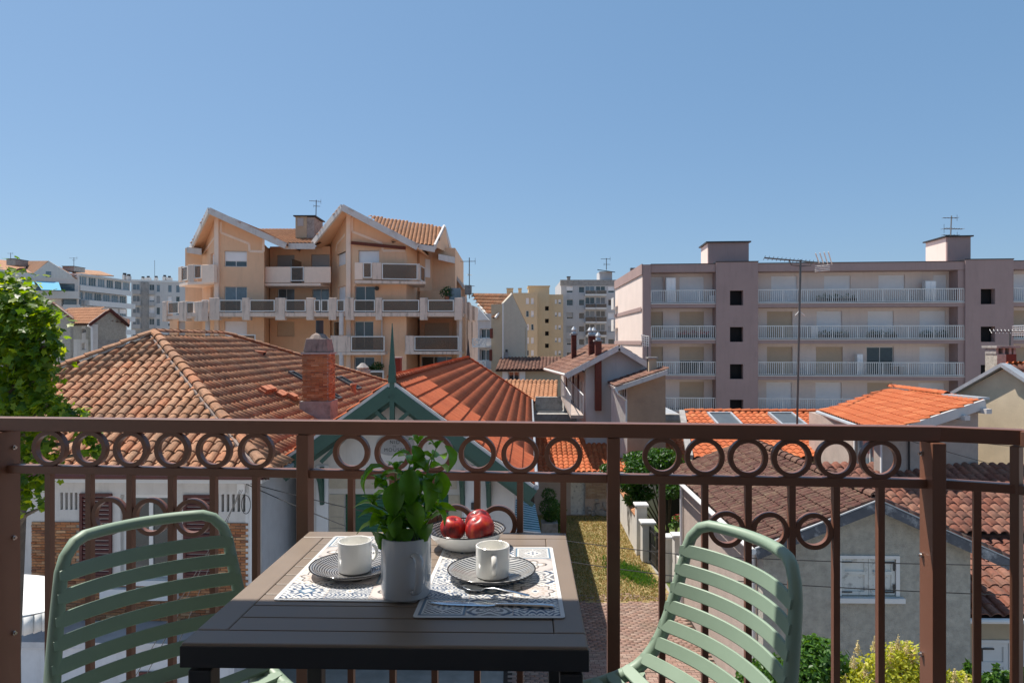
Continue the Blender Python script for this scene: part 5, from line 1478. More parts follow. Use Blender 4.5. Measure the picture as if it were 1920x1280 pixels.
joined('paver_field', v, f, [m_ for m_ in mats if id(m_) not in ids], M['paver'], pv)

# garden wall with pillars and gate
def gwall(label, x0, y0, x1, y1, top, th, cope=True, bottom=GZ, mat='white_plaster', tiles=False, group=None):
    fr = frame_xy(x0, y0, x1, y1); t = thing('garden_wall', label, 'wall', (x0, y0, bottom), group)
    MB(fr).box((0, -th, bottom), (fr.L, 0, top)).build('wall_body', M[mat], t)
    if tiles:
        k = 0; n_ = int(fr.L / 0.2)
        for i in range(n_):
            MB(fr).hexa([(fr.L * i / n_, 0.05, top + 0.01), (fr.L * (i + 0.93) / n_, 0.05, top + 0.01), (fr.L * (i + 0.93) / n_, -th - 0.05, top + 0.01), (fr.L * i / n_, -th - 0.05, top + 0.01), (fr.L * i / n_ + 0.02, 0.05, top + 0.06), (fr.L * (i + 0.9) / n_ , 0.05, top + 0.06), (fr.L * (i + 0.9) / n_, -th / 2, top + 0.15), (fr.L * i / n_ + 0.02, -th / 2, top + 0.15)]).build('coping_tile', M['tile_tan'], t)
    return t
gwall('white garden wall with clay coping beside the dry lawn', 4.72, 31.0, 4.58, 25.55, -6.47, 0.2, tiles=True)
def pillar(label, x, y, s, top):
    t = thing('gate_pillar', label, 'pillar', (x, y, GZ), 'white pillars beside the garden gate')
    MB().box((x - s, y - s, GZ), (x + s, y + s, top)).build('shaft', M['white_plaster'], t); MB().box((x - s - 0.06, y - s - 0.06, top), (x + s + 0.06, y + s + 0.06, top + 0.08)).build('cap', M['white_paint'], t, bevel=0.02)
pillar('tall white pillar at the end of the coped garden wall', 4.74, 25.35, 0.19, -6.02)
pillar('white pillar left of the dark gate', 4.82, 24.55, 0.21, -6.45)
pillar('white pillar right of the dark gate', 5.08, 22.55, 0.17, -6.40)
pillar('white pillar behind the far railing post near the brown roofed house', 5.32, 22.0, 0.17, -6.2)
gwall('low white wall between gate and brown roofed house', 5.2, 21.85, 5.1, 20.4, -6.75, 0.18)
gt = thing('garden_gate', 'dark grey two-leaf garden gate with vertical bars', 'gate', (4.95, 23.5, GZ))
GFm = frame_xy(4.86, 24.30, 5.02, 22.75)
for (a, b) in ((0.0, GFm.L / 2 - 0.01), (GFm.L / 2 + 0.01, GFm.L)):
    mb = MB(GFm)
    mb.box((a, -0.03, GZ + 0.08), (a + 0.06, 0.03, GZ + 1.3)).box((b - 0.06, -0.03, GZ + 0.08), (b, 0.03, GZ + 1.3))
    for z in (0.1, 0.42, 0.66, 1.12): mb.box((a + 0.06, -0.025, GZ + z), (b - 0.06, 0.025, GZ + z + 0.07))
    g_ = mb.build('gate_leaf', M['dark_metal'], gt)
    MB(GFm).box((a + 0.06, -0.01, GZ + 0.17), (b - 0.06, 0.01, GZ + 0.42)).box((a + 0.06, -0.01, GZ + 0.49), (b - 0.06, 0.01, GZ + 0.66)).build('panel', M['dark_metal'], g_)
    for k in range(5):
        u = a + 0.06 + (b - a - 0.12) * (k + 0.5) / 5
        MB(GFm).box((u - 0.012, -0.012, GZ + 0.73), (u + 0.012, 0.012, GZ + 1.32)).build('bar', M['dark_metal'], g_)
# far court buildings --------------------------------------------------
ob_ = thing('outbuilding', 'low old outbuilding with orange tiles and crumbling brick wall behind the lawn', 'outbuilding', (3, 31, GZ))
FO = frame_xy(1.0, 31.05, 8.6, 30.86)
z_e = -5.75
dr1 = FO.rect(1070, 898, 1097, 962)
wall(ob_, FO, 0, FO.L, GZ, z_e, [(dr1[0], dr1[1], GZ, dr1[3])], M['sun_render'], th=0.4)
MB(FO).box((dr1[0], -0.2, GZ), (dr1[1], -0.16, dr1[3])).build('plank_door', M['white_paint_old'], ob_)
ub0, ub1 = FO.U(1098), FO.U(1172)
brickwork(ob_, FO, ub0, ub1, GZ + 0.75, z_e - 0.02, 0.004, bw=0.26, bh=0.075, mat=M['brick_pale'] if 'brick_pale' in M else M['stone_beige'], nind=300, proud=0.02, rnd=0.012, name='rubble_brick')
rg = random.Random(2)
for k in range(26):
    u = rg.uniform(ub0 + 0.1, ub1 + 0.3); z = GZ + rg.uniform(0.05, 0.7)
    s = rg.uniform(0.08, 0.17)
    b = MB(FO); b.hexa([(u + s * a * rg.uniform(.7, 1), dd, z + s * c * rg.uniform(.5, .9)) for (a, dd, c) in ((-1, 0, -1), (1, 0, -1), (1, 0.12, -1), (-1, 0.12, -1), (-1, 0, 1), (1, 0, 1), (1, 0.1, 1), (-1, 0.1, 1))])
    b.build('rubble_stone', M['concrete'], ob_)
roof_plane(ob_, [FO.P(-0.1, 0.35, -5.80), FO.P(FO.L, 0.35, -5.80), FO.P(FO.L, -3.4, -4.72), FO.P(-0.1, -3.4, -4.72)], (0, 1), M['tile_new'], 0.24, 0.34, h=0.06, nind=120, jit=0.6)
MB(FO).tube([(-0.1, 0.42, -5.85), (FO.L, 0.42, -5.85)], 0.06, 6).build('gutter', M['white_paint'], ob_)
# flat roofed block with stained coping
fb = thing('flat_roof_block', 'flat roofed grey block with stained concrete coping behind the orange outbuilding', 'building', (5, 37, GZ))
FB = frame_xy(1.15, 36.0, 9.1, 35.8)
MB(FB).box((0, -6, GZ), (FB.L, 0, -4.1)).build('wall', M['grey_render'], fb)
MB(FB).box((-0.05, -0.45, -4.1), (FB.L + 0.1, 0.12, -3.78)).build('coping', M['concrete'], fb)
MB(FB).box((0.05, -5.9, -4.09), (FB.L, -0.46, -3.95)).build('roof_bed', M['zinc'], fb)
MB(FB).box((0.1, -2.9, -3.9), (1.6, -2.5, -3.1)).box((1.7, -2.9, -3.94), (4.6, -2.5, -3.55)).build('parapet', M['concrete'], fb)
rl = MB(FB)
for u in [4.3 + 0.25 * k for k in range(9)]: rl.box((u - 0.012, -2.42, -3.95), (u + 0.012, -2.38, -3.1))
rl.box((4.2, -2.43, -3.1), (6.4, -2.37, -3.05)); rl.build('small_railing', M['dark_metal'], fb, kind='stuff')
# skylit orange roof
sk = thing('skylight_house', 'house with bright new orange tile roof holding two grey skylights', 'house', (9, 26, GZ))
e0 = Vector(P(1366, 858, 23.5)); 
eL = P(1300, 858, 23.5); eR = P(1562, 858, 23.5); rL = P(1284, 772, 28.5); rR = P(1562, 774, 28.3)
eL.z = eR.z = -3.96; rL.z = rR.z = -2.92
eR = Vector((11.05, 23.5, -3.96)); rR = Vector((13.2, 28.3, -2.92)); 
FS = frame_xy(6.2, 23.5, 11.0, 23.3)
o_r, u_r, s_r, n_r, _ = roof_plane(sk, [eL, eR, rR, rL], (0, 1), M['tile_new'], 0.26, 0.36, h=0.05, nind=300, jit=0.3, seg=5)
ridge_caps(sk, rL + UP * 0.05, rR + UP * 0.05, M['tile_new'], r=0.12, l=0.36)
MB().beam(eL - Vector((0.12, 0, -0.02)), rL - Vector((0.12, 0, -0.02)), 0.22, 0.16).build('verge_flashing', M['concrete'], sk)
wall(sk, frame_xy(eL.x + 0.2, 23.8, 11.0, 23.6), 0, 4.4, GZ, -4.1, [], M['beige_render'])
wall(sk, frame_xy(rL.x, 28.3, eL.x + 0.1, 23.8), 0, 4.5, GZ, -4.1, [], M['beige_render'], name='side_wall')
for (x0, x1, y0, y1, lab) in ((1338, 1379, 779, 797, 'left grey skylight in the new orange roof'), (1453, 1498, 779, 797, 'right grey skylight in the new orange roof')):
    c = ray_plane((x0 + x1) / 2, (y0 + y1) / 2 + 1, o_r, n_r); t = thing('skylight', lab, 'skylight', tuple(c), 'skylights in the new orange roof')
    def rb(mb, a0, a1, b0, b1, h0, h1):
        return mb.hexa([c + u_r * a + s_r * b + n_r * h for (a, b, h) in ((a0, b0, h0), (a1, b0, h0), (a1, b1, h0), (a0, b1, h0), (a0, b0, h1), (a1, b0, h1), (a1, b1, h1), (a0, b1, h1))])
    mb = MB(); W2, H2_ = 0.5, 0.75
    rb(mb, -W2, W2, -H2_, -H2_ + .08, .02, .14); rb(mb, -W2, W2, H2_ - .08, H2_, .02, .14); rb(mb, -W2, -W2 + .08, -H2_ + .08, H2_ - .08, .02, .138); rb(mb, W2 - .08, W2, -H2_ + .08, H2_ - .08, .02, .138)
    mb.build('frame', M['zinc'], t); rb(MB(), -W2 + .08, W2 - .08, -H2_ + .08, H2_ - .08, .07, .1).build('pane', M['skylight'], t)

# ------------------------------------------------------------------ brown tiled gable house, right foreground
bh_ = thing('brown_roof_house', 'old grey rendered gable house with lichened brown tiles and closed white shutters', 'house', (6.7, 15, GZ))
rf_ = Vector((6.89, 13.0, -2.976)); rb_ = rf_ + DU * 7.7
el_ = Vector((4.575, 13.0, -3.89)); elb = el_ + DU * 7.7
er_ = Vector((9.44, 13.0, -4.12)); erb = er_ + DU * 7.7
roof_plane(bh_, [elb, el_, rf_, rb_], (0, 1), M['tile_brown'], 0.165, 0.27, h=0.07, nind=300, jit=1.6, margin=0.02, seg=5)
roof_plane(bh_, [er_, erb, rb_, rf_], (0, 1), M['tile_brown'], 0.185, 0.27, h=0.06, nind=0, jit=1.6, margin=0.02, seg=5)
ridge_caps(bh_, rf_ + UP * 0.05, rb_ + UP * 0.05, M['tile_brown'], r=0.12, l=0.36)
for a, b in ((el_, rf_), (er_, rf_)):
    MB().beam(a - DU * 0.05 - UP * 0.11, b - DU * 0.05 - UP * 0.11, 0.04, 0.19).build('bargeboard', M['barge'], bh_)
    MB().beam(a - DU * 0.045 + UP * 0.0, b - DU * 0.045 + UP * 0.0, 0.05, 0.035).build('verge_strip', M['zinc'], bh_)
MB().tube([el_ - Vector((0.06, 0.1, 0.04)), elb - Vector((0.06, 0, 0.04))], 0.06, 8).build('gutter', M['white_paint'], bh_)
FH = Fr(Vector((4.86, 13.35, 0)), Vector((4.86, 13.35, 0)) + UX * 3.95)
LH = FH.L
zg = -4.12
ugr = FH.U(1646)
gable_wall(bh_, FH, [(0, zg), (LH, zg), (LH, -3.72 - 0.20), (ugr, -3.12), (0, -3.98)], M['grey_render'], th=0.25)
wn_ = FH.rect(1573, 1019, 1684, 1116)
wall(bh_, FH, 0, LH, GZ, zg, [(wn_[0], wn_[1], wn_[2], min(wn_[3], zg - 0.02))], M['grey_render'], th=0.3, reveal=0.12)
wn_ = (wn_[0], wn_[1], wn_[2], min(wn_[3], zg - 0.02))
# closed shutters: frame, two leaves, strap hinges
u0, u1, z0, z1 = wn_
MB(FH).box((u0 - 0.02, 0.002, z1 - 0.04), (u1 + 0.02, 0.03, z1 + 0.02)).box((u1 - 0.05, 0.003, z0), (u1 + 0.02, 0.028, z1 - 0.04)).box((u0 - 0.02, 0.003, z0), (u0 + 0.04, 0.028, z1 - 0.04)).build('shutter_frame', M['white_paint'], bh_)
for (a, b) in ((u0 + 0.045, (u0 + u1) / 2 - 0.004), ((u0 + u1) / 2 + 0.004, u1 - 0.055)):
    sh = MB(FH).box((a, -0.06, z0 + 0.01), (b, -0.03, z1 - 0.05)).build('shutter', M['white_paint_old'], bh_)
    mb = MB(FH)
    for (aa, bb_, cc_, dd) in ((a, b, z0 + 0.01, z0 + 0.08), (a, b, z1 - 0.12, z1 - 0.05), (a, b, z1 - 0.36, z1 - 0.29)): mb.box((aa, -0.029, cc_), (bb_, -0.005, dd))
    for (aa, bb_) in ((a, a + 0.07), (b - 0.07, b)):
        mb.box((aa, -0.029, z0 + 0.08), (bb_, -0.006, z1 - 0.36)).box((aa, -0.029, z1 - 0.29), (bb_, -0.006, z1 - 0.12))
    mb.build('shutter_rail', M['white_paint_old'], sh)
for zc_ in (z0 + 0.07, z1 - 0.11):
    MB(FH).box((u0 + 0.0, -0.003, zc_ - 0.012), (u0 + 0.25, 0.010, zc_ + 0.012)).build('strap_hinge', M['dark_metal'], bh_)
    MB(FH).box((u1 - 0.30, -0.003, zc_ - 0.012), (u1 - 0.07, 0.010, zc_ + 0.012)).box((u1 - 0.10, 0.011, zc_ - (0.16 if zc_ > z0 + 0.3 else 0)), (u1 - 0.07, 0.02, zc_ + (0.0 if zc_ > z0 + 0.3 else 0.16))).build('strap_hinge', M['dark_metal'], bh_)
sl_ = FH.rect(1563, 1118, 1693, 1127); MB(FH).box((sl_[0], 0.002, sl_[2]), (sl_[1], 0.10, sl_[3])).build('sill', M['white_paint'], bh_)
FHl = Fr(FH.P(0, 0, 0) + DU * 7.0, FH.P(0, 0, 0))
wall(bh_, FHl, 0, 6.70, GZ, -3.98, [], M['sun_render'], name='side_wall')
FHr = Fr(FH.P(LH, 0, 0), FH.P(LH, 0, 0) + DU * 7)
wall(bh_, FHr, 0.31, 7.0, GZ, -4.0, [], M['grey_render'], name='side_wall')
MB(FHl).tube([(6.62, 0.06, -3.95), (6.62, 0.06, GZ)], 0.045, 8).build('downpipe', M['white_paint'], bh_)
MB(FHl).tube([(0.1, 0.06, -3.95), (0.1, 0.06, GZ)], 0.045, 8).build('downpipe', M['white_paint'], bh_)

# ------------------------------------------------------------------ low wing with red tiles, lower right
lw = thing('red_tile_wing', 'low house wing with mossy red roman tiles and a white panelled door', 'house', (11, 15, GZ))
FW = Fr(Vector((8.85, 14.25, 0)), Vector((8.85, 14.25, 0)) + UX * 7)
e_a, e_b = FW.P(-0.3, 0.42, -5.52), FW.P(7.2, 0.42, -5.52)
m_a, m_b = FW.P(-0.3, -2.1, -4.66), FW.P(7.2, -2.1, -4.66)
roof_plane(lw, [e_a, e_b, m_b, m_a], (0, 1), M['tile_red'], 0.255, 0.30, h=0.075, nind=300, jit=1.0)
t_a, t_b = FW.P(-0.3, -2.0, -4.52), FW.P(7.2, -2.0, -4.52)
h_a, h_b = FW.P(-0.3, -5.2, -3.42), FW.P(7.2, -5.2, -3.42)
roof_plane(lw, [t_a, t_b, h_b, h_a], (0, 1), M['tile_red'], 0.255, 0.30, h=0.075, nind=0, jit=1.0)
MB(FW).tube([(-0.3, 0.5, -5.56), (7.2, 0.5, -5.56)], 0.055, 8).build('gutter', M['white_paint'], lw)
MB(FW).box((-0.2, -5.3, -5.3), (7.0, -5.0, -3.5)).build('back_wall', M['beige_render'], lw)
dw = FW.rect(1836, 1204, 1950, 1420); dw = (dw[0], dw[1], GZ + 0.02, dw[3])
wall(lw, FW, 0, 7, GZ, -5.50, [dw], M['beige_render'], th=0.3, reveal=0.1)
u0, u1, z0, z1 = dw
door = MB(FW).box((u0 + 0.003, -0.09, z0), (u1 - 0.003, -0.06, z1 - 0.003)).build('door', M['white_paint'], lw)
mb = MB(FW)
for (a, b) in ((u0 + 0.01, (u0 + u1) / 2 - 0.01), ((u0 + u1) / 2 + 0.01, u1 - 0.01)):
    mb.box((a, -0.059, z0), (a + 0.09, -0.035, z1 - 0.01)).box((b - 0.09, -0.059, z0), (b, -0.035, z1 - 0.01))
    for z in (z0, z0 + 0.6, z1 - 0.52, z1 - 0.11): mb.box((a + 0.09, -0.059, z), (b - 0.09, -0.036, z + 0.10))
mb.build('door_rail', M['white_paint'], door)
MB(FW).box((u0 - 0.05, 0.002, z1), (u1 + 0.05, 0.03, z1 + 0.06)).box((u0 - 0.06, 0.002, z0), (u0, 0.028, z1)).build('door_frame', M['white_paint'], lw)
MB(FW).box((u0 + 0.06, -0.033, z1 - 0.16), (u0 + 0.32, -0.018, z1 - 0.13)).box((u0 + 0.06, -0.033, z1 - 0.4), (u0 + 0.09, -0.018, z1 - 0.16)).build('strap_hinge', M['dark_metal'], door)

# ------------------------------------------------------------------ K: orange shed-roofed house on the right
kh = thing('shed_roof_house', 'rendered house with bright orange single-slope tile roof and white fascia', 'house', (11.5, 21, GZ))
E1, E2, R3, R1 = Vector((10.7, 24, -2.41)), Vector((9.76, 18.2, -2.41)), Vector((13.2, 19.3, -1.61)), Vector((13.2, 24, -1.61))
E1 = P(1537, 770, 24.0); E2 = P(1653, 811, 18.2)
pn = pl_pts([(1845, 748), (1775, 741), (1670, 727)], E1, E2, Vector((13.2, 19.3, -1.61)))
KR3, KR2, KR1 = pn
roof_plane(kh, [E1, E2, KR3, KR1], (0, 1), M['tile_new'], 0.25, 0.36, h=0.04, nind=260, jit=0.3, seg=5)
ridge_caps(kh, KR1 + UP * 0.04, KR2 + UP * 0.04, M['tile_new'], r=0.12, l=0.36)
MB().beam(KR2 + UP * 0.02, KR3 + UP * 0.02, 0.30, 0.06).build('lead_flashing', M['zinc'], kh)
MB().beam(E2 - UP * 0.13 - DU * 0.04, KR3 - UP * 0.13 - DU * 0.04, 0.06, 0.26).build('fascia', M['white_fascia'], kh)
MB().tube([E1 + Vector((-0.08, 0, -0.05)), E2 + Vector((-0.08, 0, -0.05))], 0.07, 8).build('gutter', M['zinc'], kh)
ksw0 = Vector((10.55, 24.5, 0)); ksw1 = Vector((10.05, 18.75, 0)); ksw2 = Vector((13.12, 19.41, 0))
FK = Fr(ksw0, ksw1); 
wk = FK.rect(1604, 822, 1652, 900)
wk = (wk[0], wk[1], wk[2], min(wk[3], -2.75))
wall(kh, FK, 0, FK.L, GZ, -2.5, [wk], M['sun_render'], th=0.2, reveal=0.14)
window(kh, FK, wk, 'glass', nm=2, pane='glass_blue', rec=0.06)
MB(FK).box((wk[0] - 0.08, 0.002, wk[2] - 0.08), (wk[1] + 0.08, 0.03, wk[2])).box((wk[0] - 0.08, 0.002, wk[2]), (wk[0], 0.03, wk[3] + 0.07)).box((wk[1], 0.002, wk[2]), (wk[1] + 0.08, 0.03, wk[3] + 0.07)).build('window_surround', M['white_paint'], kh)
FK2 = Fr(ksw1, ksw2)
def rz(p): # roof height at xy of p
    n = (E2 - E1).cross(KR3 - E1).normalized(); return E1.z - ((p.x - E1.x) * n.x + (p.y - E1.y) * n.y) / n.z
gable_wall(kh, FK2, [(0.002, GZ), (FK2.L, GZ), (FK2.L, rz(FK2.P(FK2.L, 0, 0)) - 0.2), (0.002, rz(FK2.P(0, 0, 0)) - 0.2)], M['sun_render'], name='wall')
MB(FK2).tube([(FK2.U(1702), 0.05, -2.6), (FK2.U(1702), 0.05, -6)], 0.025, 6).build('pipe', M['dark_metal'], kh)
# beam ends under the verge
for px in (1790, 1830):
    u = FK2.U(px); z = rz(FK2.P(u, 0, 0)) - 0.34; MB(FK2).box((u - 0.09, 0.002, z), (u + 0.09, 0.42, z + 0.13)).build('beam_end', M['white_fascia'], kh)

# beige gable house at the far right
bg_ = thing('beige_gable_house', 'stained beige gable house with grey metal verge and orange roof at the right edge', 'house', (15.5, 20.5, GZ))
ap = P(1882, 683, 21.0)
FE = Fr((ap.x, ap.y, 0), (ap.x + 0.35, ap.y - 0.94, 0))
ul, zl_ = FE.uz(1779, 739); ur, zr_ = FE.uz(1935, 719)
ur = max(ur, 1.2)
UL2 = ul
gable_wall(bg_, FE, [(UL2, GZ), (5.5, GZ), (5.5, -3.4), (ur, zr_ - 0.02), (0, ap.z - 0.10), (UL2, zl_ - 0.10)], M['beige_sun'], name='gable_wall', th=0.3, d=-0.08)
def fe(u, d, z): return FE.P(u, d, z)
MB().beam(fe(UL2 - 0.25, 0.0, zl_ - 0.20), fe(0, 0.0, ap.z), 0.22, 0.10).build('verge', M['zinc'], bg_); MB().beam(fe(ur + 3, 0.0, zr_ - 2.1), fe(0, 0.0, ap.z), 0.35, 0.10).build('verge', M['zinc'], bg_)
roof_plane(bg_, [fe(ur + 2.9, -0.15, zr_ - 2.1), fe(ur + 2.9, -8, zr_ - 2.1), fe(0, -8, ap.z), fe(0, -0.15, ap.z)], (0, 1), M['tile_red'], 0.24, 0.34, h=0.06, nind=60)
roof_plane(bg_, [fe(UL2 - 0.2, -8, zl_ - 0.2), fe(UL2 - 0.2, -0.15, zl_ - 0.2), fe(0, -0.15, ap.z), fe(0, -8, ap.z)], (0, 1), M['tile_new'], 0.24, 0.34, h=0.06, nind=0)
cm = thing('red_chimney', 'short grey and red chimney with a slotted top at the right edge', 'chimney', tuple(P(1876, 700, 24)))
c = P(1876, 700, 24); s24 = 24 / F
z_t = (640 - 650) * s24; z_b = -1.6
MB().box((c.x - 0.33, 23.7, z_b), (c.x - 0.02, 24.3, z_t - 0.25)).build('rendered_half', M['grey_render'], cm); MB().box((c.x - 0.018, 23.72, z_b), (c.x + 0.35, 24.28, z_t - 0.25)).build('brick_half', M['brick_red'], cm)
mb = MB()
for dx in (-0.31, -0.08, 0.14, 0.29): mb.box((c.x + dx - 0.04, 23.72, z_t - 0.249), (c.x + dx + 0.04, 24.28, z_t - 0.04))
mb.build('slot_pier', M['concrete'], cm); MB().box((c.x - 0.40, 23.62, z_t - 0.04), (c.x + 0.42, 24.38, z_t + 0.04)).build('slab', M['concrete'], cm)
rp_ = thing('orange_ridge_house', 'strip of orange tile roof behind the short chimney at the right edge', 'house', tuple(P(1910, 700, 25)))
roof_plane(rp_, [P(1885, 705, 24.6), P(1990, 700, 23.5), P(1990, 683, 26), P(1888, 683, 26.6)], (0, 1), M['tile_new'], 0.24, 0.34, h=0.06, nind=60)
MB().box((P(1890, 700, 25.2).x, 25.0, GZ), (21, 26.4, -1.25)).build('wall', M['beige_render'], rp_)
# ================================================================== pink apartment block on the right
pk = thing('apartment_block', 'long mauve and pale pink apartment block with white balcony railings', 'apartment building', (24, 51.5, GZ))
FP = Fr((9.99, 52.7, 0), (37.3, 50.3, 0))
zfl = [2.89, 0.17, -2.55, -5.27]; ztop = 5.86; zband = 5.27
def pu_(px): return FP.U(px)
t1a, t1b = pu_(1342), pu_(1420.6); t2a, t2b = pu_(1808), pu_(1898)
END = FP.U(2010)
MB(FP).box((0, -15, GZ), (END, -1.45, ztop - 0.4)).build('core', M['pink_plaster'], pk)
MB(FP).box((-0.02, -15.02, ztop - 0.4), (END, -1.4, ztop)).build('roof_slab', M['mauve_plaster'], pk)
for (a, b) in ((t1a, t1b), (t2a, t2b)):
    w_ = []
    hx = [(FP.U(1368.5 if a == t1a else 1838.5, 0.12), FP.U(1393.5 if a == t1a else 1865.5, 0.12))]
    for zf in (2.72, -0.03, -2.83, -5.5):
        w_.append((hx[0][0], hx[0][1], zf, zf + 1.12))
    wall(pk, FP, a, b, GZ, ztop + 0.12, w_, M['mauve_plaster'], name='stair_tower', th=1.4, d=0.15, reveal=0.5)
    for r_ in w_: MB(FP).box((r_[0] - 0.02, -0.5, r_[2] - 0.02), (r_[1] + 0.02, -0.45, r_[3] + 0.02)).build('stair_window', M['void'], pk)
    MB(FP).box((a - 0.03, -1.5, ztop + 0.12), (b + 0.03, 0.19, ztop + 0.18)).build('roof_edge', M['dark_metal'], pk)
def pbay(a, b, wins, cab=(), plants=False):
    MB(FP).box((a, -1.4, zband), (b, 0.02, ztop)).build('roof_band', M['mauve_plaster'], pk)
    MB(FP).box((a - 0.01, -1.5, ztop), (b + 0.01, 0.06, ztop + 0.05)).build('roof_edge', M['dark_metal'], pk)
    holes = []
    for (p0, p1, fl, kd, sh, sill) in wins:
        z0 = zfl[fl] + 0.02 + sill; z1 = zfl[fl] + 2.14
        holes.append((FP.U(p0, -1.25), FP.U(p1, -1.25), z0, z1))
    wall(pk, FP, a, b, GZ, zband, holes, M['pink_plaster'], name='balcony_wall', th=0.3, d=-1.25, reveal=0.2)
    for h_, (p0, p1, fl, kd, sh, sill) in zip(holes, wins):
        window(pk, FP, h_, kd, d=-1.25, shutter=sh, rec=0.12, nm=2, frac=0.5)
    for fl, z in enumerate(zfl):
        MB(FP).box((a, -1.24, z - 0.33), (b, 0.03, z)).build('balcony_slab', M['mauve_plaster'], pk)
        MB(FP).box((a - 0.05, 0.031, z - 0.05), (b + 0.05, 0.09, z + 0.01)).build('slab_lip', M['rail_white'], pk)
        r = MB(FP).box((a + 0.02, -0.03, z + 0.96), (b - 0.02, 0.03, z + 1.02)).build('handrail', M['rail_white'], pk)
        mb = MB(FP); n_ = int((b - a) / 0.15)
        for k in range(n_ + 1):
            u = a + 0.03 + (b - a - 0.06) * k / n_
            w2 = 0.04 if k % 12 == 0 else 0.02
            mb.box((u - w2, -0.018, z + 0.10), (u + w2, 0.018, z + 0.958))
        mb.box((a + 0.02, -0.02, z + 0.05), (b - 0.02, 0.02, z + 0.099))
        mb.build('balusters', M['rail_white'], r, kind='stuff')
        MB(FP).box((a, -1.2, z + 0.002), (b, -0.05, z + 0.09)).build('balcony_floor', M['void'], pk)  # black layer paints the shade seen between the bars at their foot
S, Hf, G_ = 'shutter', 'half', 'glass'
sw, sb = 'shutter_white', 'shutter_beige'
pbay(0.62, t1a, [(1213, 1243, 0, S, sw, 0.02), (1274, 1320, 0, S, sw, 0.02), (1213, 1243, 1, S, sb, .02), (1274, 1320, 1, S, sb, .02), (1213, 1243, 2, S, sb, .02), (1274, 1320, 2, Hf, sb, .02), (1274, 1320, 3, S, sb, .02)])
pbay(t1b, t2a, [(1446, 1495, 0, S, sw, .02), (1545, 1595, 0, S, sw, 1.0), (1647, 1697, 0, S, sw, 1.0), (1750, 1775, 0, S, sw, .02),
                (1438, 1486, 1, S, sb, .02), (1531, 1579, 1, S, sw, .02), (1627, 1676, 1, S, sw, .02), (1724, 1773, 1, S, sw, .02),
                (1438, 1486, 2, S, sb, .02), (1530, 1580, 2, S, sb, .02), (1625, 1676, 2, G_, sw, .02), (1724, 1773, 2, S, sw, .02),
                (1437, 1485, 3, S, sw, .02), (1529, 1578, 3, S, sw, .02), (1626, 1673, 3, Hf, sb, .02), (1722, 1771, 3, Hf, sw, .02)])
pbay(t2b, END, [(1900, 1940, k, S, (sw, sb, sb, sb)[k], .02) for k in range(4)])
MB(FP).box((0, -1.45, GZ), (0.60, 0.12, ztop)).build('end_pier', M['mauve_plaster'], pk)
MB(FP).box((t2a - 0.42, -1.24, GZ), (t2a - 0.005, -0.02, zband - 0.01)).build('side_pier', M['mauve_plaster'], pk)
# side wall strips
FPs = Fr((10.12, 67.6, 0), (9.985, 52.75, 0))
MB().prism([(10.12, 67.6, GZ), (9.985, 52.85, GZ), (10.4, 52.85, GZ), (11.4, 67.6, GZ)], (0, 0, ztop - .02 - GZ)).build('side_wall', M['pink_plaster'], pk)
for z in (2.65, 0.05, -2.65): MB(FPs).box((0, 0.051, z - 0.3), (14.6, 0.075, z)).build('side_band', M['mauve_plaster'], pk)
MB(FPs).box((-0.0, 0.01, ztop - 0.74), (15, 0.09, ztop + 0.05)).build('side_band', M['mauve_plaster'], pk)
for z in (3.2, 1.1):
    MB(FPs).box((0.0, 0.08, z - 0.1), (1.6, 0.4, z + 0.1)).box((0.0, 0.34, z + 0.1), (1.6, 0.4, z + 1.0)).build('side_balcony', M['rail_white'], pk)
# rooftop huts
def hut(label, px0, px1, pyt, d0, dep, ant=False):
    t = thing('rooftop_hut', label, 'roof hut', tuple(FP.P(FP.U(px0, d0), d0, ztop)), 'huts on the pink apartment block roof')
    u0, z = FP.uz(px0, pyt, d0); u1 = FP.U(px1, d0)
    MB(FP).box((u0, d0 - dep, ztop - 0.1), (u1, d0, z - 0.1)).build('walls', M['mauve_plaster'], t)
    f2 = Fr(FP.P(u0, d0 - dep, 0), FP.P(u0, d0, 0)); MB(f2).box((0.02, 0.003, ztop), (dep - 0.15, 0.02, z - 0.12)).build('sunlit_face', M['pink_plaster'], t)  # paler sheet paints sunlight onto the left face of the hut
    MB(FP).box((u0 - 0.18, d0 - dep - 0.15, z - 0.1), (u1 + 0.15, d0 + 0.15, z)).build('cap', M['dark_metal'], t)
    return t
hut('mauve roof hut at the left of the apartment block roof', 1328, 1404, 453, -2.0, 3.0)
hut('mauve roof hut with aerials at the right of the apartment block roof', 1776, 1820, 442, -2.0, 3.2)
vp = thing('vent_pipe', 'short dark vent pipe at the left roof edge of the pink block', 'vent pipe', (10.6, 61, ztop)); MB().box((10.5, 61, ztop), (10.9, 61.4, ztop + 0.65)).build('pipe', M['grey_metal'], vp)
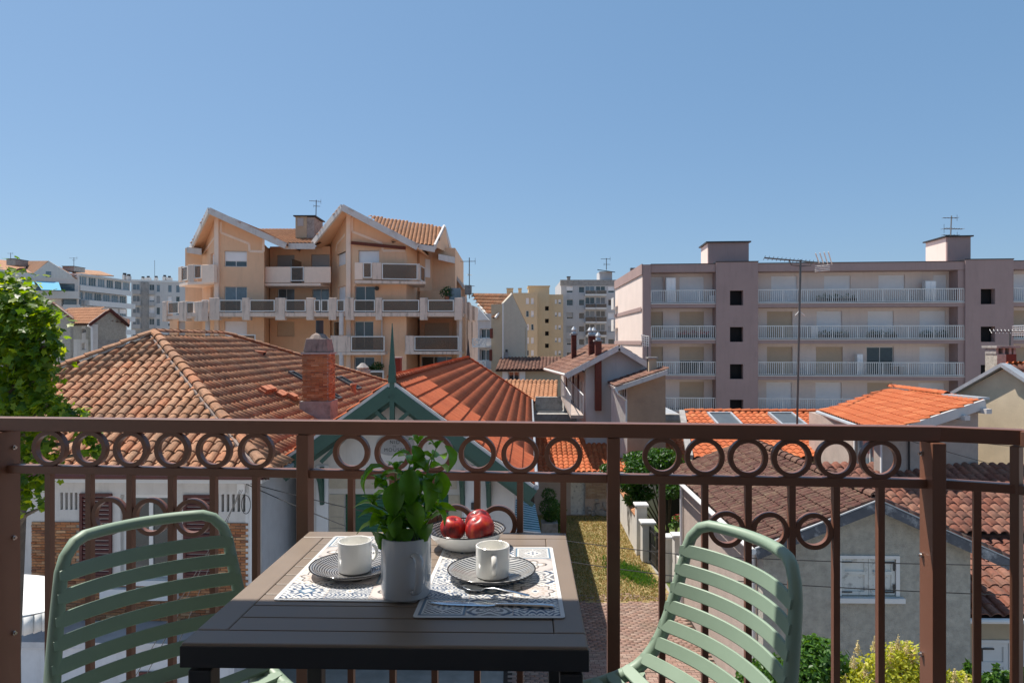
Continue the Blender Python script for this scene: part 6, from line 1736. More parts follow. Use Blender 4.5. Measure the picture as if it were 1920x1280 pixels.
# things on balconies
def on_bal(px, fl, d=-0.6): return FP.P(FP.U(px, d), d, zfl[fl] + 0.005)
cbn = 0
for (px, w, h, fl, lab) in ((1257, 0.75, 2.0, 0, 'tall white cabinet on the top left balcony of the pink block'), (1335, .45, .62, 0, 'low white box at the end of the top left balcony'),
                            (1742, .8, 1.6, 0, 'pale grey partition cabinet on the top balcony near the door'), (1525, .6, 1.0, 1, 'white planter box on the second balcony behind the aerial mast'),
                            (1795, .8, .9, 2, 'white storage box at the right end of the third balcony'), (1610, .45, 1.6, 2, 'grey cabinet left of the open glass door, third balcony')):
    c = on_bal(px, fl); t = thing('balcony_cabinet', lab, 'cabinet', tuple(c), 'cabinets on the pink block balconies')
    MB().box((c.x - w / 2, c.y - .2, c.z), (c.x + w / 2, c.y + .2, c.z + h)).build('body', M['white_paint'], t)
    MB().box((c.x - w / 2 + .04, c.y - .225, c.z + .06), (c.x - .01, c.y - .201, c.z + h - .05)).box((c.x + .01, c.y - .225, c.z + .06), (c.x + w / 2 - .04, c.y - .201, c.z + h - .05)).build('door', M['shutter_white'], t)
for (px0, px1, fl, mt, lab) in ((1270, 1330, 1, 'red_flower', 'red flowering plants along the second left balcony'), (1535, 1590, 1, 'leaf_dark', 'dark potted plants behind the second balcony railing, left stretch'),
                                (1625, 1680, 1, 'leaf_dark', 'dark potted plants behind the second balcony railing, middle stretch'), (1725, 1780, 1, 'leaf_dark', 'dark potted plants behind the second balcony railing, right stretch'), (1530, 1605, 0, 'leaf_dark', 'low plants behind the top balcony railing')):
    a, b = on_bal(px0, fl, -.35), on_bal(px1, fl, -.35); n_ = 7
    t = thing('balcony_planter', lab, 'plants', tuple(a), 'plants on the pink block balconies')
    MB().beam(a + UP * .22, b + UP * .22, .25, .26).build('trough', M['dark_metal'], t)
    leaf_scatter('foliage', [(*(a.lerp(b, (k + .5) / n_) + UP * (.42 + .1 * (k % 2))), .22, .14, .2) for k in range(n_)], 420, .09, M[mt], parent=t, seed=px0, shell=.2)
tb2 = on_bal(1685, 2); t = thing('balcony_table', 'round patio table on the third balcony of the pink block', 'table', tuple(tb2)); MB().tube([tb2, tb2 + UP * .7], .04, 8).build('leg', M['dark_metal'], t); MB().tube([tb2 + UP * .7, tb2 + UP * .74], .55, 16).build('top', M['frame_white'], t)
tb2 = on_bal(1255, 1); t = thing('balcony_table', 'white folding table on the second left balcony', 'table', tuple(tb2)); MB().box((tb2.x - .7, tb2.y - .3, tb2.z + .7), (tb2.x + .6, tb2.y + .3, tb2.z + .75)).build('top', M['frame_white'], t)
for s_ in (-.6, .5): MB().box((tb2.x + s_, tb2.y - .25, tb2.z), (tb2.x + s_ + .05, tb2.y - .2, tb2.z + .7)).build('leg', M['frame_white'], t)

# ================================================================== peach apartment building
cb = thing('peach_building', 'peach apartment building with steep pointed gables and wrapped concrete balconies', 'apartment building', (-14, 54, GZ))
CP = M['cream_plaster']
def V2(px, y): return ((px - 960) / F * y, y)
def frp(pa, ya, pb, yb): return Fr((*V2(pa, ya), 0), (*V2(pb, yb), 0))
YB = 52.0
zr = lambda py, y: (640 - py) / F * y
def bay(pA, yA, pB, yB_, pC, yC, pD, yD, peak_py, mid_py, right_py, left_py, wins, pier=8):
    """prow bay: A-B left facet, B pier, B2-C right facet, C-D return"""
    f1 = frp(pA, yA, pB, yB_); f2 = frp(pB, yB_, pC, yC); f3 = frp(pC, yC, pD, yD)
    hs = {1: [], 2: []}
    for (fi, x0, y0, x1, y1, kd, kw) in wins:
        fr = f1 if fi == 1 else f2
        rc = fr.rect(x0, y0, x1, y1); hs[fi].append((rc, kd, kw))
    ztopw = zr(470, yB_)
    wall(cb, f1, 0, f1.L, GZ, ztopw, [h[0] for h in hs[1]], CP, name='bay_wall', th=0.25)
    wall(cb, f2, 0, f2.L, GZ, ztopw, [h[0] for h in hs[2]], CP, name='bay_wall', th=0.25)
    wall(cb, f3, 0, f3.L, GZ, ztopw + 0.6, [], CP, name='bay_wall', th=0.25)
    for fi, fr in ((1, f1), (2, f2)):
        for rc, kd, kw in hs[fi]: window(cb, fr, rc, kd, **kw)
    gable_wall(cb, f1, [(0, ztopw), (f1.L, ztopw), (f1.L, zr(peak_py, yB_)), (0, zr(left_py, yA))], CP, th=0.25)
    gable_wall(cb, f2, [(0, ztopw), (f2.L, ztopw), (f2.L, zr(right_py, yC)), (0, zr(peak_py, yB_))], CP, th=0.25)
    # pier
    p = V2(pB, yB_)
    MB().box((p[0] - 0.0, p[1] - 0.14, GZ), (p[0] + pier * yB_ / F, p[1] + 0.2, zr(peak_py, yB_) + 0.1)).build('corner_pier', M['cream_light'], cb)
    return f1, f2, f3
sh = dict(shutter='shutter_white'); gb = dict(pane='glass_blue', nm=2)
f1, f2, f3 = bay(379, 56, 403, 52, 495, 52.6, 506, 56, 402, 0, 440, 452, [
    (2, 421, 470, 463, 500, 'half', dict(shutter='shutter_white', frac=0.62)), (2, 421, 537, 463, 586, 'glass', gb), (2, 421, 602, 463, 650, 'shutter', sh),
    (1, 395, 475, 401, 500, 'shutter', sh), (1, 395, 538, 401, 575, 'shutter', dict(shutter='shutter_beige'))])
g1, g2, g3 = bay(619, 56, 650, 51.5, 762, 51.2, 787, 56, 398, 0, 452, 440, [
    (2, 672, 468, 711, 494, 'shutter', sh), (2, 665, 536, 703, 586, 'glass', dict(nm=2)), (2, 664, 602, 700, 655, 'glass', dict(nm=2, pane='glass')), (2, 664, 669, 702, 715, 'glass', dict(nm=2)),
    (1, 632, 470, 648, 498, 'shutter', sh), (1, 633, 537, 648, 585, 'shutter', sh), (1, 622, 602, 640, 640, 'glass', dict(nm=1))])
# trim bands
def trim(fr, pts, w=0.16):
    p = [fr.uz(*q) for q in pts]
    for a, b in zip(p[:-1], p[1:]):
        MB(fr).beam((a[0], 0.02, a[1]), (b[0], 0.02, b[1]), 0.035, w, up=fr.n).build('trim_band', M['cream_light'], cb)
def trim2(fr, pts, w=0.17):
    mb = MB(fr); p = [fr.uz(*q) for q in pts]
    for a, b in zip(p[:-1], p[1:]):
        du, dz = b[0] - a[0], b[1] - a[1]; l = math.hypot(du, dz) or 1; nu, nz = -dz / l * w / 2, du / l * w / 2
        mb.prism([(a[0] - nu, 0.003, a[1] - nz), (b[0] - nu, 0.003, b[1] - nz), (b[0] + nu, 0.003, b[1] + nz), (a[0] + nu, 0.003, a[1] + nz)], (0, 0.03, 0))
    mb.build('trim_band', M['cream_light'], cb)
trim2(f2, [(414, 416), (414, 436), (467, 457), (468, 471), (494, 472)]); trim2(f2, [(494, 447), (494, 472)])
trim2(g2, [(660, 408), (660, 434), (716, 456), (718, 470), (760, 470)]); trim2(g1, [(630, 471), (632, 458), (647, 440)]); trim2(f1, [(381, 474), (391, 462), (402, 446)])
# recessed middle wall
fm_ = frp(506, 55.6, 619, 55.4)
wm = []
for (x0, y0, x1, y1, kd, kw) in ((519, 478, 552, 500, S, dict(shutter='shutter_grey')), (583, 477, 618, 500, S, dict(shutter='shutter_grey')), (520, 541, 552, 588, G_, gb), (585, 541, 617, 588, G_, gb), (519, 603, 552, 631, S, dict(shutter='shutter_beige'))):
    wm.append((fm_.rect(x0, y0, x1, y1), kd, kw))
wall(cb, fm_, 0, fm_.L, GZ, zr(462, 55.5), [w[0] for w in wm], CP, name='middle_wall', th=0.3)
for rc, kd, kw in wm: window(cb, fm_, rc, kd, **kw)
# right wing
fr1 = frp(787, 55.0, 863, 54.4)
wr = []
for (x0, y0, x1, y1, kd, kw) in ((797, 486, 806, 520, S, sh), (813, 492, 823, 522, S, sh), (797, 543, 812, 580, G_, dict(nm=2)), (795, 605, 842, 660, S, dict(shutter='shutter_beige')), (765 + 24, 668, 860, 700, G_, dict(nm=3))):
    wr.append((fr1.rect(x0, y0, x1, y1), kd, kw))
wall(cb, fr1, 0, fr1.L, GZ, zr(545, 55), [w for w in [q[0] for q in wr] if w[3] < zr(545, 55)], CP, name='right_wing_wall', th=0.3)
fr2 = frp(787, 55.0, 848, 58.5)
gable_wall(cb, fr2, [(0, zr(546, 55)), (fr2.L, zr(546, 58)), (fr2.L, zr(487, 58.5)), (fr2.U(832), zr(432, 57.5)), (0, zr(466, 55))], CP)
for rc, kd, kw in wr:
    if rc[3] < zr(545, 55): window(cb, fr1, rc, kd, **kw)
for (x0, y0, x1, y1) in ((797, 486, 806, 520), (813, 492, 823, 522)): 
    rc = fr2.rect(x0, y0, x1, y1); MB(fr2).box((rc[0], 0.002, rc[2]), (rc[1], 0.04, rc[3])).build('roller_shutter', M['shutter_white'], cb)
frs = frp(762, 51.2, 787, 55.0)
wall(cb, frp(722, 54.0, 767, 54.0), 0, 1.7, GZ, zr(600, 54), [], CP, name='bay_wall')
# far right blank wing
fe_ = frp(866, 52.2, 897, 62)
wall(cb, fe_, 0, fe_.L, GZ, zr(565, 52.2), [fe_.rect(875, 600, 877, 650), fe_.rect(884, 603, 886, 645)], M['balcony_conc'], name='blank_wing', th=0.4)
MB(frp(838, 56, 866, 52.2)).box((0, -0.3, GZ), (frp(838, 56, 866, 52.2).L, 0, zr(590, 54))).build('wing_wall', CP, cb)
# roofs: prow gables
def prow(pk_px, pk_py, y0, lpx, lpy, ly, rpx, rpy, ry, back=11, nm_=''):
    Pk = P(pk_px, pk_py, y0); Lp = P(lpx, lpy, ly); Rp = P(rpx, rpy, ry)
    bk = Vector((0.35, back, 0))
    Pb = Pk + bk; Rb2 = Rp + bk * 0.95; Lb2 = Lp + bk * 0.7
    dn = Vector((0, 0, -0.16))
    roof_plane(cb, [Lb2, Lp, Pk, Pb], (0, 1), M['tile_tan'], 0.30, 0.36, h=0.06, nind=0, jit=0.3, seg=3)
    roof_plane(cb, [Rp, Rb2, Pb, Pk], (0, 1), M['tile_tan'], 0.30, 0.36, h=0.06, nind=0, jit=0.3, seg=3)
    MB().slab([Lp - UP * .14, Pk - UP * .14, Pb - UP * .14, Lb2 - UP * .14], 0.12).build('soffit', CP, cb); MB().slab([Rp - UP * .14, Rb2 - UP * .14, Pb - UP * .14, Pk - UP * .14], 0.12).build('soffit', CP, cb)
    MB().beam(Lp - UP * .17, Pk - UP * .12, 0.14, 0.46).build('white_fascia', M['white_fascia'], cb); MB().beam(Rp - UP * .17, Pk - UP * .12, 0.14, 0.46).build('white_fascia', M['white_fascia'], cb)
    return Pk, Pb, Lp, Rp
prow(391.5, 391.5, 50.4, 357, 463, 54.5, 536, 457, 52.2)
prow(641, 385.5, 49.6, 586, 453, 53.5, 783, 459, 50.5)
MB().hexa([P(x, y, d) for (x, y, d) in ((350, 474, 54), (378, 478, 54), (378, 478, 57), (350, 474, 57), (350, 463, 54), (378, 466, 54), (378, 466, 57), (350, 463, 57))]).build('box_gutter', M['white_fascia'], cb)
MB().hexa([P(x, y, d) for (x, y, d) in ((532, 467, 52.8), (591, 467, 52.8), (591, 467, 55), (532, 467, 55), (532, 456, 52.8), (591, 456, 52.8), (591, 456, 55), (532, 456, 55))]).build('box_gutter', M['white_fascia'], cb)
MB().hexa([P(x, y, d) for (x, y, d) in ((778, 466, 51), (815, 473, 51.5), (815, 473, 55), (778, 466, 55), (778, 456, 51), (817, 462, 51.5), (817, 462, 55), (778, 456, 55))]).build('box_gutter', M['white_fascia'], cb)
a_, b_, c_, d_2 = P(520, 456, 53.2), P(596, 456, 53.2), P(640, 430, 60), P(470, 430, 60)
roof_plane(cb, [a_, b_, c_, d_2], (0, 1), M['tile_tan'], 0.30, 0.36, h=0.07, nind=0, jit=0.3, seg=3)
a_, b_, c_, d_2 = P(735, 452, 51.2), P(817, 461, 51.6), P(832, 426, 57), P(690, 428, 57.6)
roof_plane(cb, [a_, b_, c_, d_2], (0, 1), M['tile_tan'], 0.30, 0.36, h=0.07, nind=0, jit=0.3, seg=3)
q_ = P(833, 426, 56.8); MB().beam(q_, P(815, 463, 51.6), 0.14, 0.40).build('white_fascia', M['white_fascia'], cb); MB().beam(q_, P(847, 478, 58.5), 0.14, 0.40).build('white_fascia', M['white_fascia'], cb)
MB().slab([q_, P(815, 463, 51.7), P(830, 470, 56), P(850, 482, 60)], 0.1).build('soffit', CP, cb)
MB().hexa([P(x, y, d) for (x, y, d) in ((822, 487, 54), (853, 494, 56), (853, 494, 59), (822, 487, 59), (822, 476, 54), (853, 482, 56), (853, 482, 59), (822, 476, 59))]).build('box_gutter', M['white_fascia'], cb)
# body behind
MB().box((V2(385, 60)[0], 56.3, GZ), (V2(860, 60)[0], 66, zr(470, 58))).build('core', CP, cb)
# small rear gable and stepped terrace at the right
fgb = frp(828, 59, 872, 58)
gable_wall(cb, fgb, [(0, 0), (fgb.L, 0), (fgb.L, zr(540, 58)), (fgb.U(848), zr(508, 58.5)), (0, zr(530, 59))], CP, name='rear_gable')
MB(fgb).beam((fgb.U(848), .1, zr(508, 58.5)), (fgb.L, .1, zr(541, 58)), .2, .3, up=(0, -1, 0)).build('white_fascia', M['white_fascia'], cb)
MB(fgb).box((fgb.U(838), .02, zr(558, 58)), (fgb.U(852), .08, zr(530, 58))).build('terrace_door', M['glass_blue'], cb)
for (x0, x1, yy, d0) in ((862, 872, 556, 53), (868, 880, 566, 55), (876, 890, 574, 58)):
    MB().box((P(x0, 0, d0).x, d0, zr(600, d0)), (P(x1, 0, d0).x, d0 + 2.5, zr(yy, d0))).build('stepped_terrace', M['balcony_conc'], cb)
# chimney hut
hk = thing('roof_chimney', 'square dark capped chimney on the peach building roof', 'chimney', tuple(P(572, 430, 56)))
MB().box((P(554, 0, 55).x, 55, zr(446, 55)), (P(575, 0, 55).x, 57.5, zr(406, 55))).build('stack', M['beige_render'], hk)
MB().box((P(575, 0, 55).x + .001, 55.05, zr(446, 55)), (P(589, 0, 55).x, 57.5, zr(407, 55))).build('stack', M['concrete'], hk)
MB().box((P(553, 0, 55).x - .1, 54.85, zr(406, 55)), (P(589, 0, 55).x + .15, 57.7, zr(404, 55))).build('cap', M['dark_metal'], hk)
MB().box((P(558, 0, 55).x, 54.96, zr(424, 55)), (P(569, 0, 55).x, 54.998, zr(409, 55))).build('vent', M['shutter_grey'], hk)
antenna('rooftop_antenna', P(592, 430, 56), P(593, 375, 56), 'thin aerial mast beside the chimney of the peach building', booms=((0.1, .9, 200, 6), (.5, .5, 20, 4)), r=.035, group='aerials on far roofs')
# continuous balcony
BC = M['balcony_conc']
def glass_panel(fr, x0, x1, y0, y1, d, dark=True):
    rc = fr.rect(x0, y0, x1, y1, d)
    w = 0.07; u0, u1, z0, z1 = rc
    g = MB(fr).box((u0, d - .05, z0), (u0 + w, d, z1)).box((u1 - w, d - .05, z0), (u1, d, z1)).box((u0 + w, d - .05, z0), (u1 - w, d, z0 + w)).box((u0 + w, d - .05, z1 - w), (u1 - w, d, z1)).build('panel_frame', M['frame_white'], cb)
    MB(fr).box((u0 + w, d - .035, z0 + w), (u1 - w, d - .015, z1 - w)).build('glass_panel', M['smoked'], g)
sm = bpy.data.materials.new('smoked_balcony_glass'); sm.use_nodes = True
N2, L2_ = nt(sm); pb = N2['Principled BSDF']; pb.inputs['Base Color'].default_value = (0.20, 0.16, 0.13, 1); pb.inputs['Roughness'].default_value = 0.08
tr_ = N2.new('ShaderNodeBsdfTransparent'); tr_.inputs['Color'].default_value = (0.72, 0.66, 0.60, 1); mxs = N2.new('ShaderNodeMixShader'); mxs.inputs[0].default_value = 0.40
L2_.new(pb.outputs[0], mxs.inputs[2]); L2_.new(tr_.outputs[0], mxs.inputs[1]); L2_.new(mxs.outputs[0], N2['Material Output'].inputs['Surface']); M['smoked'] = sm
def block(fr, x0, x1, y0, y1, d, th=.5, mat=BC, name='concrete_block'):
    rc = fr.rect(x0, y0, x1, y1, d); MB(fr).box((rc[0], d - th, rc[2]), (rc[1], d, rc[3])).build(name, mat, cb, bevel=0.03)
fb1 = frp(345, 50.6, 866, 50.2)
zsl = zr(586, 50.4)
MB(fb1).box((0.2, -5.6, zsl - .28), (fb1.L, -0.05, zsl)).build('balcony_slab', BC, cb)
for (x0, x1) in ((392, 411), (453.5, 468), (516, 534), (574, 588), (616, 630), (647, 663), (704, 716), (787, 801), (852, 866)): block(fb1, x0, x1, 558, 600, 0.0, .55)
for (x0, x1) in ((378, 391), (411, 453), (468, 515), (535, 573), (589, 600), (602, 616), (631, 646), (664, 703), (717, 786), (802, 851)): glass_panel(fb1, x0, x1, 562, 584, -.05)
for k, px in enumerate(range(360, 866, 8)):
    pass
fb0 = frp(303, 54, 350, 51.5)
MB(fb0).box((0, -3.5, zr(592, 53) - .25), (fb0.L + 2.0, -0.05, zr(592, 53))).build('balcony_slab', BC, cb)
for (x0, x1) in ((304, 312), (335, 349), (364, 378)): block(fb0, x0, x1, 565, 602, .0, .5)
for (x0, x1) in ((315, 334), (350, 363)): glass_panel(fb0, x0, x1, 566, 588, -.05)
MB(fb0).box((fb0.U(310), -5, zr(566, 53)), (fb0.U(352), -4.95, zr(545, 53))).build('side_screen', M['frame_white'], cb)
lw_ = frp(318, 57.5, 395, 57.2)
wall(cb, lw_, 0, lw_.L, GZ, zr(592, 57), [lw_.rect(333, 602, 378, 640)], CP, name='lower_left_wall', th=.3); window(cb, lw_, lw_.rect(333, 602, 378, 640), 'shutter', shutter='shutter_grey')
# upper balconies
block(fm_, 497, 544.5, 500, 530, 2.4, .12, M['cream_light'], 'parapet'); block(fm_, 570, 620, 500, 530, 2.4, .12, M['cream_light'], 'parapet'); glass_panel(fm_, 545, 569.5, 500, 527, 2.38)
z5 = fm_.uz(520, 531, 2.4)[1]; MB(fm_).box((-.1, -.0, z5 - .2), (fm_.L, 2.42, z5)).build('balcony_slab', M['cream_light'], cb)
MB(fm_).box((fm_.U(557, 1), 0.1, z5), (fm_.U(558, 1), 2.2, z5 + 1.9)).build('partition', M['smoked'], cb)
fl1 = frp(334, 54.5, 352, 52.5); fl2 = frp(352, 52.5, 401, 51.2)
block(fl1, 334, 340, 500, 528, 0, .3, BC, 'parapet'); glass_panel(fl1, 340, 351, 500, 526, -.05); block(fl2, 352, 363, 496, 530, 0, .4, BC, 'parapet'); glass_panel(fl2, 364, 377, 497, 522, -.05); block(fl2, 378, 401, 496, 530, 0, .3, M['cream_light'], 'parapet')
z6 = zr(529, 52.5); MB().prism([(*V2(336, 54.2), z6 - .2), (*V2(352, 52.4), z6 - .2), (*V2(402, 51.3), z6 - .2), (*V2(395, 56), z6 - .2)], (0, 0, .2)).build('balcony_slab', M['cream_light'], cb)
fu = frp(665, 49.8, 798, 50.6)
block(fu, 665, 680, 492, 524, 0, .3, M['cream_light'], 'parapet'); glass_panel(fu, 680.5, 697, 492, 521, -.03); block(fu, 698, 715, 492, 524, 0, .3, BC, 'parapet'); glass_panel(fu, 716, 783, 494, 524, -.03); block(fu, 783.5, 787, 494, 526, 0, .3, BC, 'parapet')
z7 = zr(526, 50); MB(fu).box((0, -3.4, z7 - .2), (fu.L, 0.02, z7)).build('balcony_slab', BC, cb)
fu2 = frp(787, 50.6, 812, 56); glass_panel(fu2, 789, 797, 500, 528, 0)
# L2 balconies
f5 = frp(619, 50.2, 722, 50.2); block(f5, 619.5, 657, 629, 660, 0, .3, BC, 'parapet'); glass_panel(f5, 658, 721, 630, 658, -.03)
z8 = zr(660, 50.2); MB(f5).box((0, -3.0, z8 - .2), (f5.L, 0.02, z8)).build('balcony_slab', BC, cb)
f6 = frp(759, 50.8, 866, 50.6); block(f6, 759.5, 776, 629, 660, 0, .3, BC, 'parapet'); glass_panel(f6, 777, 860, 630, 657, -.03); block(f6, 860.5, 866, 560, 700, 0, .3, M['white_fascia'], 'white_post')
MB(f6).box((0, -4.0, zr(659, 50.6) - .2), (f6.L, 0.02, zr(659, 50.6))).build('balcony_slab', BC, cb)
block(f5, 660, 720, 694, 722, 0.01, .2, BC, 'parapet'); glass_panel(f5, 662, 719, 696, 718, .06)
f8 = frp(424, 50.6, 480, 50.6); glass_panel(f8, 445, 479, 627, 650, 0); block(f8, 424, 445, 630, 650, 0, .3, BC, 'parapet')
for (px, y, p0, p1) in ((640, 50.3, 586, 628), (389.5, 51.2, 590, 640), (640, 50.3, 661, 720), (716, 51.2, 588, 700)):
    c = P(px, 0, y); MB().tube([(c.x, c.y, zr(p1, y)), (c.x, c.y, zr(p0, y))], .17 if px != 716 else .05, 12).build('column', M['white_fascia'], cb, smooth=True)
aw_ = g2.uz(661, 456); aw2 = g2.uz(762, 466)
MB(g2).beam((aw_[0], .25, aw_[1]), (aw2[0], .25, aw2[1]), .22, .22).build('rolled_awning', M['brick_red'], cb)
lp_ = thing('round_lamp', 'small round wall lamp on the peach building', 'lamp', tuple(g2.P(g2.U(707), .1, zr(540, 51)))); MB().tube([g2.P(g2.U(707), .0, zr(540, 51)), g2.P(g2.U(707), .15, zr(540, 51))], .16, 12).build('shade', M['dark_metal'], lp_)
for (px, py, y, r, lab) in ((708, 688, 50.6, .5, 'bushy potted plant on the lowest balcony of the peach building'), (838, 548, 51.5, .55, 'green plant on the right roof terrace of the peach building'), (694, 692, 50.6, .3, 'small potted plant on the lowest balcony')):
    c = P(px, py, y); t = thing('potted_plant', lab, 'plant', tuple(c - UP * .6), 'potted plants on the peach building'); MB().tube([c - UP * .75, c - UP * .3], [.15, .2], 10).build('pot', M['terracotta'], t); leaf_scatter('foliage', [(c.x, c.y, c.z, r, r * .8, r * .8)], 260, .16, M['leaf_dark'], parent=t, seed=int(px), shell=.3)
# terrace glass screen right
ft = frp(820, 51.6, 866, 51.3); MB(ft).box((ft.U(840), -.05, zr(566, 51.4)), (ft.U(864), -.02, zr(540, 51.4))).build('glass_screen', M['glass_blue'], cb)

# ================================================================== beige gable block with timber balconies (centre)
ce = thing('beige_gable_building', 'beige building with plain gable wall, steep tile roof and white timber balconies', 'apartment building', (0, 50, GZ))
fgw = frp(944, 49, 989, 50)
gable_wall(ce, fgw, [(0, GZ), (fgw.L, GZ), (fgw.L, zr(612, 50)), (fgw.U(960), zr(551, 49.3)), (0, zr(568, 49))], mk('plain_beige_gable', (0.50, 0.45, 0.36), .92, var=.05, bump=0, streak=.15), th=.3)
MB().slab([P(960, 550, 50.0), P(990, 613, 50.0), P(990, 613, 56), P(960, 550, 56)], .15).build('far_slope', M['tile_old'], ce)
MB().box((P(944, 0, 49).x + .1, 49.9, GZ), (P(986, 0, 50).x, 55, zr(614, 50))).build('core', M['beige_render'], ce)
a = P(944, 574, 48.9); b = P(884, 574, 52.5); c = P(960, 550, 50.2)
pts_ = pl_pts([(884, 549), (960, 550), (944, 573), (929, 595), (919, 595), (897, 570)], P(884, 549, 55.5), P(960, 550, 50.2), P(919, 596, 49.5))
roof_plane(ce, pts_, (0, 1), M['tile_tan2'] if 'tile_tan2' in M else M['tile_old'], .26, .33, h=.06, nind=0, jit=.4, seg=3)
for i_ in (1, 2, 4): MB().tube([pts_[i_] - UP * .03, pts_[i_ + 1] - UP * .03], .09, 6).build('white_verge', M['frame_white'], ce)
ff_ = frp(896, 50, 921, 49.4); fs_ = frp(921, 49.4, 944, 49)
hs_ = [ff_.rect(899, 616, 919, 634), ff_.rect(899, 655, 918, 676), ff_.rect(899, 697, 918, 715)]
wall(ce, ff_, 0, ff_.L, GZ, zr(588, 49.6), hs_, M['pale_blue_wall'], name='balcony_front', th=.3)
for h in hs_: window(ce, ff_, h, 'glass', nm=2, rec=.2)
for h in hs_[:2]: MB(ff_).box((h[1] + .01, .003, h[2]), (h[1] + .22, .05, h[3])).build('red_shutter', M['brick_red'], ce)
wall(ce, fs_, 0, fs_.L, GZ, zr(570, 49), [], M['beige_render'], name='side_wall', th=.3)
MB(ff_).prism([(ff_.U(898), .1, zr(600, 49.6)), (ff_.U(920), .1, zr(600, 49.6)), (ff_.U(916), .1, zr(596, 49.6)), (ff_.U(901), .1, zr(578, 49.6))], (0, .1, 0)).build('timber_truss', M['frame_white'], ce)
for (p0, p1) in ((634, 651), (676, 692)):
    z1_, z0_ = zr(p0, 49), zr(p1, 49); mb = MB(ff_)
    u0, u1 = ff_.U(896.5), ff_.U(920.5); d = .7
    mb.box((u0, d - .04, z1_ - .06), (u1, d + .04, z1_)).box((u0, d - .04, z0_), (u1, d + .04, z0_ + .12))
    n_ = 3
    for k in range(n_ + 1):
        u = u0 + (u1 - u0) * k / n_; mb.box((u - .025, d - .03, z0_ + .12), (u + .025, d + .03, z1_ - .06))
    for k in range(n_):
        ua, ub = u0 + (u1 - u0) * k / n_, u0 + (u1 - u0) * (k + 1) / n_
        mb.beam((ua, d, z0_ + .1), (ub, d, z1_ - .05), .04, .05); mb.beam((ua, d, z1_ - .05), (ub, d, z0_ + .1), .04, .05)
    mb.box((u0, 0, z0_ - .02), (u1, d - .05, z0_ + .05)); mb.build('cross_railing', M['frame_white'], ce)
MB().tube([P(943, 568, 48.8), P(943, 700, 48.8)], .05, 6).build('downpipe', M['frame_white'], ce)
antenna('rooftop_antenna', P(880, 560, 56), P(880, 483, 56), 'tall aerial beside the beige gable building\'s roof', booms=((.3, 1.2, 175, 5), (1.4, .5, 60, 4), (2.3, .7, 20, 4)), r=.04, group='aerials on far roofs')
bc_ = thing('roof_chimney', 'dark chimney block below the tall aerial', 'chimney', tuple(P(877, 545, 56))); MB().box((P(872, 0, 56).x, 55.7, zr(552, 56)), (P(884, 0, 56).x, 56.5, zr(535, 56))).build('stack', M['concrete'], bc_)

# yellow block
yb = thing('yellow_building', 'pale yellow apartment block with rows of small windows', 'apartment building', (2, 80, GZ))
fy = frp(955, 80, 1007.5, 80); wy = []
for px0, px1 in ((986, 992), (995.5, 1001)):
    for (p0, p1) in ((558, 570), (582, 594), (607, 619), (632, 644), (656, 667)): wy.append(fy.rect(px0, p0, px1, p1))
wall(yb, fy, 0, fy.L, GZ, zr(549, 80), wy, M['yellow_plaster'], th=6)
for k, w in enumerate(wy): window(yb, fy, w, 'shutter' if k % 3 != 1 else 'glass', nm=1, rec=.1)
fy2 = frp(991, 83, 1030, 83); wd2 = [fy2.rect(1022, p, 1029, p + 8) for p in (574, 597.5, 621, 644)]
wall(yb, fy2, 0, fy2.L, GZ, zr(537, 83), wd2, M['yellow_plaster'], name='tower', th=4, reveal=.4)
for w in wd2: MB(fy2).box((w[0], -.45, w[2]), (w[1], -.4, w[3])).build('stair_window', M['void'], yb)
MB(fy2).box((-.1, -4.2, zr(537, 83)), (fy2.L + .1, .1, zr(535.5, 83))).build('roof_edge', M['yellow_plaster'], yb)
fy3 = frp(1022, 84, 1056, 84); w3 = [fy3.rect(a, p, b, p + 8.5) for (a, b) in ((1040.5, 1044.5), (1047, 1052)) for p in (561, 585, 609, 633, 657)]
wall(yb, fy3, 0, fy3.L, GZ, zr(552, 84), w3, M['yellow_plaster'], name='right_wing', th=5)
for k, w in enumerate(w3): window(yb, fy3, w, 'half' if k % 2 else 'shutter', nm=1, rec=.1)
for (px, py, lab) in ((956, 541, 'square chimney at the left of the yellow block'), (975, 541, 'small chimney on the yellow block')):
    t = thing('roof_chimney', lab, 'chimney', tuple(P(px, 548, 81)), 'chimneys on the yellow block'); w = 6 if px == 956 else 3
    MB().box((P(px - w, 0, 81).x, 81, zr(550, 81)), (P(px + w, 0, 81).x, 82, zr(541, 81))).build('stack', M['yellow_plaster'], t); MB().box((P(px - w - .7, 0, 81).x, 80.9, zr(541, 81)), (P(px + w + .7, 0, 81).x, 82.1, zr(540, 81))).build('cap', M['concrete'], t)
# grey tower
gt_ = thing('grey_tower', 'pale grey tower block with glazed loggias and roller shutters', 'apartment building', (9, 88, GZ))
ft_ = frp(1052, 88, 1162, 88); wt = []
cols = ((1062, 1074.5), (1085, 1096), (1140, 1152)); rows = ((537, 549), (561, 573), (586, 598), (611, 622.5), (635, 647), (660, 668))
for (a, b) in cols:
    for (c, d) in rows: wt.append(ft_.rect(a, c, b, d))
lg = [ft_.rect(a, c, b, d) for (a, b) in ((1097, 1115), (1117, 1135)) for (c, d) in ((536, 545), (557, 570), (582, 594), (607, 620), (632, 645))]
wall(gt_, ft_, 0, ft_.L, GZ, zr(525, 88), wt + lg, M['tower_grey'], th=12, reveal=.25)
rg = random.Random(8)
for k, w in enumerate(wt): window(gt_, ft_, w, rg.choice(['shutter', 'half', 'shutter', 'glass', 'half']), nm=1, rec=.12, shutter=rg.choice(['shutter_grey', 'shutter_white']))
for k, w in enumerate(lg): window(gt_, ft_, w, 'glass', nm=2, rec=.05, pane='glass' if k % 2 else 'glass_blue')
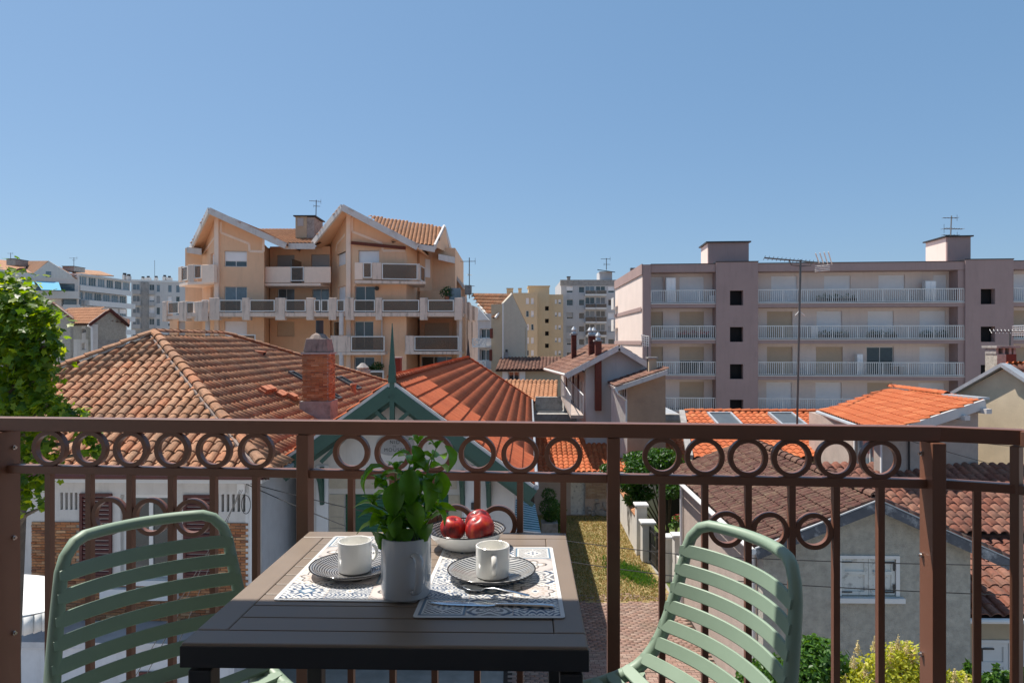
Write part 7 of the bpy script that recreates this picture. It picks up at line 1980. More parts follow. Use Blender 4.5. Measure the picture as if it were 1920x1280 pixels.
for (a, b) in ((1096.5, 1115.5), (1116.5, 1135.5)):
    for (c, d) in ((545.5, 555), (570.5, 580), (594.5, 606), (621, 631)):
        r = ft_.rect(a, c, b, d); MB(ft_).box((r[0], .003, r[2]), (r[1], .9, r[2] + .2)).build('loggia_floor', M['frame_white'], gt_); MB(ft_).box((r[0], .85, r[2] + .21), (r[1], .9, r[3])).build('loggia_panel', M['smoked'], gt_)
r = ft_.rect(1052, 525, 1162, 535); MB(ft_).box((-.1, -.5, r[2]), (ft_.L, .06, r[3] + .03)).build('roof_band', M['concrete'], gt_)
th_ = thing('rooftop_hut', 'grey hut with slanted lid on the tower roof', 'roof hut', tuple(P(1137, 522, 88))); MB().box((P(1126, 0, 88).x, 89, zr(526, 88)), (P(1150, 0, 88).x, 92, zr(507.5, 88))).build('walls', M['tower_grey'], th_); MB().hexa([P(x, y, d) for (x, y, d) in ((1120, 506.5, 88.5), (1153.5, 511, 88.5), (1153.5, 511, 93), (1120, 506.5, 93), (1120, 505, 88.5), (1153.5, 509.5, 88.5), (1153.5, 509.5, 93), (1120, 505, 93))]).build('lid', M['dark_metal'], th_)
antenna('rooftop_antenna', P(1137, 506, 89), P(1137, 484, 89), 'small aerial on the grey tower block hut', booms=((.1, 1.2, 180, 4), (.8, .8, 10, 3)), r=.05, group='aerials on far roofs')
tc_ = thing('roof_chimney', 'small chimney on the left of the grey tower roof', 'chimney', tuple(P(1066, 522, 88))); MB().box((P(1064, 0, 88).x, 88.5, zr(526, 88)), (P(1070, 0, 88).x, 89, zr(519, 88))).build('stack', M['concrete'], tc_); MB().box((P(1063.5, 0, 88).x, 88.4, zr(519, 88)), (P(1070.5, 0, 88).x, 89.1, zr(517.5, 88))).build('cap', M['dark_metal'], tc_)

# ================================================================== small houses in the middle
db = thing('dark_tile_house', 'low house with dark old tile roof and white shuttered window', 'house', (2.2, 46, GZ))
roof_plane(db, [P(929, 693, 45.6), P(1052, 692, 45.3), P(1052, 669, 49), P(940, 669.5, 49.4)], (0, 1), M['tile_dark'], .24, .34, h=.06, nind=0, jit=.5, seg=3)
fdb = frp(931, 46, 1050, 45.7); wdb = fdb.rect(953, 696, 974, 714)
wall(db, fdb, 0, fdb.L, GZ, zr(693, 46), [wdb], M['beige_render'], th=2.5); window(db, fdb, wdb, 'glass', nm=2, rec=.1)
for (a, b) in ((942, 952.5), (974.5, 985)): r = fdb.rect(a, 695, b, 714); MB(fdb).box((r[0], .003, r[2]), (r[1], .05, r[3])).build('shutter', M['white_paint'], db)
ct_ = thing('roof_cowl', 'small dark chimney cowl on the dark tile roof', 'chimney', tuple(P(949, 668, 49))); MB().box((P(946, 0, 49).x, 49, zr(669, 49) - .3), (P(953, 0, 49).x, 49.3, zr(660, 49))).build('stack', M['concrete'], ct_); MB().tube([P(949.5, 660, 49.15), P(949.5, 655, 49.15)], .1, 8).build('pot', M['dark_metal'], ct_)
tb_ = thing('tan_tile_house', 'small house with sunlit tan tile roof behind the orange gabled roof', 'house', (1.2, 41, GZ))
roof_plane(tb_, [P(935, 751, 39.8), P(1047, 753, 39.5), P(1044, 713, 43.2), P(938, 712, 43.5)], (0, 1), M['tile_tan'], .26, .34, h=.07, nind=120, jit=.4, seg=4)
MB().beam(P(935, 753, 39.7), P(1047, 755, 39.4), .06, .1).build('fascia', M['brick_red'], tb_)
wall(tb_, frp(938, 40.2, 1045, 40), 0, 3.3, GZ, zr(754, 40), [], M['grey_render'], th=2.5)
# old house with red chimneys
oh = thing('old_chimney_house', 'old gabled house with tall dark red chimney stacks and a beige annex', 'house', (5.5, 34, GZ))
Y3 = 33.0
pkf = P(1161, 647.5, Y3); lf = P(1061, 701, Y3); rf2 = P(1216, 681.5, Y3)
pkb = P(1100, 647.5, Y3) + Vector((0, 6.5, 0)); 
pkb = pkf + Vector((-0.0, 7, 0)); pkb.x = P(1104, 0, 40).x
lb_ = P(1042, 678, 41); 
sh_ = pkb - pkf; 
roof_plane(oh, [lf + sh_, lf, pkf, pkb], (0, 1), M['tile_dark'], .22, .32, h=.055, nind=150, jit=.8, seg=4)
roof_plane(oh, [rf2, rf2 + sh_, pkb, pkf], (0, 1), M['tile_dark'], .22, .32, h=.055, nind=0, jit=.8, seg=4)
for a in (lf, rf2): MB().beam(a - UP * .1 - Vector((0, .05, 0)), pkf - UP * .1 - Vector((0, .05, 0)), .06, .26).build('bargeboard', M['white_fascia'], oh)
MB().tube([lf - UP * .05, lf + sh_ - UP * .05], .08, 8).build('gutter', M['frame_white'], oh)
fo_ = frp(1098, Y3 + .5, 1212, Y3 + .5)
gable_wall(oh, fo_, [(0, GZ), (fo_.L, GZ), (fo_.L, zr(686, 33.4)), (fo_.U(1161), zr(650, 33.4)), (0, zr(684, 33.4))], M['pale_blue_wall'])
fol = Fr(fo_.P(0, 0, 0) + sh_ , fo_.P(0, 0, 0))
ho = [(2.2, 3.1, -3.6, -1.9), (4.2, 5.0, -3.6, -1.9), (5.6, 6.2, -3.4, -2.0)]
wall(oh, fol, 0, fol.L - .35, GZ, zr(697, 34), ho, M['white_plaster'], name='side_wall')
for h in ho: window(oh, fol, h, 'glass', nm=2, rec=.1)
for u in (1.9, 3.9, 5.3): MB(fol).box((u - .12, .003, -3.6), (u + .12, .06, -1.7)).build('red_shutter', M['red_wood'], oh)
def stack(label, px0, px1, pt, pb_, y, mat='brick_red', cap=True, pots=0):
    t = thing('red_chimney', label, 'chimney', tuple(P((px0 + px1) / 2, pb_, y)), 'tall red chimneys of the old house')
    x0, x1 = P(px0, 0, y).x, P(px1, 0, y).x
    MB().box((x0 + .02, y + .02, zr(pb_, y)), (x1 - .02, y + .4, zr(pt + 3, y))).build('stack', M[mat], t)
    z = zr(pb_, y); k = 0
    fr = frame_xy(x0, y, x1, y)
    if pb_ - pt < 60: brickwork(t, fr, 0, fr.L, zr(pb_, y), zr(pt + 3, y), -.012, bw=.22, bh=.07, joint=.014, mat=M['brick_red'], nind=0, proud=.012)
    MB().box((x0 - .05, y - .05, zr(pt + 3, y)), (x1 + .05, y + .45, zr(pt, y))).build('cap', M['concrete'], t)
    for q in range(pots):
        xx = x0 + (x1 - x0) * (q + .5) / pots; MB().lathe([(0, 0), (.13, 0), (.09, .12), (.15, .2), (.05, .36), (0, .37)], (xx, y + .2, zr(pt, y)), 10).build('pot', M['zinc'], t)
stack('slim red chimney at the back left of the old house', 1071.5, 1081.5, 625, 672, 37, pots=1)
stack('red chimney with two metal cowls rising from the old house roof', 1104, 1117.5, 627, 668, 34.6, pots=2)
stack('tall dark red chimney stack down the front wall of the old house', 1116, 1129, 637, 770, 33.0, pots=1)
# annex with lean-to roof
an_r = [P(1155, 726, 31.2), P(1207, 704, 31.2)]
ax_ = [P(1153, 725, 31.0), P(1251, 692, 31.0), P(1209, 686, 34.0), P(1137, 716, 34.0)]
MB().slab([ax_[0] - UP * .03, ax_[1] - UP * .03, ax_[2] - UP * .03, ax_[3] - UP * .03], .14).build('annex_roof_deck', M['white_fascia'], oh)
nn_ = (ax_[1] - ax_[0]).cross(ax_[3] - ax_[0]).normalized()
pts2 = pl_pts([(1153, 725), (1251, 692), (1205, 686), (1137, 716)], ax_[0], ax_[1], ax_[3])
roof_plane(oh, pts2, (3, 0), M['tile_dark'], .22, .32, h=.06, nind=60, jit=.9, seg=4, deck=False)
MB().beam(ax_[0] - UP * .12 - Vector((0, .04, 0)), ax_[1] - UP * .12 - Vector((0, .04, 0)), .06, .2).build('bargeboard', M['white_fascia'], oh)
fx = frp(1176, 31.6, 1248, 31.6)
gable_wall(oh, fx, [(0, GZ), (fx.L, GZ), (fx.L, zr(697, 31.6)), (0, zr(722, 31.6))], M['annex'] if 'annex' in M else M['beige_render'], name='annex_wall')
fx2 = frp(1146, 32.5, 1176, 31.6); wa = [fx2.rect(1162, 728, 1174, 746)]
wall(oh, fx2, 0, fx2.L, GZ, zr(724, 32), wa, M['white_plaster'], name='annex_side'); window(oh, fx2, wa[0], 'glass', nm=3)
MB().tube([P(1152, 727, 30.9), P(1158, 738, 30.9), P(1174, 750, 31.3), P(1174, 790, 31.3)], .05, 6).build('downpipe', M['white_paint'], oh)
MB().box((P(1222, 0, 31.3).x, 31.9, zr(705, 31)), (P(1236, 0, 31.3).x, 32.3, zr(673, 31))).build('annex_chimney', M['beige_render'], oh); MB().box((P(1219.5, 0, 31.3).x, 31.8, zr(673, 31)), (P(1239, 0, 31.3).x, 32.4, zr(670, 31))).build('chimney_cap', M['concrete'], oh)
antenna('rooftop_antenna', P(1214, 700, 32.2), P(1214, 640, 32.2), 'bent grid aerial on the old house annex', booms=((.0, .5, 200, 3),), r=.03)
t = thing('grid_antenna', 'pale grid television aerial in front of the pink block', 'antenna', tuple(P(1211, 640, 32.1)))
mb = MB()
for k in range(5): 
    y_ = 628 + 4.4 * k; mb.tube([P(1202 + k * .6, y_, 32.1), P(1217, y_ + 3, 32.0)], .018, 4)
for k in range(4): mb.tube([P(1203 + 4.5 * k, 627 + k, 32.1), P(1205 + 3.7 * k, 650, 32.1)], .018, 4)
mb.build('grid', M['frame_white'], t)
# stair and railing left of the old house
st_ = thing('terrace_stair', 'narrow sloping terrace with thin white railing beside the old house', 'stair', tuple(P(1060, 760, 34)))
pA, pB_, pC, pD = P(1052, 742, 37), P(1066, 742, 37), P(1094, 778, 31.5), P(1070, 778, 31.5)
MB().slab([pA, pB_, pC, pD], .15).build('ramp', M['sun_render'], st_)
for (a, b) in ((pA, pD), (pB_, pC)):
    MB().tube([a + UP * .9, b + UP * .9], .025, 6).build('handrail', M['white_paint'], st_)
    mb = MB()
    for k in range(13): q = a.lerp(b, k / 12); mb.tube([q, q + UP * .9], .012, 4)
    mb.build('balusters', M['white_paint'], st_, kind='stuff')

# ================================================================== far left buildings
K7 = 1.68; P_, zr_, frp_ = P, zr, frp
P = lambda a, b, c: P_(a, b, c * K7)
zr = lambda a, c: zr_(a, c * K7)
frp = lambda a, b, c, d: frp_(a, b * K7, c, d * K7)
lp1 = thing('white_gable_building', 'white apartment building with tiled gables and blue awnings at the far left', 'apartment building', (-48, 75, GZ))
f7 = frp(-60, 73, 146, 76); 
wl_ = [f7.rect(86, 509, 96, 520)]
lo = [f7.rect(45, 531, 140, 550), f7.rect(115, 558, 150, 574)]
wall(lp1, f7, 0, f7.L, GZ, zr(516, 75), [wl_[0]] + [(l[0], min(l[1], f7.L - .2), l[2], l[3]) for l in lo], M['pale_pinkish'] if 'pale_pinkish' in M else M['white_plaster'], th=1.0, reveal=.7)
gable_wall(lp1, f7, [(f7.U(-60), zr(516, 75)), (f7.L, zr(524, 76)), (f7.U(143), zr(521, 76)), (f7.U(92), zr(489, 75)), (f7.U(62), zr(513, 75)), (f7.U(35), zr(510, 75)), (f7.U(-20), zr(505, 75))], M['white_plaster'], th=.4, d=.01)
MB(f7).box((wl_[0][0], .02, wl_[0][2]), (wl_[0][1], .06, wl_[0][3])).build('window', M['glass_blue'], lp1)
for l in lo: MB(f7).box((l[0], -.75, l[2]), (l[1], -.7, l[3])).build('recess_back', M['glass_blue'], lp1)
roof_plane(lp1, [P(62, 512, 74.6), P(30, 488, 80), P(88, 488, 80), P(91, 488, 74.6)], (1, 0), M['tile_old'], .3, .36, h=.06, nind=0, seg=3, deck=False) if False else None
pr = pl_pts([(62, 513), (28, 489), (91, 489)], P(62, 513, 75.0), P(28, 489, 82), P(91, 489, 75.2))
MB().slab(pr, .2).build('tile_roof', M['tile_old'], lp1)
MB().slab([P(-80, 512, 76), P(60, 512, 75.2), P(28, 489, 82), P(0, 487, 82), P(-80, 487, 82)], .2).build('tile_roof', M['tile_old'], lp1)
MB().slab([P(145, 522, 75.8), P(112, 500, 76), P(104, 498, 82), P(146, 521, 82)], .2).build('tile_roof', M['tile_old'], lp1)
for (a, b, c, d) in ((40, 63, 525, 538), (66, 110, 527, 543)):
    MB().slab([P(a, c, 74.6), P(b, c + 2, 74.6), P(b + 5, d + 1, 73), P(a + 12, d, 73)], .05).build('blue_awning', M['bluecanvas'], lp1)
r = f7.rect(40, 545, 146, 559, 1.6); MB(f7).box((r[0], 1.4, r[2]), (min(r[1], f7.L + .5), 1.6, r[3])).box((r[0], 0, r[2]), (min(r[1], f7.L + .5), 1.39, r[2] + .2)).build('parapet', M['pale_blue_wall'], lp1)
r = f7.rect(118, 571, 150, 582, 1.6); MB(f7).box((r[0], 1.4, r[2]), (r[1], 1.6, r[3])).build('parapet', M['pale_blue_wall'], lp1)
t = thing('roof_chimney', 'dark chimney block on the far left tiled roof', 'chimney', tuple(P(20, 492, 76))); MB().box((P(12, 0, 76).x, 76 * K7, zr(497, 76)), (P(29, 0, 76).x, 78 * K7, zr(485.5, 76))).build('stack', M['concrete'], t); MB().box((P(11.5, 0, 76).x, 75.9 * K7, zr(485.5, 76)), (P(29.5, 0, 76).x, 78.1 * K7, zr(484.6, 76))).build('cap', M['dark_metal'], t)
antenna('rooftop_antenna', P(20, 486, 76.5), P(20, 474, 76.5), 'aerial above the far left dark chimney', booms=((.1, .9, 185, 4),), r=.045, group='aerials on far roofs')
# second: long white block with glazed top floor
lp2 = thing('white_terrace_block', 'white apartment block with glazed top floor and stepped balconies', 'apartment building', (-42, 85, GZ))
f9 = frp(150, 76.5, 247, 86)
MB(f9).box((0, -8, GZ), (f9.L, -1.2, 12.3)).build('core', M['pale_blue_wall'], lp2)
MB(f9).box((0, -8.1, 12.35), (f9.L, .1, 12.7)).build('roof_band', M['pale_blue_wall'], lp2)
zlev = [(10.6, 12.25), (7.9, 9.4), (5.2, 6.7), (2.5, 4.0), (-.2, 1.2)]
for k, (a, b) in enumerate(zlev):
    n_ = 6
    hl = [(f9.L * (q + .08) / n_, f9.L * (q + .86) / n_, a, b) for q in range(n_)]
    wall(lp2, f9, 0, f9.L, a - .1, b + .1, hl, M['pale_blue_wall'], name='window_band', th=.2, d=-.3 if k == 0 else -1.0)
    for h in hl: window(lp2, f9, h, 'glass' if k < 2 else rg.choice(['glass', 'shutter', 'half']), d=-.3 if k == 0 else -1.0, nm=3, pane='glass_blue' if rg.random() < .6 else 'glass', rec=.05)
    MB(f9).box((0 if k == 0 else 1.5, -.2, a - 1.1), (f9.L, .1 if k == 0 else .8, a - .1)).build('parapet', M['balcony_white'] if 'balcony_white' in M else M['frame_white'], lp2)
MB(f9).box((0, -1.2, GZ), (f9.L, -.95, -1.3)).build('lower_wall', M['pale_blue_wall'], lp2)
MB().slab([P(140, 513, 80), P(214, 517, 92), P(188, 508, 92), P(128, 503, 82)], .2).build('tile_roof', M['tile_old'], lp2)
t = thing('roof_chimney', 'long dark chimney block on the tiled roof beside the far left aerial', 'chimney', tuple(P(130, 505, 79))); MB().box((P(117, 0, 79).x, 79 * K7, zr(508, 79)), (P(139, 0, 79).x, 81 * K7, zr(499.5, 79))).build('stack', M['concrete'], t); MB().box((P(116.5, 0, 79).x, 78.9 * K7, zr(499.5, 79)), (P(139.5, 0, 79).x, 81.1 * K7, zr(498.6, 79))).build('cap', M['dark_metal'], t)
antenna('rooftop_antenna', P(138.5, 502, 79.5), P(138.5, 483, 79.5), 'aerial on the long dark chimney block at the far left', booms=((.1, 1.4, 185, 6), (.5, .5, 10, 3)), r=.045, group='aerials on far roofs')
# third: grey recessed block
lp3 = thing('grey_recess_block', 'grey and white apartment block with a dark grey panel, beside the peach building', 'apartment building', (-52, 104, GZ))
f10 = frp(246, 98, 352, 101)
h10 = []
for k in range(5):
    z = 12.2 - 2.75 * k
    for (a, b) in ((249, 262), (280, 289.5), (293.5, 300), (315, 322), (330, 337)):
        h10.append((f10.U(a), f10.U(b), z - .2, z + 1.55))
wall(lp3, f10, 0, f10.L, GZ, 14.4, [h for h in h10 if h[3] < 14.3], M['pale_blue_wall'], th=.8, reveal=.4)
MB(f10).box((.1, -8, GZ), (f10.L - .1, -.9, 14.3)).build('core', M['pale_blue_wall'], lp3)
for k, h in enumerate(h10): window(lp3, f10, h, rg.choice(['glass', 'half', 'shutter']), nm=1 if k % 5 > 1 else 2, rec=.2, pane=rg.choice(['glass', 'glass_blue']), shutter=rg.choice(['shutter_white', 'shutter_grey']))
MB(f10).box((f10.U(264.5), .01, GZ), (f10.U(279), .35, 14.2)).build('grey_panel', M['concrete'], lp3)
for k in range(5):
    z = 11.3 - 2.75 * k
    for (a, b) in ((247, 264), (279.5, 290)): MB(f10).box((f10.U(a), .02, z), (f10.U(b), .9, z + .15)).box((f10.U(a), .85, z + .16), (f10.U(b), .9, z + 1.0)).build('balcony', M['shutter_grey'], lp3)
MB(f10).box((-.1, -8.2, 14.4), (f10.L, .15, 14.8)).build('roof_band', M['frame_white'], lp3)
for k, (px, w, h) in enumerate(((226, 2, 5), (234, 2.5, 4), (262, 2, 3.5), (272, 4, 4), (287, 2, 4), (303, 2.5, 5), (312, 4, 4))):
    y = 85 if px < 240 else 100; t = thing('roof_vent', ['twin-flue vent left of the white block\'s roof end', 'low round vent on the white block roof', 'small vent at the start of the grey block roof', 'wide pale vent with dark pots on the grey block', 'short vent in the middle of the grey block roof', 'tall narrow vent on the grey block roof', 'wide vent near the peach building'][k], 'roof vent', tuple(P(px, 525, y)), 'vents on the far left roofs')
    zb = 12.7 if px < 240 else 14.7; Yk = y * K7
    MB().box((P(px - w, 0, y).x, Yk + 1, zb - .4), (P(px + w, 0, y).x, Yk + 2, zb + h * .24)).build('stack', M['pale_blue_wall'], t); MB().tube([(P(px, 0, y).x, Yk + 1.5, zb + h * .24), (P(px, 0, y).x, Yk + 1.5, zb + h * .24 + .4)], .35, 8).build('pot', M['dark_metal'], t)
antenna('rooftop_antenna', P(290, 525, 106), P(290, 488, 106), 'needle-thin mast above the grey block at the far left', booms=(), r=.045, group='aerials on far roofs')
P, zr, frp = P_, zr_, frp_
# small tiled house
sg = thing('small_tiled_house', 'small grey rendered house with sunlit orange tile roof left of the peach building', 'house', (-30, 45, GZ))
fg1 = frp(173, 44.2, 236, 47); pkx = fg1.U(206)
gable_wall(sg, fg1, [(0, GZ), (fg1.L, GZ), (fg1.L, zr(608, 46.8)), (pkx, zr(582, 45.6)), (0, zr(608, 44.2))], M['grey_render'])
MB(fg1).box((0, .003, GZ), (fg1.L, .02, zr(637, 45))).build('white_base', M['concrete'], sg)
fg0 = frp(120, 46.5, 173, 44.2); w0 = [fg0.rect(153, 616, 161, 624), fg0.rect(153, 643, 161, 656)]
wall(sg, fg0, 0, fg0.L, GZ, zr(608, 44.5), w0, M['white_plaster'])
MB(fg0).box((0, .002, zr(636, 45)), (w0[0][0], .01, zr(608, 44.5))).box((w0[0][1], .002, zr(636, 45)), (fg0.L, .01, zr(608, 44.5))).build('upper_render', M['grey_render'], sg)
window(sg, fg0, w0[0], 'glass', nm=1); window(sg, fg0, w0[1], 'shutter')
R1_, R2_ = P(206, 579, 45.4), P(126, 579, 49.5)
roof_plane(sg, [P(120, 607, 46.0), P(167, 607, 43.9), R1_, R2_], (0, 1), M['tile_orange_pale'] if 'tile_orange_pale' in M else M['tile_old2'] if 'tile_old2' in M else M['tile_tan'], .26, .33, h=.05, nind=150, jit=.5, seg=3)
roof_plane(sg, [P(243, 608, 47), P(243, 600, 52), P(150, 578, 52), R1_], (0, 1), M['tile_red'], .26, .33, h=.05, nind=0, jit=.5, seg=3)
MB().beam(P(167, 609, 43.8), R1_ - UP * .05, .08, .2).build('verge', M['red_wood'], sg); MB().beam(P(242, 611, 47.1), R1_ - UP * .05, .08, .2).build('verge', M['red_wood'], sg)
MB().tube([P(165, 610, 43.8), P(172, 614, 44), P(173, 660, 44)], .08, 6).build('downpipe', M['white_paint'], sg)
sg2 = thing('small_tiled_house', 'grey gable end of a neighbouring house half hidden by the maple', 'house', (-32, 42, GZ))
fg2 = frp(90, 43, 132, 43); gable_wall(sg2, fg2, [(0, GZ), (fg2.L, GZ), (fg2.L, zr(596, 43)), (fg2.U(100), zr(570, 43)), (0, zr(572, 43))], M['grey_render'])
MB().slab([P(98, 567, 42.6), P(138, 598, 42.6), P(138, 592, 47), P(100, 565, 47)], .15).build('tile_roof', M['tile_red'], sg2)

# ================================================================== aerials near
am = thing('mast_antenna', 'tall aerial mast with long comb-like boom rising from the orange skylight roof', 'antenna', tuple(P(1495, 795, 26.2)))
ya = 26.2
MB().tube([P(1494.5, 800, ya), P(1501, 487, ya)], .042, 8).build('mast', M['grey_metal'], am)
MB().tube([P(1434, 483.5, ya - 1.2), P(1553, 494, ya + 1.0)], .03, 6).build('boom', M['grey_metal'], am)
mb = MB()
for k in range(17):
    q = P(1434, 483.5, ya - 1.2).lerp(P(1553, 494, ya + 1.0), k / 16); mb.tube([q + Vector((-.06, -.02, -.07)), q + Vector((.06, .10, .09))], .012, 4)
mb.build('element', M['grey_metal'], am, kind='stuff')
mb = MB()
for k in range(4): 
    a = P(1534 + 6 * k, 476 + 5 * k % 7, ya + .5); mb.tube([P(1529 + 8 * k, 475 - k, ya), P(1536 + 8 * k, 493 + k, ya + .6)], .02, 4)
for k in range(4): mb.tube([P(1528, 499 + 3.4 * k, ya + .4), P(1556, 497 + 3.2 * k, ya + .4)], .014, 4)
mb.build('reflector', M['frame_white'], am)
MB().tube([P(1480, 489, ya), P(1484, 497, ya), P(1502, 499, ya), P(1520, 498, ya), P(1521, 492, ya)], .022, 5).build('bracket', M['grey_metal'], am)
MB().tube([P(1497, 582, ya), P(1509, 592, ya)], .015, 4).tube([P(1499, 583, ya), P(1491, 591, ya)], .015, 4).build('stay', M['frame_white'], am)
antenna('rooftop_antenna', FP.P(FP.U(1782, -2.2), -2.2, 7.6), P(1784, 405, 54), 'pair of aerials on the right roof hut of the pink block', booms=((.15, 1.1, 180, 5), (1.0, 1.6, 8, 8), (1.5, 1.2, 185, 4)), r=.045)
t = thing('mast_antenna', 'aerial with horizontal comb boom at the right photo edge', 'antenna', tuple(P(1894, 700, 24)))
MB().tube([P(1893, 690, 24.5), P(1894, 618, 24.5)], .03, 6).build('mast', M['grey_metal'], t); MB().tube([P(1858, 621, 24.3), P(1935, 622, 24.7)], .022, 6).build('boom', M['grey_metal'], t)
mb = MB()
for k in range(12): q = P(1858, 621, 24.3).lerp(P(1935, 622, 24.7), k / 11); mb.tube([q + Vector((0, -.05, -.07)), q + Vector((.01, .08, .07))], .010, 4)
for k in range(5): mb.tube([P(1898, 612 + 4 * k, 24.4), P(1930, 610 + 4.5 * k, 24.6)], .013, 4)
mb.build('element', M['frame_white'], t, kind='stuff')

# wires
def wire(name, pts, r, label, grp='black service cables across the gardens'):
    pts = [Vector(p) for p in pts]; out = []
    for a, b in zip(pts[:-1], pts[1:]):
        for k in range(10):
            q = k / 10; out.append(a.lerp(b, q) - UP * (0.25 * q * (1 - q) * min(1, (b - a).length / 10)))
    out.append(pts[-1])
    MB().tube(out, r, 5).build(name, M['cable'], None, label=label, cat='cable', group=grp, loc=tuple(pts[0]), norm=False)
wire('cable', [P(462, 907, 14.7), P(646, 985, 13.5)], .010, 'lower black cable from the cable box towards the gabled house')
wire('cable', [P(470, 906, 14.7), P(700, 962, 14.6)], .010, 'upper black cable from the cable box towards the gabled house')
wire('cable', [P(1040, 1010, 13), P(1290, 1040, 12), P(1960, 1060, 11)], .008, 'upper cable crossing the courtyard and the brown roofed house')
wire('cable', [P(1040, 1048, 13), P(1290, 1082, 12), P(1960, 1117, 11)], .009, 'lower cable crossing the courtyard and the brown roofed house')
wire('cable', [P(1680, 818, 14), P(1960, 896, 14)], .006, 'thin cable in front of the mauve wall at right')
wire('cable', [P(1740, 818, 15), P(1960, 842, 15)], .006, 'higher thin cable in front of the beige wall at right')
for k, dx in enumerate((0, 9, 26)):
    wire('cable', [P(455 - 3 * k, 918, 14.3), P(240 + dx * 2.3, 1290, 9.5)], .006, ['leftmost', 'middle', 'rightmost'][k] + ' of three thin cables running down from the cable box', 'cables running down from the cable box')
# ================================================================== plants
# maple at the left
mt_ = thing('maple_tree', 'leafy maple tree with sunlit lobed leaves at the left edge', 'tree', (-6.0, 8.6, GZ))
ym = 8.4
mtx = P(10, 700, ym)
MB().tube([(-6.6, 8.9, GZ), (-6.5, 8.8, -4.0), (-6.3, 8.7, -2.2), (-6.2, 8.6, -0.4)], [.26, .2, .15, .07], 10).build('trunk', M['bark'], mt_, smooth=True)
clumps = []
for (px, py, y, rx, rz) in ((-60, 560, 8.6, .8, .5), (-10, 545, 8.6, .50, .30), (30, 562, 8.4, .38, .24), (60, 590, 8.3, .40, .26), (20, 620, 8.6, .6, .4), (85, 625, 8.2, .26, .2), (60, 660, 8.3, .48, .34), (-10, 690, 8.8, .7, .5), (95, 668, 8.2, .26, .18),
                            (30, 730, 8.5, .50, .30), (85, 715, 8.2, .30, .22), (62, 765, 8.2, .40, .20), (150, 778, 8.0, .22, .10), (112, 760, 8.1, .22, .12), (-20, 800, 8.6, .7, .4), (60, 830, 8.2, .30, .22), (90, 860, 8.0, .22, .12), (165, 820, 8.0, .17, .11), (182, 845, 8.0, .12, .07), (70, 905, 8.1, .2, .16), (30, 920, 8.2, .3, .3), (85, 950, 8.1, .08, .08), (0, 540, 8.9, .4, .22), (110, 592, 8.2, .16, .10), (118, 640, 8.1, .12, .10)):
    c = P(px - (22 if px > 50 and py < 800 else 4), py, y); clumps.append((c.x, c.y, c.z, rx, rx * .9, rz))
mbl = MB()
for c in clumps:
    b0 = Vector((-6.35, 8.7, max(-3.5, c[2] - .5))); e = Vector(c[:3])
    mbl.tube([b0, b0.lerp(e, .5) + Vector((0, 0, .08)), e], [.05, .03, .01], 5)
mbl.build('limbs', M['bark'], mt_)
rngm = np.random.RandomState(11)
def leaf_mats(centers, n, size, seed, shell, up):
    rng = np.random.RandomState(seed)
    vol = np.array([c[3] * c[4] * c[5] for c in centers]) ** 0.6; vol /= vol.sum()
    idx = rng.choice(len(centers), n, p=vol); Cn = np.array(centers)[idx]
    d = rng.normal(size=(n, 3)); d /= np.linalg.norm(d, axis=1)[:, None]
    r = (shell + (1 - shell) * rng.rand(n) ** .7) * np.where(rng.rand(n) < .16, 1.35, 1)
    pos = Cn[:, :3] + d * Cn[:, 3:6] * r[:, None]
    nz = d * .35 + rng.normal(size=(n, 3)) * .45; nz[:, 2] += up; nz[:, 1] -= .25
    nz /= np.linalg.norm(nz, axis=1)[:, None]
    t = rng.normal(size=(n, 3)) + np.array([0, 0, -.6]); t -= (t * nz).sum(1)[:, None] * nz; t /= np.linalg.norm(t, axis=1)[:, None]
    b = np.cross(t, nz); sc = size * (.6 + .8 * rng.rand(n))
    Mx = np.zeros((n, 4, 4)); Mx[:, 3, 3] = 1
    Mx[:, :3, 0] = b * sc[:, None]; Mx[:, :3, 1] = t * sc[:, None]; Mx[:, :3, 2] = nz * sc[:, None]; Mx[:, :3, 3] = pos
    return Mx
Ml = leaf_mats(clumps, 5600, .10, 5, .25, .7)
ppx = 960 + Ml[:, 0, 3] / Ml[:, 1, 3] * F; ppy = 640 - Ml[:, 2, 3] / Ml[:, 1, 3] * F
key = np.where((ppx > 0) & (ppy > 480) & (ppy < 960), Ml[:, 1, 3], 99)
order = np.argsort(key)
me = bpy.data.meshes.new('leaf'); me.from_pydata(MAPLE[0], [], MAPLE[1]); me.materials.append(M['leaf_tree'])
for i in order[:300]: inst('leaf', me, mt_, Matrix(Ml[i].tolist()))
joined('crown', MAPLE[0], MAPLE[1], Ml[order[300:]], M['leaf_tree'], mt_)

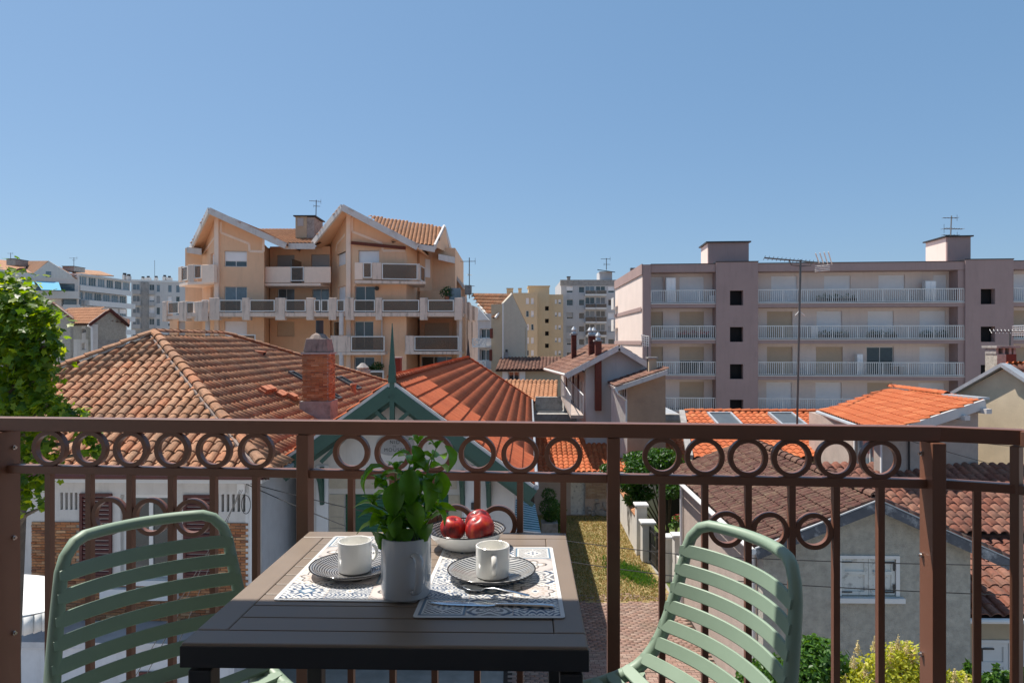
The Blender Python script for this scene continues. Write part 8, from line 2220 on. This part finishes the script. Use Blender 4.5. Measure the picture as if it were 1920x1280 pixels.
def bush(name, label, clumps, n, size, mat, base, group=None, seed=1, cat='shrub', stems=True, shape=None, extra=None, shell=.45):
    t = thing(name, label, cat, base, group)
    mb = MB()
    for c in clumps:
        mb.tube([base, ((base[0] + c[0]) / 2, (base[1] + c[1]) / 2, (base[2] + c[2]) / 2 + .1), c[:3]], [.04, .03, .012], 5)
    mb.build('stems', M['bark'], t)
    leaf_scatter('foliage', clumps, n, size, M[mat], parent=t, seed=seed, shape=shape, shell=shell)
    return t
def cl(lst): 
    o = []
    for (px, py, y, r, rz_) in lst:
        c = P(px, py, y); o.append((c.x, c.y, c.z, r, r, rz_))
    return o
bush('laurel_shrub', 'glossy green laurel shrub in front of the grey wall', cl([(1535, 1240, 9.8, .42, .34), (1500, 1265, 9.6, .35, .3), (1570, 1270, 9.9, .36, .3), (1440, 1262, 9.9, .26, .28), (1418, 1290, 9.7, .3, .3), (1525, 1212, 9.9, .18, .16), (1590, 1310, 9.8, .4, .4)]), 5200, .085, 'leaf_bush', (4.5, 9.9, GZ), 'shrubs in front of the grey wall', 3)
ys = bush('golden_shrub', 'golden yellow flowering shrub with cream plumes', cl([(1680, 1250, 9.5, .38, .32), (1640, 1275, 9.5, .36, .32), (1720, 1245, 9.6, .36, .30), (1745, 1290, 9.5, .4, .3), (1600, 1300, 9.4, .3, .3), (1800, 1285, 9.6, .26, .2), (1690, 1228, 9.6, .2, .16)]), 5200, .06, 'leaf_yellow', (5.2, 9.6, GZ), 'shrubs in front of the grey wall', 5)
fl = []
rg = random.Random(6)
for (px, py) in ((1608, 1200), (1600, 1225), (1640, 1195), (1650, 1205), (1684, 1192), (1672, 1208), (1700, 1200), (1668, 1230), (1750, 1262), (1790, 1255), (1812, 1268), (1730, 1238), (1585, 1262), (1622, 1245), (1710, 1222), (1600, 1285), (1760, 1290), (1740, 1205), (1715, 1212), (1655, 1222)):
    b = P(px, py, 9.4)
    for k in range(5):
        q = b - UP * (.04 * k); fl.append((q.x, q.y, q.z, .012 + .012 * k, .012 + .012 * k, .03))
leaf_scatter('plumes', fl, 2600, .028, M['flower_cream'], parent=ys, seed=9, shell=.1)
bush('laurel_shrub', 'upright green shoots before the white door at lower right', cl([(1815, 1262, 10.5, .07, .2), (1800, 1290, 10.5, .15, .12), (1855, 1278, 10.5, .14, .12), (1868, 1262, 10.5, .05, .16), (1892, 1275, 10.5, .14, .14), (1915, 1270, 10.5, .12, .16)]), 1300, .09, 'leaf_bush', (7.3, 10.5, GZ), 'shrubs in front of the grey wall', 7)
# courtyard tree behind the wall, shrub, topiary
bush('garden_tree', 'dense dark round tree behind the white garden wall', cl([(1215, 880, 27, .95, .62), (1180, 905, 27, .5, .4), (1262, 895, 26.5, .7, .5), (1240, 860, 27, .8, .42), (1195, 862, 27.5, .6, .35), (1140, 878, 28, .35, .2), (1255, 918, 26, .5, .35), (1205, 925, 27, .45, .3)]), 9000, .13, 'leaf_dark2', (6.1, 27, GZ), None, 8, cat='tree')
bush('garden_shrub', 'loose pale green shrub just behind the coped wall', cl([(1185, 935, 27, .35, .32), (1200, 952, 26.5, .28, .25), (1180, 915, 27.3, .3, .22)]), 1200, .10, 'leaf_bush', (4.95, 26.9, GZ), None, 9)
tp_ = thing('topiary', 'topiary shrub of stacked clipped balls beside the striped awning', 'topiary', tuple(P(1030, 990, 25.6)))
c0 = P(1030, 990, 25.6)
MB().tube([c0, P(1029, 940, 25.6)], .04, 6).build('stem', M['bark'], tp_)
leaf_scatter('crown', cl([(1029, 927, 25.6, .27, .24), (1029, 951, 25.6, .36, .32), (1033, 968, 25.7, .28, .2)]), 2600, .06, M['leaf_dark2'], parent=tp_, seed=4, shell=.75)
MB().box((c0.x - .3, c0.y - .3, c0.z - .4), (c0.x + .3, c0.y + .3, c0.z + .25)).build('planter', M['concrete'], tp_)
bush('garden_shrub', 'soft grassy shrub behind the topiary', cl([(1042, 960, 26.5, .4, .5), (1046, 985, 26.3, .3, .3)]), 900, .12, 'leaf_bush', (1.7, 26.4, GZ), None, 12)
fb_ = bush('flower_pot', 'pink flowering plant on the pillar by the brown roofed house', cl([(1272, 975, 21.6, .22, .16), (1262, 985, 21.6, .16, .1)]), 420, .07, 'leaf_bush', tuple(P(1268, 996, 21.6)), None, 14, cat='flowers')
leaf_scatter('blossoms', cl([(1272, 970, 21.55, .2, .12)]), 90, .05, M['red_flower'], parent=fb_, seed=2, shell=.5)
# white wall behind the garden tree
gwall('white garden wall in shade behind the dark round tree', 5.6, 30.0, 9.4, 29.6, -5.9, .2)
MB().box((6.55, 29.4, GZ), (7.5, 29.55, -6.15)).build('dark_opening', M['void'], None, label='dark shed opening in the shaded garden wall', cat='opening')
sh_g = quad_sheet('garden_ground', [(5.0, 20.8), (9.4, 20.8), (9.4, 30), (4.9, 30)], gz - .006, M['lawn_green'])
# white canopy at lower left
cnp = thing('white_canopy', 'white fabric canopy below the balcony at the left edge', 'canopy', tuple(P(60, 1170, 10.5)))
n_ = 10; rows_ = []
mb = MB()
pts_c = []
for i in range(n_ + 1):
    for j in range(n_ + 1):
        a, b = i / n_, j / n_
        near = P(-60 + 175 * a, 1165 + 5 * a - 32 * a * a, 9.6 ); far = P(-60 + 165 * a, 1082 - 3 * math.sin(a * 3), 11.2)
        p = near.lerp(far, b); p.z += -.12 * math.sin(math.pi * b) + .03 * math.sin(math.pi * a)
        pts_c.append(p)
mb.v = pts_c
for i in range(n_):
    for j in range(n_): q = i * (n_ + 1) + j; mb.f.append((q, q + 1, q + n_ + 2, q + n_ + 1))
o = mb.build('fabric', M['canvas'], cnp, smooth=True); md = o.modifiers.new('thick', 'SOLIDIFY'); md.thickness = .012
mb = MB()
for i in range(n_):
    a0, a1 = i / n_, (i + 1) / n_
    n0 = P(-60 + 175 * a0, 1165 + 5 * a0 - 32 * a0 * a0, 9.6); n1 = P(-60 + 175 * a1, 1165 + 5 * a1 - 32 * a1 * a1, 9.6)
    mb.poly([n0, n1, n1 - UP * .24, n0 - UP * .26])
o = mb.build('valance', M['canvas'], cnp, smooth=True); md = o.modifiers.new('thick', 'SOLIDIFY'); md.thickness = .01
for (px, y) in ((-50, 9.7), (108, 9.7), (-50, 11.1)): c = P(px, 1170, y); MB().tube([(c.x, c.y, GZ), (c.x, c.y, c.z)], .03, 8).build('pole', M['frame_white'], cnp)
trc = quad_sheet('terrace', [(-14, 6.5), (-1.2, 6.5), (-1.2, 13.5), (-14, 13.5)], GZ + .0, M['terrace'])
